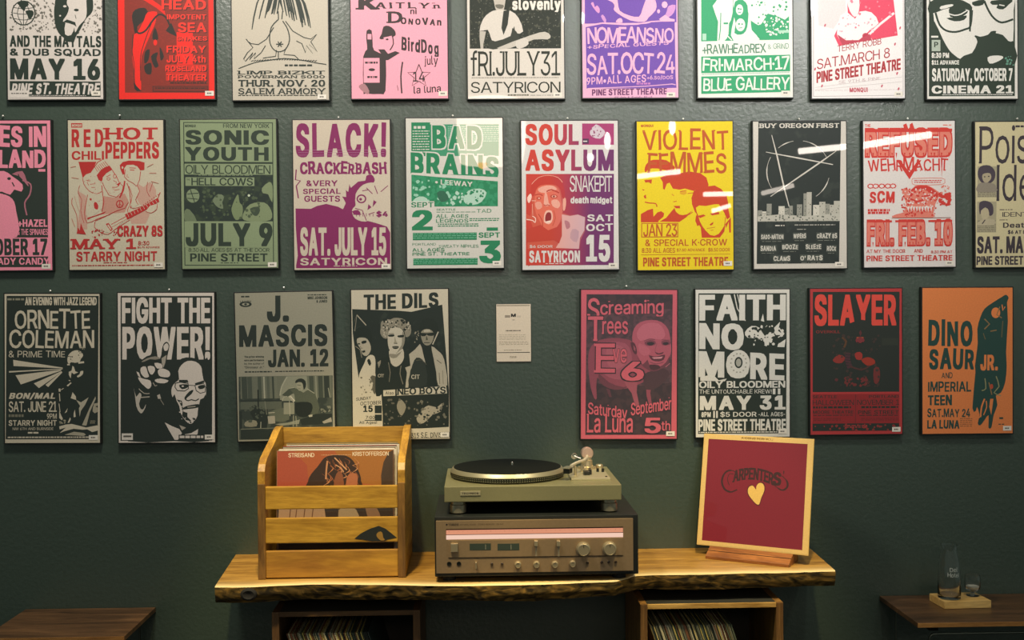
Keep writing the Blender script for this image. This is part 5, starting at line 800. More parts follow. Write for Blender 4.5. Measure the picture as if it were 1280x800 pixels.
def art_soul(a):
    W = 'd2ccc6'; R1 = 'g:c23a2c:6a2a60'
    a.R(0, 0, 600, 800, W); a.R(68, 302, 498, 748, R1); a.R(342, 56, 498, 160, 'a03468'); a.P([(380, 95), (410, 60), (440, 80), (455, 100), (430, 130), (390, 120)], 'c8b8c0', 2); a.spk((385, 70, 450, 125), 14, '8a3a62', 2, 6); a.R(345, 130, 375, 155, '4a2748'); a.M(347, 140, 373, 150, 1, W)
    a.T('SOUL', 64, 58, 326, 162, R1, .05, 5); a.T('ASYLUM', 66, 182, 498, 288, R1, .05, 5)
    a.tf = (58.5, 292.7, .5365)
    Lt = 'e2a08c'
    a.P([(40, 860), (30, 640), (100, 560), (60, 440), (20, 440), (20, 380), (60, 400), (75, 300), (60, 200), (80, 110), (160, 70), (260, 70), (330, 110), (362, 200), (380, 240), (378, 320), (350, 370), (420, 395), (490, 385), (560, 410), (555, 540), (515, 620), (505, 700), (250, 700)], 'g:c8523c:a05a6a', 1)
    a.P([(345, 385), (420, 400), (490, 388), (555, 412), (550, 530), (510, 600), (500, 700), (290, 690), (320, 640), (345, 560)], 'g:e0a090:c4a4ae', 1); a.P([(370, 440), (410, 455), (420, 500), (390, 520), (375, 480)], 'b07078', 2); a.P([(440, 520), (500, 540), (480, 640), (420, 600)], 'g:d09a94:a88a9c', 2)
    a.P([(60, 200), (70, 110), (120, 55), (200, 35), (290, 45), (350, 100), (370, 180), (368, 240), (345, 230), (330, 160), (290, 120), (230, 112), (150, 120), (110, 160), (90, 220)], 'g:bc3426:a03050', 2)
    a.P([(110, 170), (150, 125), (230, 118), (290, 130), (325, 180), (335, 250), (350, 330), (340, 420), (300, 500), (250, 530), (190, 520), (150, 460), (110, 380), (95, 280)], 'g:d8664e:c4707a', 2)
    a.P([(130, 150), (200, 122), (270, 128), (300, 160), (250, 170), (190, 190), (140, 180)], Lt, 2); a.P([(190, 190), (210, 200), (225, 280), (240, 300), (200, 312), (180, 290)], Lt, 2); a.P([(250, 260), (300, 250), (330, 290), (310, 330), (260, 310)], Lt, 2); a.P([(100, 280), (150, 270), (165, 320), (120, 340)], 'de9480', 2)
    a.L([(205, 178), (250, 160), (320, 190)], 12, 'b03426', 2); a.L([(100, 210), (140, 200), (170, 215)], 9, 'b03426', 2); a.E(272, 222, 34, 18, 'b8402e'); a.E(274, 222, 22, 12, Lt); a.E(272, 222, 9, 9, '7a2024'); a.E(135, 238, 22, 14, 'b8402e'); a.E(137, 238, 10, 7, 'e0a590'); a.L([(180, 295), (195, 305), (215, 298), (235, 305)], 7, 'b03426', 2)
    a.P([(180, 440), (185, 385), (205, 350), (250, 352), (262, 400), (255, 450), (225, 475), (190, 462)], 'e8b09c', 2); a.P([(192, 440), (196, 395), (212, 368), (242, 370), (250, 405), (242, 440), (210, 452)], '8a2226', 2); a.P([(195, 450), (240, 440), (238, 458), (205, 462)], 'f0d0c0', 1); a.L([(270, 350), (285, 420), (260, 490)], 7, 'c04c38', 2); a.L([(130, 380), (165, 440), (170, 500)], 8, 'b8402e', 2)
    a.P([(355, 250), (380, 240), (382, 300), (370, 350), (355, 340)], Lt, 2); a.P([(30, 230), (60, 195), (70, 230), (50, 280), (35, 270)], 'f0c8b8', 2); a.L([(70, 260), (110, 262)], 7, Lt); a.L([(22, 430), (80, 440), (100, 460), (105, 420), (75, 400)], 8, 'f0c8b8', 2); a.L([(75, 290), (80, 390)], 5, Lt); a.L([(70, 110), (130, 50), (220, 30), (310, 50), (350, 95)], 5, Lt, 2)
    a.P([(150, 480), (220, 530), (300, 500), (345, 440), (345, 580), (320, 650), (270, 620), (20, 640), (20, 520), (90, 500)], 'g:bc3a28:a8404c', 1)
    a.tf = (0, 0, 1)
    a.R(68, 668, 340, 748, R1)
    a.T('SNAKEPIT', 282, 310, 488, 390, W, .0, 3, ser=.7, gap=.03); a.T('death midget', 286, 412, 490, 452, W, .05, 1, jit=.8)
    a.T('SAT', 368, 500, 494, 534, W, .06, 3, jit=.5); a.T('OCT', 362, 544, 494, 582, W, .06, 3, jit=.5); a.T('15', 362, 600, 480, 732, W, .07, 8)
    a.T('$6 DOOR', 86, 648, 198, 664, W, .03); a.T('SATYRICON', 84, 676, 332, 735, W, .05, 3); a.M(165, 738, 252, 744, 1, W)
def art_vf(a):
    Y = 'e3c712'; O = 'b8521a'; RR = 'c23d1a'
    a.R(0, 0, 600, 800, Y)
    a.tf = (46.8, 195, .536)
    a.P([(62, 165), (75, 115), (120, 75), (180, 70), (260, 75), (340, 140), (300, 175), (180, 150), (100, 155), (75, 185)], RR, 2)
    a.P([(205, 235), (260, 205), (370, 195), (480, 180), (570, 195), (625, 235), (645, 300), (640, 320), (600, 340), (520, 350), (500, 400), (520, 360), (430, 335), (380, 345), (320, 335), (290, 280), (265, 290), (245, 345), (230, 335), (228, 275)], RR, 1)
    a.P([(495, 480), (490, 420), (510, 360), (570, 325), (640, 315), (700, 308), (760, 340), (810, 400), (825, 470), (830, 560), (815, 620), (790, 560), (770, 525), (740, 480), (700, 480), (620, 495), (560, 490), (530, 510), (545, 580), (520, 545)], RR, 1)
    a.P([(30, 640), (30, 565), (90, 530), (140, 515), (145, 590), (180, 550), (215, 540), (242, 560), (235, 590), (190, 630), (190, 642)], RR, 1); a.P([(200, 635), (260, 600), (310, 540), (335, 510), (350, 550), (390, 580), (450, 570), (500, 535), (440, 600), (380, 640)], RR, 1)
    a.P([(545, 560), (530, 590), (525, 630), (545, 680), (560, 670), (575, 690), (585, 785), (750, 785), (790, 730), (800, 660), (770, 710), (740, 750), (700, 768), (660, 760), (620, 720), (590, 680), (565, 630)], RR, 1); a.P([(800, 660), (850, 600), (850, 740), (835, 740), (830, 640), (805, 700)], RR); a.P([(800, 560), (830, 540), (842, 600), (815, 620)], RR)
    a.P([(60, 255), (130, 250), (125, 290), (100, 275), (70, 278)], RR); a.P([(40, 335), (65, 345), (50, 352)], RR); a.P([(55, 400), (75, 385), (78, 425), (62, 420)], RR); a.L([(65, 455), (110, 465), (165, 470), (175, 500)], 10, RR, 2)
    a.L([(310, 385), (330, 400)], 8, 'd0801c'); a.E(415, 372, 32, 20, 'd8a018'); a.L([(385, 362), (445, 352)], 5, RR); a.L([(455, 380), (520, 372)], 6, RR); a.L([(325, 455), (355, 450)], 7, RR); a.P([(325, 492), (385, 492), (385, 515), (350, 515)], RR); a.L([(345, 545), (380, 575), (450, 580), (500, 550)], 7, RR, 2)
    a.P([(545, 585), (600, 572), (620, 585), (570, 605)], RR, 1); a.P([(660, 565), (740, 550), (745, 570), (680, 582)], RR, 1); a.P([(655, 665), (690, 640), (688, 660), (665, 675)], RR); a.L([(630, 700), (670, 695), (705, 690)], 6, 'c8701c'); a.L([(665, 720), (690, 715)], 6, 'c8701c'); a.L([(800, 600), (790, 700), (760, 740)], 6, RR)
    a.tf = (0, 0, 1)
    a.T('MONQUI', 62, 60, 122, 74, O, .04); a.T('VIOLENT', 70, 80, 488, 188, O, .01, 5, jit=.6, ser=.6); a.T('FEMMES', 95, 192, 480, 302, O, .015, 5, jit=.5, ser=.7)
    a.R(65, 542, 245, 612, Y); a.Rl(65, 542, 245, 612, 4, O); a.T('JAN 23', 75, 546, 240, 608, O, .015, 4, gap=.04)
    a.T('& SPECIAL K·CROW', 84, 622, 484, 655, O, .01, 2); a.T('8:30 ALL AGES', 68, 664, 230, 688, O, .02, 1); a.T('$7.50 ADVANCE', 238, 666, 376, 684, O, .01); a.T('$8.50 DOOR', 392, 664, 498, 686, O, .01); a.L([(65, 697), (500, 697)], 2, O); a.T('PINE STREET THEATRE', 74, 710, 490, 755, O, .03, 2)
def art_oregon(a):
    W = 'c9c2b6'; K = '262d28'
    a.R(0, 0, 600, 800, W); a.R(66, 44, 472, 742, 't:222925:2e352f:20:.6')
    a.T('BUY OREGON FIRST', 72, 55, 463, 78, W, .04, 3, ser=1.2)
    ex = lambda t0, t1: [(265+155*math.cos(math.radians(t)), 290-150*math.sin(math.radians(t))) for t in range(t0, t1, 6)]
    for t0, t1 in ((100, 136), (28, 84), (152, 214), (305, 350)): a.L(ex(t0, t1), [2, 5, 2], W)
    a.L([(132, 112), (160, 215), (195, 365), (222, 462)], [3, 7, 7, 4], W); a.L([(105, 195), (280, 228), (435, 258)], [3, 7, 4], W); a.L([(130, 412), (280, 310), (375, 245), (450, 192)], [3, 7, 7, 3], W)
    rd = random.Random(5)
    for x, y, ww in ((68, 480, 22), (90, 485, 20), (112, 448, 24), (170, 460, 30), (200, 470, 20), (222, 458, 18), (260, 452, 26), (292, 398, 18), (308, 392, 24), (340, 455, 30), (370, 440, 30), (400, 450, 22), (422, 455, 20), (442, 436, 30)):
        c = rd.choice(['b0ac9e', 'c6c1b2', '8d8c80']); a.R(x, y, x+ww, 532, c)
        a.spk((x+2, y+8, x+ww-2, 528), 9, '4b5048', 1.5, 3.5, x)
    a.P([(68, 510), (180, 500), (300, 510), (470, 495), (472, 534), (68, 534)], 'b5b1a3'); a.spk((70, 495, 468, 530), 60, '5a5e54', 2, 6); a.M(68, 536, 472, 541, 1, '4a5048')
    a.M(155, 552, 200, 560, 1, W, .7, 12); a.M(250, 550, 450, 558, 1, '9a978c', .7, 12); a.M(262, 572, 306, 579, 1, '9a978c')
    for t, x, y, ww in (('SADO-NATION', 86, 595, 110), ('WIPERS', 245, 592, 62), ('CRAZY 8S', 360, 592, 100), ('SANDIA', 84, 652, 76), ('BOOZE', 190, 645, 78), ('SLEEZE', 306, 645, 76), ('ROCK', 410, 655, 46), ('CLAMS', 148, 702, 82), ("O' RATS", 280, 700, 110)):
        a.R(x-3, y-3, x+ww+3, y+32, '3e443d'); a.T(t, x, y+1, x+ww, y+27, 'c2bdb0', .03, 2, jit=.8); a.M(x+5, y+36, x+ww-10, y+41, 1, '77786e')
def art_refused(a):
    W = 'd8d0ca'; R1 = 'c8342a'; L = 'd87a68'
    a.R(0, 0, 600, 800, W); a.T('THE', 42, 58, 70, 72, R1, .04); a.M(425, 62, 466, 72, 1, L)
    a.P([(235, 95), (230, 62), (245, 55), (258, 90)], R1); a.P([(262, 90), (262, 60), (275, 52), (288, 92)], R1)
    a.T('REFUSED', 46, 84, 468, 216, L, .05, 5, ol=R1, ow=.09, drip=.8, gap=.12)
    a.R(44, 82, 470, 98, R1); a.T('WEHRMACHT', 56, 218, 452, 292, R1, .012, 4, jit=1, drip=.6, gap=.05); a.P([(200, 240), (262, 330), (320, 235), (300, 240), (262, 295), (215, 235)], R1)
    a.P([(415, 225), (424, 225), (420, 322)], R1)
    for x in (65, 90, 120, 150, 175): a.E(x+6, 362, 17, 13, R1, 7); a.E(x+6, 362, 11, 8, W, 7)
    a.T('SCM', 66, 385, 190, 445, R1, .05, 3, jit=.7, drip=1.2); a.M(58, 474, 166, 500, 2, R1, .9, 9)
    a.L([(275, 345), (275, 328), (300, 325), (420, 325), (435, 340), (420, 356), (290, 358), (275, 345)], 3, L, 2); a.M(285, 334, 420, 352, 2, R1, .5, 8)
    a.P([(180, 518), (200, 500), (235, 490), (245, 450), (235, 420), (225, 395), (235, 372), (255, 378), (270, 385), (290, 362), (340, 358), (375, 372), (395, 385), (410, 400), (400, 430), (388, 455), (380, 500), (375, 518)], L, 2)
    a.P([(262, 392), (290, 364), (345, 360), (380, 380), (400, 400), (370, 400), (330, 378), (285, 385)], R1, 2); a.spk((230, 375, 395, 470), 75, W, 2, 7, 2); a.spk((225, 375, 400, 515), 110, R1, 2, 8, 6)
    for k in range(9): a.P([(250+k*14, 465), (262+k*14, 462), (257+k*14, 490)], W)
    a.L([(265, 425), (300, 440), (330, 432)], 8, R1); a.L([(320, 415), (365, 408)], 7, R1); a.spk((405, 395, 465, 460), 45, R1, 3, 11, 3); a.P([(430, 410), (466, 395), (466, 440), (440, 430)], R1); a.spk((400, 360, 462, 400), 20, L, 2, 6, 5); a.L([(175, 519), (465, 519)], 3, '8a4a40')
    a.T('FRI. FEB. 10', 56, 532, 472, 652, L, .05, 5, ol=R1, ow=.09, drip=.9, gap=.13); a.R(56, 530, 176, 540, R1); a.R(192, 530, 330, 540, R1); a.R(355, 530, 472, 540, R1)
    a.T('AT MY THE DOOR', 52, 672, 242, 690, R1, .02); a.T('AND', 285, 672, 328, 690, R1, .02); a.T('8:30 PM AT', 368, 680, 474, 694, R1, .02); a.T('PINE STREET THEATRE', 52, 702, 474, 730, R1, .04, 2, drip=.6); a.M(60, 440, 60, 440, 1, R1)
def art_idea(a):
    W = 'c9bd94'; K = '3a3036'
    a.R(500, 0, 1100, 800, W); a.M(790, 64, 850, 76, 1, K, .8, 10)
    a.T('Poison', 612, 62, 1010, 250, K, .005, 6, ser=.6, gap=.07, dy=0); a.T('Idea', 700, 255, 960, 432, K, .005, 6, ser=.6, gap=.1)
    for y in (262, 432): a.R(604, y, 700, y+150, 'a39a7c'); a.M(606, y+92, 698, y+150, 7, '6f6858', .4, 9)
    a.P([(618, 262), (665, 258), (692, 290), (685, 330), (650, 350), (620, 335), (605, 300)], '453a44', 3); a.P([(630, 300), (665, 295), (672, 320), (650, 342), (632, 330)], 'ab9d80', 3); a.P([(604, 355), (625, 340), (685, 345), (698, 365), (698, 385), (604, 385)], '8a8070', 2); a.E(640, 312, 4, 3, K); a.E(660, 310, 4, 3, K)
    a.P([(615, 440), (645, 428), (680, 445), (684, 490), (665, 500), (650, 462), (630, 470), (618, 495)], '453a44', 3); a.P([(624, 475), (655, 465), (664, 500), (645, 520), (628, 510)], 'b5a888', 3); a.P([(620, 525), (645, 515), (690, 520), (690, 545), (606, 545)], 'b0a488', 2); a.L([(630, 540), (645, 520)], 5, K)
    a.M(716, 470, 780, 477, 1, K); a.T('IDENTITY', 730, 484, 930, 506, K, -.01, 0, gap=.05); a.M(716, 520, 760, 526, 1, K); a.T('Death Mid', 734, 534, 960, 560, K, .06, 1); a.T('$6 AT DOOR', 758, 570, 900, 592, K, .03, 1)
    a.T('SAT. MAY 20', 606, 600, 960, 684, K, .05, 4, gap=.05); a.T('PINE STREET THEATRE', 604, 696, 1020, 740, K, .045, 2, gap=.05)
def art_ornette(a):
    W = 'cabfa8'; K = '232b24'
    a.R(0, 0, 600, 800, W); a.R(30, 58, 478, 758, K); a.M(34, 70, 115, 84, 1, '8a8672', .7, 12)
    a.T('AN EVENING WITH JAZZ LEGEND', 120, 64, 468, 104, W, .03, 1, gap=.05)
    a.T('ORNETTE', 70, 120, 438, 220, W, .012, 2, jit=.5, gap=.04); a.T('COLEMAN', 44, 222, 458, 315, W, .012, 2, jit=.5, gap=.04); a.T('& PRIME TIME', 42, 325, 316, 358, W, -.005, 1, jit=.5)
    for q in ([(64, 370), (305, 408), (305, 412), (66, 400)], [(44, 425), (305, 413), (305, 416), (44, 432)], [(76, 445), (300, 418), (295, 424), (102, 490)], [(165, 485), (300, 425), (300, 430), (190, 508)], [(222, 492), (302, 428), (303, 432), (235, 503)]): a.P(q, W)
    a.tf = (234.2, 273.3, .586)
    a.P([(160, 180), (165, 130), (200, 95), (240, 85), (275, 100), (290, 130), (270, 160), (262, 180), (225, 190), (190, 185), (175, 200)], W, 2); a.spk((165, 120, 200, 170), 6, K, 3, 7, 2); a.spk((250, 90, 285, 150), 9, K, 3, 7, 4); a.spk((262, 50, 300, 80), 8, '9f977f', 3, 7, 2)
    a.L([(158, 205), (180, 205)], 12, W); a.L([(250, 190), (298, 185)], 16, W); a.P([(202, 215), (215, 225), (225, 260), (250, 270), (215, 285), (195, 270), (188, 320), (172, 290), (172, 265), (195, 255)], W); a.P([(240, 300), (262, 285), (268, 262), (292, 258), (285, 290), (250, 312)], W, 2); a.L([(172, 335), (185, 340)], 7, W); a.P([(155, 380), (188, 352), (195, 360), (165, 388)], W); a.L([(110, 415), (130, 402)], 5, W)
    a.L([(95, 405), (98, 430)], 16, W); a.L([(95, 445), (100, 510)], 7, W); a.L([(92, 530), (102, 600)], 6, W); a.P([(95, 590), (108, 620), (125, 655), (118, 670), (95, 650)], W); a.spk((95, 660, 150, 700), 14, '9f977f', 3, 8, 3)
    a.P([(205, 435), (232, 470), (235, 500), (190, 485)], W); a.P([(235, 500), (275, 520), (338, 478), (310, 540), (275, 590), (265, 640), (258, 570), (268, 550)], 'b3ab95'); a.P([(145, 600), (165, 568), (158, 600), (140, 610)], W); a.P([(225, 580), (232, 640), (215, 645), (215, 610)], W); a.P([(185, 645), (192, 660), (178, 690), (165, 690)], W); a.P([(395, 470), (398, 490), (350, 600), (322, 715), (285, 710), (320, 630), (350, 560)], 'a8a08a')
    a.P([(375, 560), (385, 530), (415, 525), (418, 545), (395, 555), (415, 565), (415, 600), (390, 612), (372, 595)], 'a29a84'); a.M(352, 672, 395, 702, 2, '8d866f', .6, 8)
    a.P([(95, 720), (150, 705), (200, 700), (250, 712), (320, 730), (360, 722), (415, 712), (418, 755), (370, 768), (330, 745), (290, 748), (215, 740), (140, 760), (100, 775), (150, 730), (100, 745)], W, 1); a.P([(140, 790), (220, 765), (300, 775), (318, 790), (300, 800)], 'a8a08a')
    a.tf = (0, 0, 1)
    a.T('BON/MAL', 48, 530, 272, 564, W, .06, 2, sl=.3); a.T('SAT. JUNE 21', 44, 572, 278, 625, W, .02, 2, gap=.04); a.M(44, 636, 120, 652, 1, '7a7663', .8, 9); a.T('9PM', 230, 632, 278, 658, W, .01, 1)
    a.T('STARRY NIGHT', 44, 664, 278, 692, W, .025, 1); a.T('NW 6TH AND BURNSIDE', 64, 700, 262, 713, W, .0); a.M(138, 722, 190, 732, 1, W, .8, 12); a.M(40, 745, 435, 754, 1, W, .7, 8)
def art_fight(a):
    W = 'd2c7bb'; K = '242b25'
    a.R(0, 0, 600, 800, W); a.R(42, 58, 488, 764, K)
    a.T('FIGHT THE', 48, 65, 478, 193, W, .045, 5, gap=.06); a.T('POWER!', 50, 207, 478, 370, W, .05, 7, gap=.07, grow=.02)
    a.tf = (78, 253.5, .658)
    a.P([(235, 170), (250, 100), (262, 60), (285, 42), (305, 65), (300, 110), (285, 200), (330, 215), (400, 165), (470, 160), (560, 185), (600, 200), (600, 780), (340, 780), (0, 780), (40, 400), (50, 240), (110, 170), (170, 140)], K, 2)
    a.P([(262, 75), (285, 52), (300, 72), (292, 104), (270, 108)], W, 2); a.P([(248, 165), (285, 140), (275, 200), (262, 235), (250, 200)], 'a89f90'); a.P([(95, 235), (130, 225), (145, 270), (155, 300), (125, 308), (95, 275)], W, 2); a.P([(145, 225), (190, 225), (200, 255), (180, 285), (160, 275)], W, 2); a.P([(195, 200), (245, 205), (255, 235), (215, 240)], W, 2); a.P([(225, 250), (255, 240), (300, 258), (312, 285), (295, 305), (240, 300), (222, 275)], W, 3); a.P([(198, 325), (240, 315), (300, 330), (270, 350), (215, 345)], W, 2)
    a.P([(75, 305), (120, 318), (165, 330), (172, 370), (150, 392), (120, 370), (90, 340)], W, 2); a.P([(100, 190), (140, 165), (200, 150), (240, 165), (200, 175), (160, 172), (120, 190)], '8d8678', 2); a.P([(62, 262), (80, 270), (95, 310), (75, 295)], W); a.L([(80, 390), (120, 425), (160, 425)], 6, 'a89f90', 2); a.L([(95, 455), (160, 450)], 8, 'a89f90')
    a.P([(42, 380), (52, 440), (62, 520), (85, 565), (105, 570), (128, 530), (132, 505), (115, 540), (95, 540), (82, 500), (100, 440), (85, 420), (60, 450)], 'b9b0a2', 2); a.P([(215, 440), (235, 430), (245, 465), (222, 465)], 'b9b0a2'); a.L([(240, 470), (265, 510)], 5, '8d8678'); a.L([(185, 345), (200, 370), (215, 365)], 6, 'a89f90')
    a.P([(372, 260), (395, 215), (440, 185), (500, 190), (540, 225), (548, 265), (560, 330), (575, 350), (578, 430), (560, 480), (520, 530), (515, 590), (485, 640), (450, 650), (405, 600), (375, 540), (345, 490), (322, 430), (325, 380), (350, 345), (378, 320)], W, 2)
    a.P([(375, 325), (440, 325), (448, 345), (380, 345)], K); a.P([(495, 350), (560, 330), (568, 345), (500, 365)], K); a.L([(350, 350), (385, 342), (445, 352), (448, 390), (420, 408), (365, 405), (348, 380), (350, 350)], 7, K); a.L([(495, 365), (560, 352), (575, 380), (572, 415), (535, 425), (505, 405), (495, 365)], 6, K); a.P([(378, 362), (440, 358), (448, 378), (400, 395)], K, 2); a.P([(518, 372), (560, 362), (568, 385), (530, 395)], K, 2); a.E(405, 372, 9, 6, W); a.L([(450, 365), (495, 368)], 5, K)
    a.P([(455, 410), (485, 400), (470, 430), (440, 455), (425, 475), (418, 455)], K, 2); a.L([(425, 470), (445, 480), (470, 472), (500, 480), (525, 465)], 8, K, 2); a.P([(395, 545), (430, 520), (480, 510), (520, 505), (540, 520), (500, 535), (455, 540)], K, 2); a.L([(440, 528), (500, 522)], 7, 'a89f90'); a.P([(360, 470), (400, 480), (408, 540), (400, 590), (430, 625), (470, 630), (440, 600), (440, 570), (410, 560), (385, 500)], K); a.P([(345, 430), (360, 480), (380, 520), (395, 600), (350, 560), (320, 470)], K); a.spk((380, 480, 430, 620), 12, W, 3, 7, 4); a.P([(535, 470), (560, 460), (575, 430), (570, 520), (530, 560), (520, 540)], K); a.spk((440, 600, 500, 650), 10, K, 3, 8, 3)
    a.P([(272, 640), (330, 670), (380, 690), (400, 720), (370, 770), (345, 770), (310, 710)], W); a.P([(420, 730), (470, 720), (520, 690), (515, 730), (440, 745)], W); a.P([(380, 660), (430, 680), (400, 700)], 'a89f90')
    a.tf = (0, 0, 1)
    a.R(325, 735, 455, 760, K); a.M(330, 740, 450, 755, 1, W, .8, 12); a.R(48, 728, 102, 760, 'd5cdc2'); a.M(56, 738, 96, 748, 1, '5a554c', .9, 20)
def art_mascis(a):
    W = '97937f'; K = '262e27'
    a.R(0, 0, 600, 800, W); a.M(66, 56, 110, 68, 1, K, .6, 10); a.E(88, 97, 30, 14, K); a.E(88, 97, 18, 7, W); a.E(88, 97, 7, 5, K); a.T('LA LUNA', 62, 78, 116, 88, K, .05)
    a.T('J.', 192, 56, 300, 186, K, .06, 6); a.T('MASCIS', 55, 198, 488, 308, K, .05, 4, ol='b3ae9a', ow=.012); a.T('JAN. 12', 196, 320, 492, 408, K, .045, 4, gap=.06)
    a.M(392, 52, 488, 60, 1, K, .6, 7); a.T('MIKE JOHNSON', 392, 62, 488, 76, K, .05, 0); a.T('& JUNED', 435, 80, 488, 93, K, .04)
    for k, t in enumerate(('The prize-winning', 'solo performance', 'by the author of', '"Dinosaur Jr."')): a.T(t, 80, 350+k*17, 176, 361+k*17, K, .03)
    a.M(82, 426, 215, 436, 1, K, .6, 9); a.M(230, 426, 470, 434, 1, K, .6, 9)
    a.R(52, 452, 512, 762, 't:343b33:4a5044:25:.5'); a.tf = (42.9, 429, .4389)
    a.R(40, 50, 1060, 300, '6a6d5c'); a.P([(480, 280), (500, 150), (560, 55), (780, 55), (790, 200), (900, 300), (900, 330), (480, 330)], '8b8c78', 1)
    for x, c, t in ((80, '3f463b', 60), (140, '484f43', 50), (250, '4a5144', 40), (300, 'a3a28c', 16), (345, '565c4e', 30), (400, '3a4137', 20), (430, '6f7260', 30), (830, '454c40', 50), (880, '8b8c78', 12), (930, '3f463b', 50), (1000, '2f362e', 60)): a.L([(x, 55), (x+8, 300)], t, c)
    a.L([(560, 60), (500, 170), (480, 270)], 14, 'a3a28c', 2); a.L([(45, 325), (500, 325)], 12, '2a312a'); a.R(40, 335, 500, 420, '5a5f50'); a.P([(345, 460), (500, 410), (560, 430), (580, 540), (430, 560)], '5f6453', 2); a.R(520, 350, 640, 480, '8d8d78')
    a.P([(500, 265), (580, 195), (650, 185), (640, 240), (560, 285)], '454b3e', 1); a.P([(590, 200), (660, 190), (740, 240), (800, 205), (870, 250), (900, 330), (920, 420), (890, 500), (830, 500), (840, 400), (780, 345), (650, 345), (640, 260)], '555a49', 1); a.L([(580, 190), (640, 180)], 8, 'a3a28c'); a.L([(780, 195), (865, 250)], 8, 'a3a28c')
    a.P([(650, 130), (665, 95), (720, 80), (765, 110), (770, 170), (745, 210), (735, 150), (680, 130)], '262c25', 2); a.P([(665, 130), (720, 125), (738, 160), (730, 205), (700, 220), (675, 195)], '9a9882', 2); a.L([(672, 152), (715, 158)], 5, '2a312a'); a.L([(685, 195), (712, 198)], 4, '2a312a')
    a.P([(575, 285), (600, 270), (650, 330), (630, 348)], 'c4bfa8'); a.L([(590, 290), (630, 335)], 5, '2a312a'); a.L([(505, 330), (520, 290), (560, 280)], 9, 'a3a28c', 2); a.P([(645, 390), (660, 350), (790, 345), (840, 380), (835, 450), (780, 510), (700, 510), (650, 460)], '20261f', 2); a.P([(700, 540), (800, 510), (880, 480), (1060, 480), (1060, 560), (900, 600), (720, 600)], '262d25', 1); a.P([(795, 495), (840, 485), (840, 510), (805, 515)], 'b5b19b')
    a.P([(140, 400), (200, 370), (260, 420), (340, 420), (345, 520), (330, 640), (200, 650), (180, 520), (150, 470)], '252c25', 1); a.L([(235, 200), (240, 640)], 16, '222820'); a.L([(310, 330), (330, 480)], 8, '7a7b68'); a.L([(40, 440), (40, 640)], 30, '2a312a'); a.L([(350, 462), (420, 458)], 8, 'b5b19b'); a.P([(340, 500), (420, 495), (425, 580), (350, 585)], 'a09a88'); a.P([(90, 560), (150, 540), (215, 550), (215, 610), (90, 610)], '8b8670', 2); a.L([(265, 560), (262, 640)], 8, 'a3a28c')
    a.P([(420, 590), (560, 575), (700, 540), (690, 590), (500, 605)], '8b8c78', 1); a.L([(630, 490), (625, 620)], 8, '9a9882'); a.L([(655, 500), (665, 620)], 8, '9a9882'); a.L([(585, 330), (590, 500)], 6, 'b5b19b'); a.P([(950, 570), (1050, 520), (1060, 570), (970, 590)], 'a09a88', 1); a.L([(1020, 190), (1040, 300)], 10, '8b8c78'); a.spk((930, 380, 1050, 470), 14, '7a7b68', 6, 16, 3); a.spk((60, 380, 330, 560), 24, '4f5547', 8, 22, 5)
    a.R(40, 650, 1060, 750, '283028'); a.L([(40, 640), (420, 632)], 8, '7a7b68'); a.tf = (0, 0, 1)
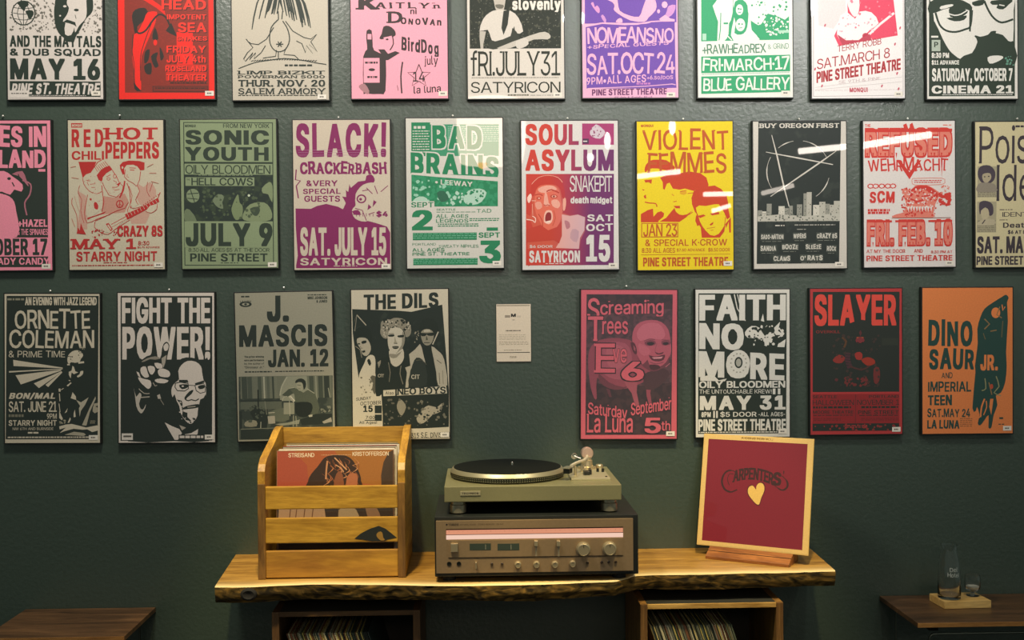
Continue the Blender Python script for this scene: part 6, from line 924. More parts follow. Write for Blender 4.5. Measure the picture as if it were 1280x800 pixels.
def art_dils(a):
    W = 'c6bca4'; K = '242c25'
    a.R(0, 0, 600, 800, W); a.P([(98, 50), (462, 38), (470, 108), (395, 135), (270, 125), (105, 132)], W)
    a.P([(42, 122), (272, 130), (330, 135), (480, 100), (510, 520), (508, 700), (190, 705), (180, 525), (72, 470), (44, 240)], 't:222a23:2d352c:30:.6'); a.T('THE DILS', 98, 52, 462, 128, K, .055, 5, dy=14, jit=.2)
    a.tf = (31.2, 117, .5603)
    B = '1f271f'; G_ = '8a8370'
    a.L([(60, 60), (140, 150)], 9, 'a59c86'); a.L([(10, 180), (60, 55), (40, 200), (90, 170)], 7, G_); a.P([(40, 210), (70, 170), (120, 165), (180, 200), (190, 300), (165, 270), (130, 245), (80, 255), (50, 290)], B, 2)
    a.P([(60, 265), (105, 255), (150, 270), (178, 330), (172, 380), (140, 415), (105, 400), (88, 350), (62, 310)], 'ada48e', 2); a.P([(98, 290), (135, 280), (140, 300), (105, 310)], B, 2); a.E(75, 310, 12, 6, B); a.L([(88, 330), (95, 350), (108, 345)], 5, '5a5646'); a.P([(98, 372), (128, 365), (130, 382), (108, 388)], B); a.L([(45, 330), (85, 360), (100, 430)], 6, G_)
    a.P([(140, 430), (175, 405), (210, 420), (218, 480), (215, 560), (225, 780), (85, 780), (68, 620), (90, 540), (120, 480)], W, 2); a.P([(145, 455), (165, 440), (180, 480), (165, 500)], B, 2); a.P([(170, 600), (215, 590), (215, 750), (185, 700), (195, 650)], '5a5646', 2); a.spk((80, 580, 200, 760), 22, '6f6a58', 3, 10, 3)
    a.P([(265, 170), (270, 120), (310, 95), (350, 100), (380, 85), (450, 90), (510, 130), (530, 190), (515, 240), (480, 250), (470, 200), (420, 165), (370, 160), (335, 200), (325, 260), (290, 260), (262, 220)], '8a8370', 2); a.spk((265, 90, 525, 200), 46, B, 4, 13, 3); a.spk((265, 100, 400, 250), 26, 'b5ac96', 4, 12, 6); a.spk((480, 120, 530, 200), 8, 'b5ac96', 4, 10, 8)
    a.P([(328, 230), (345, 185), (400, 165), (450, 185), (472, 240), (468, 300), (450, 350), (400, 388), (360, 385), (335, 350), (325, 290)], 'c0b7a1', 2); a.P([(455, 200), (475, 245), (468, 310), (440, 365), (400, 390), (445, 320), (448, 260)], '8a8370', 2); a.P([(330, 232), (380, 228), (378, 246), (336, 248)], B, 2); a.P([(412, 238), (465, 232), (462, 252), (418, 254)], B, 2); a.L([(332, 222), (380, 220)], 5, '5a5646'); a.P([(385, 240), (400, 290), (410, 305), (378, 306), (384, 280)], '9a927c'); a.L([(378, 305), (408, 308)], 5, B); a.P([(365, 332), (420, 330), (410, 352), (375, 352)], B, 2); a.L([(370, 340), (415, 340)], 3, 'a59c86')
    a.P([(335, 390), (345, 365), (400, 392), (455, 350), (465, 430), (440, 480), (400, 508), (360, 495), (345, 450)], 'c0b7a1', 2); a.P([(340, 395), (400, 400), (450, 370), (400, 430), (350, 430)], '8a8370', 2)
    a.P([(220, 560), (240, 460), (290, 430), (335, 420), (345, 470), (390, 510), (440, 490), (470, 430), (500, 490), (490, 660), (300, 720), (225, 780), (215, 650)], B, 2); a.L([(330, 470), (345, 560), (335, 640)], 6, '7a7462'); a.L([(440, 500), (430, 570), (455, 660)], 7, '7a7462', 2); a.P([(235, 470), (265, 450), (262, 480), (245, 520)], '8a8370'); a.T('CIT', 238, 570, 290, 600, W, .0, 1, jit=.6)
    a.P([(600, 190), (620, 110), (680, 90), (740, 110), (770, 190), (745, 230), (720, 200), (650, 190), (615, 230)], B, 3); a.P([(612, 230), (625, 195), (665, 180), (710, 195), (725, 230), (720, 270), (700, 310), (665, 325), (630, 300)], '8f8873', 2); a.P([(612, 215), (665, 218), (722, 212), (720, 240), (675, 238), (665, 228), (650, 242), (618, 242)], B, 2); a.P([(640, 190), (690, 185), (700, 205), (640, 208)], 'b5ac96'); a.P([(662, 235), (675, 275), (655, 278)], '4a4a3c'); a.L([(640, 300), (690, 300)], 6, B); a.L([(765, 205), (715, 315)], 10, 'b5ac96'); a.spk((545, 190, 600, 300), 14, '9a927c', 3, 9, 5)
    a.P([(605, 310), (620, 340), (640, 430), (660, 490), (600, 430), (570, 430), (550, 480), (520, 540), (500, 690), (475, 690), (490, 560), (475, 515), (520, 500), (510, 400), (560, 360)], 'b0a791', 1); a.P([(705, 330), (760, 370), (800, 410), (825, 500), (840, 670), (760, 670), (745, 560), (720, 430)], 'b0a791', 2); a.P([(620, 330), (700, 330), (725, 450), (750, 670), (640, 670), (650, 470)], B); a.P([(555, 450), (600, 430), (650, 490), (660, 670), (505, 680), (520, 560)], '2b322a', 2); a.T('CIT', 528, 575, 600, 615, W, .02, 1, jit=.6); a.L([(750, 450), (790, 480)], 6, '5a5646'); a.L([(770, 560), (775, 660)], 5, '5a5646'); a.L([(800, 540), (805, 660)], 5, '7a7462'); a.L([(570, 455), (620, 450), (660, 490)], 5, '5a5646', 2)
    a.tf = (0, 0, 1)
    a.P([(40, 550), (170, 545), (182, 560), (185, 705), (40, 705)], W); a.T('SUNDAY', 58, 552, 130, 568, K, .02, 0, dy=8); a.T('OCTOBER', 78, 572, 178, 590, K, .01, 0, dy=6); a.T('15', 92, 590, 138, 622, K, .06, 2, ser=1); a.T('7:00', 104, 640, 148, 656, K, .02); a.R(98, 660, 150, 664, K); a.T('All Ages!', 72, 666, 158, 682, K, .03); a.T('$3.00 Door', 72, 696, 175, 706, K, .03); a.R(148, 590, 182, 665, K); a.R(148, 628, 180, 634, W)
    a.R(186, 532, 508, 700, '20271f'); a.P([(190, 516), (496, 496), (500, 532), (190, 545)], W); a.T('Also', 200, 522, 240, 537, K, .02); a.R(248, 512, 256, 545, K); a.T('NEO BOYS', 258, 506, 494, 540, K, .03, 2, ser=1.1, dy=8, gap=.05)
    a.P([(255, 590), (270, 560), (290, 575), (300, 600), (280, 640), (262, 620)], '8d8672', 2); a.P([(350, 655), (380, 610), (410, 590), (450, 600), (475, 580), (470, 620), (430, 635), (400, 665), (370, 680)], 'a59c86', 2); a.spk((340, 570, 500, 690), 30, '6f6b5a', 2, 9, 4); a.spk((195, 560, 330, 690), 26, '5f5c4e', 2, 8, 7); a.spk((360, 590, 470, 670), 22, K, 2, 8, 9)
    a.P([(320, 705), (512, 695), (512, 745), (320, 752)], W); a.T('315 S.E. DIVISION', 324, 722, 512, 750, K, .015, 1, jit=.4, dy=4)
def art_scream(a):
    W = 'c65c68'; D = '3a3035'; M = '8a4653'
    a.R(0, 0, 600, 800, W); a.R(68, 50, 490, 736, 't:3a3035:453539:50:.5'); a.P([(68, 150), (490, 120), (490, 480), (300, 500), (68, 480)], 't:4a3a3f:5c4047:50:.5')
    a.tf = (58.5, 136.5, .6097)
    a.P([(35, 340), (60, 270), (120, 225), (220, 208), (330, 215), (400, 250), (500, 400), (540, 500), (480, 560), (350, 610), (250, 612), (150, 580), (110, 520), (100, 600), (105, 690), (85, 690), (55, 600), (35, 450)], M, 2)
    a.P([(130, 280), (220, 240), (330, 250), (380, 330), (380, 480), (300, 540), (200, 520), (130, 450)], '9c5260', 2); a.P([(180, 290), (260, 262), (330, 300), (340, 400), (260, 460), (190, 420)], 'a85a66', 2); a.P([(120, 490), (200, 560), (320, 600), (420, 570), (300, 620), (200, 610), (130, 560)], '6a3c46', 2)
    a.P([(320, 540), (430, 560), (425, 640), (448, 750), (415, 752), (385, 650), (340, 590)], '97505c', 1); a.P([(500, 590), (545, 580), (535, 650), (548, 735), (525, 740), (505, 670)], '8a4653', 1); a.P([(180, 610), (210, 620), (225, 680), (205, 680)], '5c3841'); a.P([(480, 500), (560, 470), (640, 450), (690, 500), (600, 600), (500, 620)], '4b363b', 2)
    a.P([(385, 200), (400, 130), (450, 80), (540, 62), (620, 80), (675, 140), (692, 220), (700, 310), (680, 390), (640, 440), (580, 470), (520, 460), (470, 420), (430, 350), (395, 270)], 'aa5664', 2)
    a.P([(420, 170), (470, 100), (560, 85), (620, 110), (650, 180), (620, 220), (540, 210), (450, 230)], 'b96472', 2); a.P([(440, 250), (520, 290), (530, 330), (480, 350), (440, 310)], 'b45f6d', 2); a.P([(630, 280), (680, 290), (670, 340), (640, 350)], 'a85664', 2)
    a.P([(372, 245), (400, 245), (418, 280), (425, 330), (405, 335), (385, 300)], '57343c', 2); a.P([(395, 262), (412, 290), (412, 315), (398, 300)], '97505c')
    a.P([(430, 350), (470, 420), (510, 380), (530, 430), (600, 440), (660, 400), (690, 340), (675, 410), (620, 455), (560, 475), (510, 460), (460, 420)], '6a3c46', 2); a.P([(530, 420), (600, 425), (610, 450), (560, 465), (530, 450)], '4a3036', 2)
    a.P([(485, 240), (530, 222), (572, 235), (570, 262), (520, 270), (492, 262)], '7a424e', 2); a.P([(505, 245), (540, 238), (565, 250), (540, 268), (510, 262)], D, 2); a.L([(480, 232), (525, 215), (570, 222)], 7, '7a424e', 2); a.P([(620, 235), (660, 225), (695, 238), (685, 262), (630, 265)], '7a424e', 2); a.P([(635, 245), (665, 240), (680, 252), (655, 265), (635, 258)], D, 2); a.L([(620, 222), (690, 225)], 6, '7a424e')
    a.L([(585, 250), (570, 300), (575, 325)], 8, '97505c', 2); a.P([(570, 318), (600, 330), (640, 318), (625, 336), (585, 338)], '5c343d', 2); a.P([(520, 345), (560, 355), (600, 352), (650, 340), (640, 380), (600, 395), (545, 385)], '5c343d', 2); a.P([(545, 362), (600, 360), (635, 355), (620, 372), (560, 374)], 'c98890', 1); a.L([(530, 400), (580, 415), (640, 400)], 7, '7a424e', 2); a.L([(655, 440), (690, 410)], 5, 'b96472')
    a.tf = (0, 0, 1)
    S = dict(w=.012, b=2, ser=.6, gap=.06, ol=D, ow=.03)
    a.T('S', 72, 68, 132, 180, W, .02, 4, jit=.5, ol=D, ow=.04); a.T('creaming', 135, 82, 446, 165, W, dy=8, **S); a.T('T', 76, 158, 150, 278, W, .02, 3, ser=.8, ol=D, ow=.04); a.T('rees', 146, 180, 272, 245, W, **S)
    a.T('E', 116, 290, 210, 432, W, .02, 4, ser=.8, ol=D, ow=.04); a.T('ve', 198, 315, 268, 385, W, **S); a.T('6', 242, 378, 352, 472, W, .025, 4, ol=D, ow=.05)
    a.T('Saturday', 80, 575, 272, 645, W, dy=-25, **S); a.T('September', 290, 580, 488, 655, W, dy=30, **S); a.T('La Luna', 76, 632, 300, 725, W, **S); a.T('5', 358, 652, 438, 728, W, .05, 4, ol=D, ow=.05); a.T('th', 440, 668, 484, 715, W, **S)
def art_faith(a):
    W = 'd6d2c6'; K = '252e26'
    a.R(0, 0, 600, 800, W); a.R(50, 45, 482, 732, K)
    a.R(250, 55, 300, 180, K); a.L([(225, 50), (240, 120), (280, 180)], 5, W); a.L([(240, 50), (262, 140)], 4, W)
    a.T('FAITH', 54, 52, 478, 178, W, .075, 8, gap=.06); a.P([(275, 230), (300, 205), (345, 200), (380, 215), (440, 200), (480, 240), (480, 300), (430, 320), (330, 300), (290, 280)], K); a.P([(278, 235), (310, 205), (350, 215), (372, 250), (420, 240), (400, 270), (340, 265), (290, 262)], W, 2); a.spk((290, 205, 470, 300), 40, W, 3, 10, 2); a.spk((290, 215, 460, 290), 40, K, 3, 8, 7)
    a.E(330, 218, 9, 8, K); a.P([(420, 215), (450, 185), (440, 230), (470, 250), (430, 250)], W); a.L([(445, 215), (460, 245), (440, 262)], 5, W, 2); a.P([(370, 265), (400, 262), (395, 300), (375, 298)], W); a.P([(440, 295), (478, 270), (470, 320), (435, 318)], W); a.P([(355, 180), (366, 145), (372, 185)], W); a.P([(330, 305), (480, 310), (480, 330), (300, 320)], K)
    a.T('NO', 54, 188, 272, 318, W, .085, 9, gap=.06, dy=-6); a.T('MO', 52, 325, 300, 455, W, .08, 8, gap=.06, dy=-8); a.T('RE', 304, 335, 472, 465, W, .07, 6, gap=.08, dy=-8)
    a.E(247, 388, 56, 66, W, 24); a.E(247, 384, 20, 28, K, 14); a.E(247, 384, 13, 20, 'a9a698', 12)
    for k in range(14): t = k*.449; a.E(247+38*math.cos(t), 386+46*math.sin(t), 5, 4, 'a09d8e', 6)
    a.P([(60, 455), (120, 440), (150, 470), (190, 462), (180, 475), (60, 472)], W)
    a.T('OILY BLOODMEN', 54, 474, 476, 508, W, .03, 2, gap=.05); a.T('THE UNTOUCHABLE KREW!', 56, 514, 410, 536, W, .0, 0, jit=.5); a.R(415, 512, 428, 540, W); a.R(440, 512, 452, 540, W); a.T('MAY 31', 58, 546, 478, 616, W, .06, 5, gap=.16)
    a.T('8PM', 66, 624, 112, 650, W, .03, 1, jit=.6); a.R(124, 620, 132, 654, W); a.R(138, 620, 146, 654, W); a.T('$5 DOOR', 158, 622, 336, 652, W, .02, 1); a.T('-ALL AGES-', 345, 626, 476, 648, W, .01, 0, jit=.5)
    a.T('PINE STREET THEATRE', 52, 660, 480, 718, W, .04, 3, gap=.05); a.M(54, 722, 440, 730, 1, W, .6, 9)
def art_slayer(a):
    R1 = 'b03434'; K = '252a24'; RT = 'd8483a'
    a.R(0, 0, 600, 800, R1); a.R(62, 38, 486, 528, K); a.T('SLAYER', 70, 50, 470, 205, RT, .06, 7, gap=.07); a.P([(225, 200), (300, 175), (345, 190), (345, 225), (215, 225)], K, 2); a.T('OVERKILL', 78, 226, 196, 240, '8a2a26', .01, 1)
    a.E(293, 275, 22, 18, '7a2c30', 10); a.L([(278, 284), (294, 292), (310, 284)], 5, '1c201b'); a.E(281, 262, 6, 4, '9a4a2a', 6); a.E(305, 262, 6, 4, '9a4a2a', 6); a.P([(288, 238), (296, 225), (302, 240), (295, 256)], '5a2a2a')
    a.P([(160, 370), (190, 345), (220, 360), (205, 385), (175, 385)], '8a2e26', 2); a.P([(268, 340), (290, 332), (305, 345), (300, 370), (275, 368)], '9a3028', 2); a.P([(300, 372), (330, 358), (362, 370), (365, 390), (330, 400)], '98301f', 3); a.L([(235, 335), (232, 370), (245, 410)], 26, '4a2a32', 2); a.L([(205, 260), (225, 280), (215, 310)], 10, '5a3a22', 2)
    for k in range(5): a.L([(222, 345+k*13), (252, 348+k*13)], 3, '20241f')
    a.P([(360, 415), (385, 408), (392, 450), (380, 488), (362, 480)], '6e2b28', 2); a.spk((210, 455, 340, 500), 32, '6e2b28', 3, 10, 3); a.spk((160, 250, 390, 520), 60, '40302a', 2, 9, 4); a.E(178, 468, 9, 8, '5e2a2c', 7); a.L([(240, 400), (300, 420), (340, 400)], 8, '4e2c28', 2); a.R(400, 265, 480, 300, '2e3229')
    a.R(62, 538, 486, 702, '8e2224'); 
    a.T('SEATTLE', 62, 544, 180, 558, K, .02, 1); a.T('PORTLAND', 338, 544, 484, 558, K, .02, 1); a.T('HALLOWEEN', 62, 566, 264, 592, K, .0, 1, gap=.04); a.T('NOVEMBER 1', 280, 566, 486, 592, K, .0, 1, gap=.04); a.R(270, 540, 274, 680, '6b2424')
    a.M(64, 598, 250, 610, 1, K, .8, 12); a.M(300, 598, 480, 610, 1, K, .8, 12); a.T('MOORE THEATRE', 64, 618, 262, 634, K, .03, 1); a.T('PINE STREET', 284, 618, 484, 638, K, .04, 1)
    a.M(66, 640, 260, 646, 1, K); a.M(290, 642, 480, 648, 1, K); a.M(66, 656, 200, 672, 2, '6b2424', .5); a.M(300, 656, 480, 672, 2, '6b2424', .5); a.R(62, 682, 486, 718, K); a.spk((66, 686, 480, 716), 30, '8a2c28', 3, 9, 2); a.M(220, 690, 330, 706, 2, R1, .5)
def art_dino(a):
    O = 'dd7e42'; G = '1f4038'
    a.R(500, 0, 1100, 800, O)
    a.P([(985, 62), (1005, 52), (1018, 68), (1010, 90), (1015, 180), (1008, 330), (1012, 400), (1005, 480), (985, 530), (960, 545), (968, 590), (950, 640), (940, 700), (925, 700), (925, 640), (905, 665), (885, 690), (872, 680), (880, 640), (868, 600), (862, 620), (845, 605), (858, 430), (855, 400), (868, 290), (865, 220), (880, 160), (900, 120), (940, 90)], G, 2)
    a.E(955, 140, 22, 26, O); a.L([(975, 110), (960, 150), (985, 165)], 5, '8a6a40'); a.L([(985, 100), (990, 130), (1000, 110)], 5, O); a.L([(900, 170), (925, 195), (900, 220)], 6, '8a6a40'); a.L([(930, 230), (960, 225)], 5, '8a6a40'); a.L([(990, 180), (985, 260)], 4, '6a5c3c'); a.L([(895, 240), (905, 270)], 4, '6a5c3c')
    a.T('JR.', 882, 345, 968, 422, O, .03, 3); a.L([(905, 460), (910, 510), (890, 520)], 5, '8d8a60', 2); a.L([(960, 450), (975, 500), (950, 530), (985, 545)], 5, '8d8a60', 2); a.L([(925, 480), (940, 540)], 5, '8d6a40'); a.E(938, 500, 8, 12, 'b0482c')
    a.L([(905, 560), (890, 600), (885, 650)], 8, O, 2); a.L([(900, 640), (915, 600), (912, 570)], 5, O, 2); a.P([(932, 560), (948, 560), (938, 640), (928, 600)], O); a.L([(875, 655), (890, 640)], 5, O)
    a.T('DINO', 624, 172, 842, 305, G, .045, 4, jit=.4, gap=.12); a.T('SAUR', 630, 312, 850, 418, G, .045, 4, jit=.4, gap=.1); a.T('AND', 692, 430, 746, 460, G, .01, 1, jit=.5); a.T('IMPERIAL', 626, 474, 838, 526, G, .025, 3, jit=.4)
    a.T('TEEN', 626, 540, 744, 592, G, .03, 3, jit=.4); a.T('SAT.MAY 24', 624, 606, 834, 650, G, .025, 2, jit=.4); a.T('LA LUNA', 624, 662, 782, 706, G, .03, 3, jit=.4); a.M(785, 655, 845, 700, 5, '8d5a34', .4, 10); a.M(978, 650, 1004, 660, 1, G, .9, 20); a.M(974, 682, 1002, 690, 1, G)
def art_card(a):
    W = 'd8c8b0'; K = '55493c'
    a.R(0, 0, 578, 800, W); a.Rl(98, 100, 468, 112, 5, '8a7f6c'); a.T('M', 256, 196, 312, 232, '2c2a26', .09, 5); a.M(188, 215, 248, 240, 2, '7a6e5e', .8, 60); a.M(325, 220, 375, 240, 2, 'b0a38e', .6, 20); a.M(272, 262, 298, 274, 1, '7a6e5e')
    a.M(195, 378, 368, 392, 1, K, .85, 11); a.M(120, 428, 420, 495, 4, 'a3957f', .3, 22); a.M(120, 505, 450, 550, 3, '95866f', .35, 22); a.M(175, 596, 380, 606, 1, '85775f', .7, 16); a.R(98, 622, 468, 630, '3c352c'); a.M(240, 668, 320, 690, 2, '85775f', .6, 14)
# ================================================================== SETTING
wall_m = flat('dark_green_wall_paint', '39473c', rough=.37, spec=.9, noise=.05, nscale=90, bump=.5)
def strct(o): o['kind'] = 'structure'; return o
strct(mesh('wall_back', [(-3.4, 0, 0), (3.8, 0, 0), (3.8, 0, 3.4), (-3.4, 0, 3.4), (-3.4, .1, 0), (3.8, .1, 0), (3.8, .1, 3.4), (-3.4, .1, 3.4)],
     [(0, 1, 2, 3), (5, 4, 7, 6), (4, 0, 3, 7), (1, 5, 6, 2), (3, 2, 6, 7), (4, 5, 1, 0)], wall_m))
strct(mesh('floor', [(-3.4, -8, 0), (3.8, -8, 0), (3.8, 0, 0), (-3.4, 0, 0), (-3.4, -8, -.1), (3.8, -8, -.1), (3.8, 0, -.1), (-3.4, 0, -.1)],
     [(0, 1, 2, 3), (5, 4, 7, 6), (4, 5, 1, 0), (7, 4, 0, 3), (6, 7, 3, 2), (5, 6, 2, 1)], wood('floor_oak_stain', '3a2a1c', '1c140d', 1, 6)))
strct(boxo('baseboard_back', -3.4, -.015, 0, 3.8, 0, .12, flat('baseboard_paint', '2c352e', .5)))

# ================================================================== POSTERS
edge_m = flat('black_board_edge', '141714', .5)
nail_m = flat('nail_steel', 'd8d4ca', .35, .6)
stick_m = flat('sticker_paper', 'ddd6c8', .6); stick_i = flat('sticker_print', '5a564e', .6)
def sticker_mesh():
    me = bpy.data.meshes.new('price_sticker'); W, H = .0125, .0068
    v = [(-W, 0, -H), (W, 0, -H), (W, 0, H), (-W, 0, H)]; f = [(0, 1, 2, 3)]; mi = [0]
    for x0, x1 in ((-.0065, -.003), (-.002, .001), (.002, .005)):
        k = len(v); v += [(x0, -.0001, -.002), (x1, -.0001, -.002), (x1, -.0001, .0022), (x0, -.0001, .0022)]; f.append((k, k+1, k+2, k+3)); mi.append(1)
    me.from_pydata(v, [], f); me.materials.append(stick_m); me.materials.append(stick_i); me.polygons.foreach_set('material_index', mi); me.update(); return me
SM = sticker_mesh()
def nail_mesh():
    bm = bmesh.new(); lathe(bm, [(.0012, 0), (.0012, -.006), (.003, -.007), (.0026, -.009), (.001, -.0098)], 10, axis='y')
    bmesh.ops.recalc_face_normals(bm, faces=bm.faces[:]); me = bpy.data.meshes.new('nail'); bm.to_mesh(me); bm.free(); me.materials.append(nail_m); return me
NM = nail_mesh()
TK = .0175
def poster(art, cx, cz, w, h, ang, TL, TR, BL, label, stick=None, nail=.006, tilt=0, name='concert_poster', cat='poster', group='framed concert posters on the green wall', rim=.0020, th=TK):
    q = (3.23-th)/3.23
    r = empty(name, (cx*q, 0, 1.5+(cz-1.5)*q), 0, label, cat, group); r.rotation_euler = (0, -math.radians(ang), 0)
    w *= q; h *= q
    bm = bmesh.new(); box(bm, -w/2-rim, -th, -h/2-rim, w/2+rim, -.0005, h/2+rim)
    fromb('mounting_board', bm, edge_m, r, bev=.0008)
    a = Art(TL, TR, BL, w, h); art(a); p = a.make('print', r, loc=(0, -th-.0002, 0))
    if stick:
        x, _, z = a.loc(*stick); o = bpy.data.objects.new('price_sticker', SM); C.objects.link(o); o.parent = r; o.location = (x, -th-.0002-a.z-.0006, z)
    if nail:
        o = bpy.data.objects.new('nail', NM); C.objects.link(o); o.parent = r; o.location = (random.uniform(-.01, .01), 0, h/2+rim+nail)
    return r
tw = lambda x, w: dict(cx=x, cz=2.106+.2165, w=w, h=.433, ang=.1)
def top(art, x, zb, w, BLc, BRc, s, label, stick=None):
    hp = 189*s; TL = (BLc[0]-2*s*.7, BLc[1]-hp); TR = (BRc[0]-2*s*.7, BRc[1]-hp)
    poster(art, x, zb+.2165, w, .433, .15, TL, TR, BLc, label, stick)
top(art_may, -1.2037, 2.1060, .2715, (58, 742), (766, 735), 5.929, 'white and black concert poster with a globe and a bearded face, reading MAY 16', (711, 690))
top(art_red, -.8878, 2.1060, .2735, (50, 742), (762, 737), 5.927, 'bright red concert poster with a long-legged devil figure, top row', (722, 693))
top(art_limp, -.5624, 2.1028, .277, (46, 555), (580, 553), 4.414, 'tan concert poster with a long-haired cartoon figure spreading its hands, reading THUR. NOV. 20', (540, 535))
top(art_kait, -.2204, 2.1063, .2796, (702, 546), (1237, 546), 4.414, 'pink concert poster with a bottle and a man in a bowler hat', (1207, 517))
top(art_july, .1163, 2.1057, .282, (63, 546), (600, 546), 4.414, 'black and white concert poster with a guitarist in a white shirt, reading FRI. JULY 31', (560, 525))
top(art_nomean, .4492, 2.1074, .2812, (72, 1113), (1176, 1128), 9.143, 'violet and pink concert poster with a reaching arm, reading SAT. OCT. 24', (1085, 1090))
top(art_raw, .7860, 2.1076, .2808, (53, 535), (580, 545), 4.414, 'green and white concert poster with long-haired men, reading FRI MARCH 17', (537, 518))
top(art_robb, 1.1189, 2.1047, .2765, (682, 542), (1197, 547), 4.414, 'white concert poster with a red guitar player and slanted lettering, reading SAT. MARCH 8', (1160, 522))
top(art_cinema, 1.4572, 2.1025, .271, (228, 735), (902, 735), 5.925, 'green-black and white poster of a close-up face with glasses, reading SATURDAY, OCTOBER 7')
# second row
x_left = -1.3585
poster(art_pink, -1.3540, 1.8325, .272, .4305, .1, (-219, 40), (250, 38), (-216, 770), 'pink and black concert poster cut by the left edge of the picture, middle row', (222, 748), .012)
poster(art_chili, -1.0342, 1.8329, .2726, .4307, .03, (330, 38), (800, 38), (337, 773), 'cream concert poster with three red-ink musicians in hats, reading MAY 1', (775, 750), .012)
poster(art_sonic, -.7129, 1.8341, .2759, .4303, .34, (40, 38), (512, 32), (46, 766), 'dull green concert poster with black lettering, reading JULY 9', (488, 743), 0)
poster(art_slack, -.3890, 1.8303, .2806, .4340, .12, (42, 38), (516, 36), (48, 772), 'cream and purple concert poster with a skull-faced creature, reading SAT. JULY 15', (494, 754))
poster(art_brains, -.0636, 1.8335, .2814, .4364, .10, (27, 28), (504, 28), (33, 766), 'white and green concert poster reading SEPT 2 and SEPT 3', (475, 742))
poster(art_soul, .2713, 1.8261, .2830, .4341, .10, (43, 42), (518, 40), (50, 772), 'red and purple concert poster with a shouting man, reading SAT OCT 15', (494, 750))
poster(art_vf, .6077, 1.8234, .2824, .4345, .12, (40, 44), (510, 44), (48, 774), 'bright yellow concert poster with three heads in red ink, reading JAN 23', (488, 743))
poster(art_oregon, .9453, 1.8237, .2759, .4323, .11, (38, 44), (498, 44), (52, 768), 'black concert poster with crossed light beams over a city skyline', (472, 747))
poster(art_refused, 1.2692, 1.8250, .2733, .4303, .16, (32, 42), (484, 42), (40, 762), 'white concert poster with dripping red letters, reading FRI. FEB. 10', (460, 742))
poster(art_idea, 1.6005, 1.8225, .2715, .4290, .1, (588, 45), (1040, 45), (600, 752), 'cream concert poster with two small portraits, at the right edge of the picture', None, .008)
# third row
poster(art_ornette, -1.2219, 1.3359, .2710, .4301, -.46, (18, 47), (483, 47), (26, 778), 'black concert poster with cream rays and a horn player, reading SAT. JUNE 21', (457, 750))
poster(art_fight, -.8972, 1.3352, .2766, .4335, -.22, (26, 42), (498, 40), (32, 776), 'black poster of a man in glasses pointing upward, reading FIGHT THE POWER!', (474, 747))
poster(art_mascis, -.5577, 1.3363, .2808, .4305, .82, (33, 40), (512, 35), (46, 772), 'grey concert poster with a seated guitarist photo, reading JAN. 12', None, .010)
poster(art_dils, -.2247, 1.3383, .2817, .4367, .25, (36, 28), (510, 22), (40, 760), 'black and cream concert poster with three young men in jackets', (488, 733), 0)
poster(art_scream, .4399, 1.3323, .2825, .4366, -.53, (40, 27), (513, 27), (45, 757), 'dusky pink concert poster of a pig with a baby head, reading Saturday September 5th', (485, 730), .008)
poster(art_faith, .7738, 1.3327, .2786, .4339, -.21, (34, 25), (497, 25), (38, 750), 'black and white block-letter concert poster above the red record sleeve, reading MAY 31', (464, 722), 0)
poster(art_slayer, 1.1094, 1.3348, .2733, .4297, -.03, (47, 22), (498, 20), (52, 738), 'dark red and black concert poster with a shadowy armoured figure', (472, 712), 0)
poster(art_dino, 1.4405, 1.3342, .2709, .4317, -.15, (592, 18), (1038, 15), (600, 733), 'orange concert poster with a dark green hanging shape, reading SAT. MAY 24', (1017, 704), 0)
# info card
poster(art_card, .1040, 1.4274, .1008, .168, 0, (90, 88), (481, 88), (90, 728), 'small cream info card alone on the green wall between the bottom-row posters', None, 0, name='info_card', cat='sign', group=None, rim=.0004, th=.004)

# ================================================================== FLOATING SLAB SHELF
rd = random.Random(11)
ZT, ZB = .793, .7515
fp = [(-.6777, -.3706), (-.60, -.3745), (-.50, -.362), (-.4124, -.356), (-.30, -.366), (-.22, -.3735), (-.143, -.387), (-.02, -.396), (.1026, -.394), (.20, -.390), (.28, -.3805), (.345, -.376), (.385, -.345), (.417, -.316), (.50, -.311), (.60, -.3125), (.70, -.307), (.80, -.309), (.88, -.303), (.9475, -.2995)]
fp = crsmooth(fp, False, 5)
fp = [(x, y+rd.uniform(-.0012, .0012)) for x, y in fp]
slab = empty('live_edge_shelf', (0, 0, ZB), 0, 'thick live-edge wooden slab shelf under the posters, bark along its front', 'shelf')
vs = []; fs = []; sap = []; n = len(fp)
xb = [-.7045+(i/(n-1))*(.9635+.7045) for i in range(n)]
rows = (0, .004, .012, .03, .06, .15)
for j, d in enumerate(rows+(None,)):
    for i, (x, y) in enumerate(fp):
        if d is None: vs.append((xb[i], -.0005, ZT-ZB)); sap.append(0)
        else:
            t = d/abs(y); vs.append((x*(1-t)+xb[i]*t, y+d, ZT-ZB-(.0025 if j == 0 else 0))); sap.append((1, 1, .85, .3, .05, 0)[j])
m_ = len(rows)+1
for j in range(m_-1):
    for i in range(n-1): fs.append((j*n+i, j*n+i+1, (j+1)*n+i+1, (j+1)*n+i))
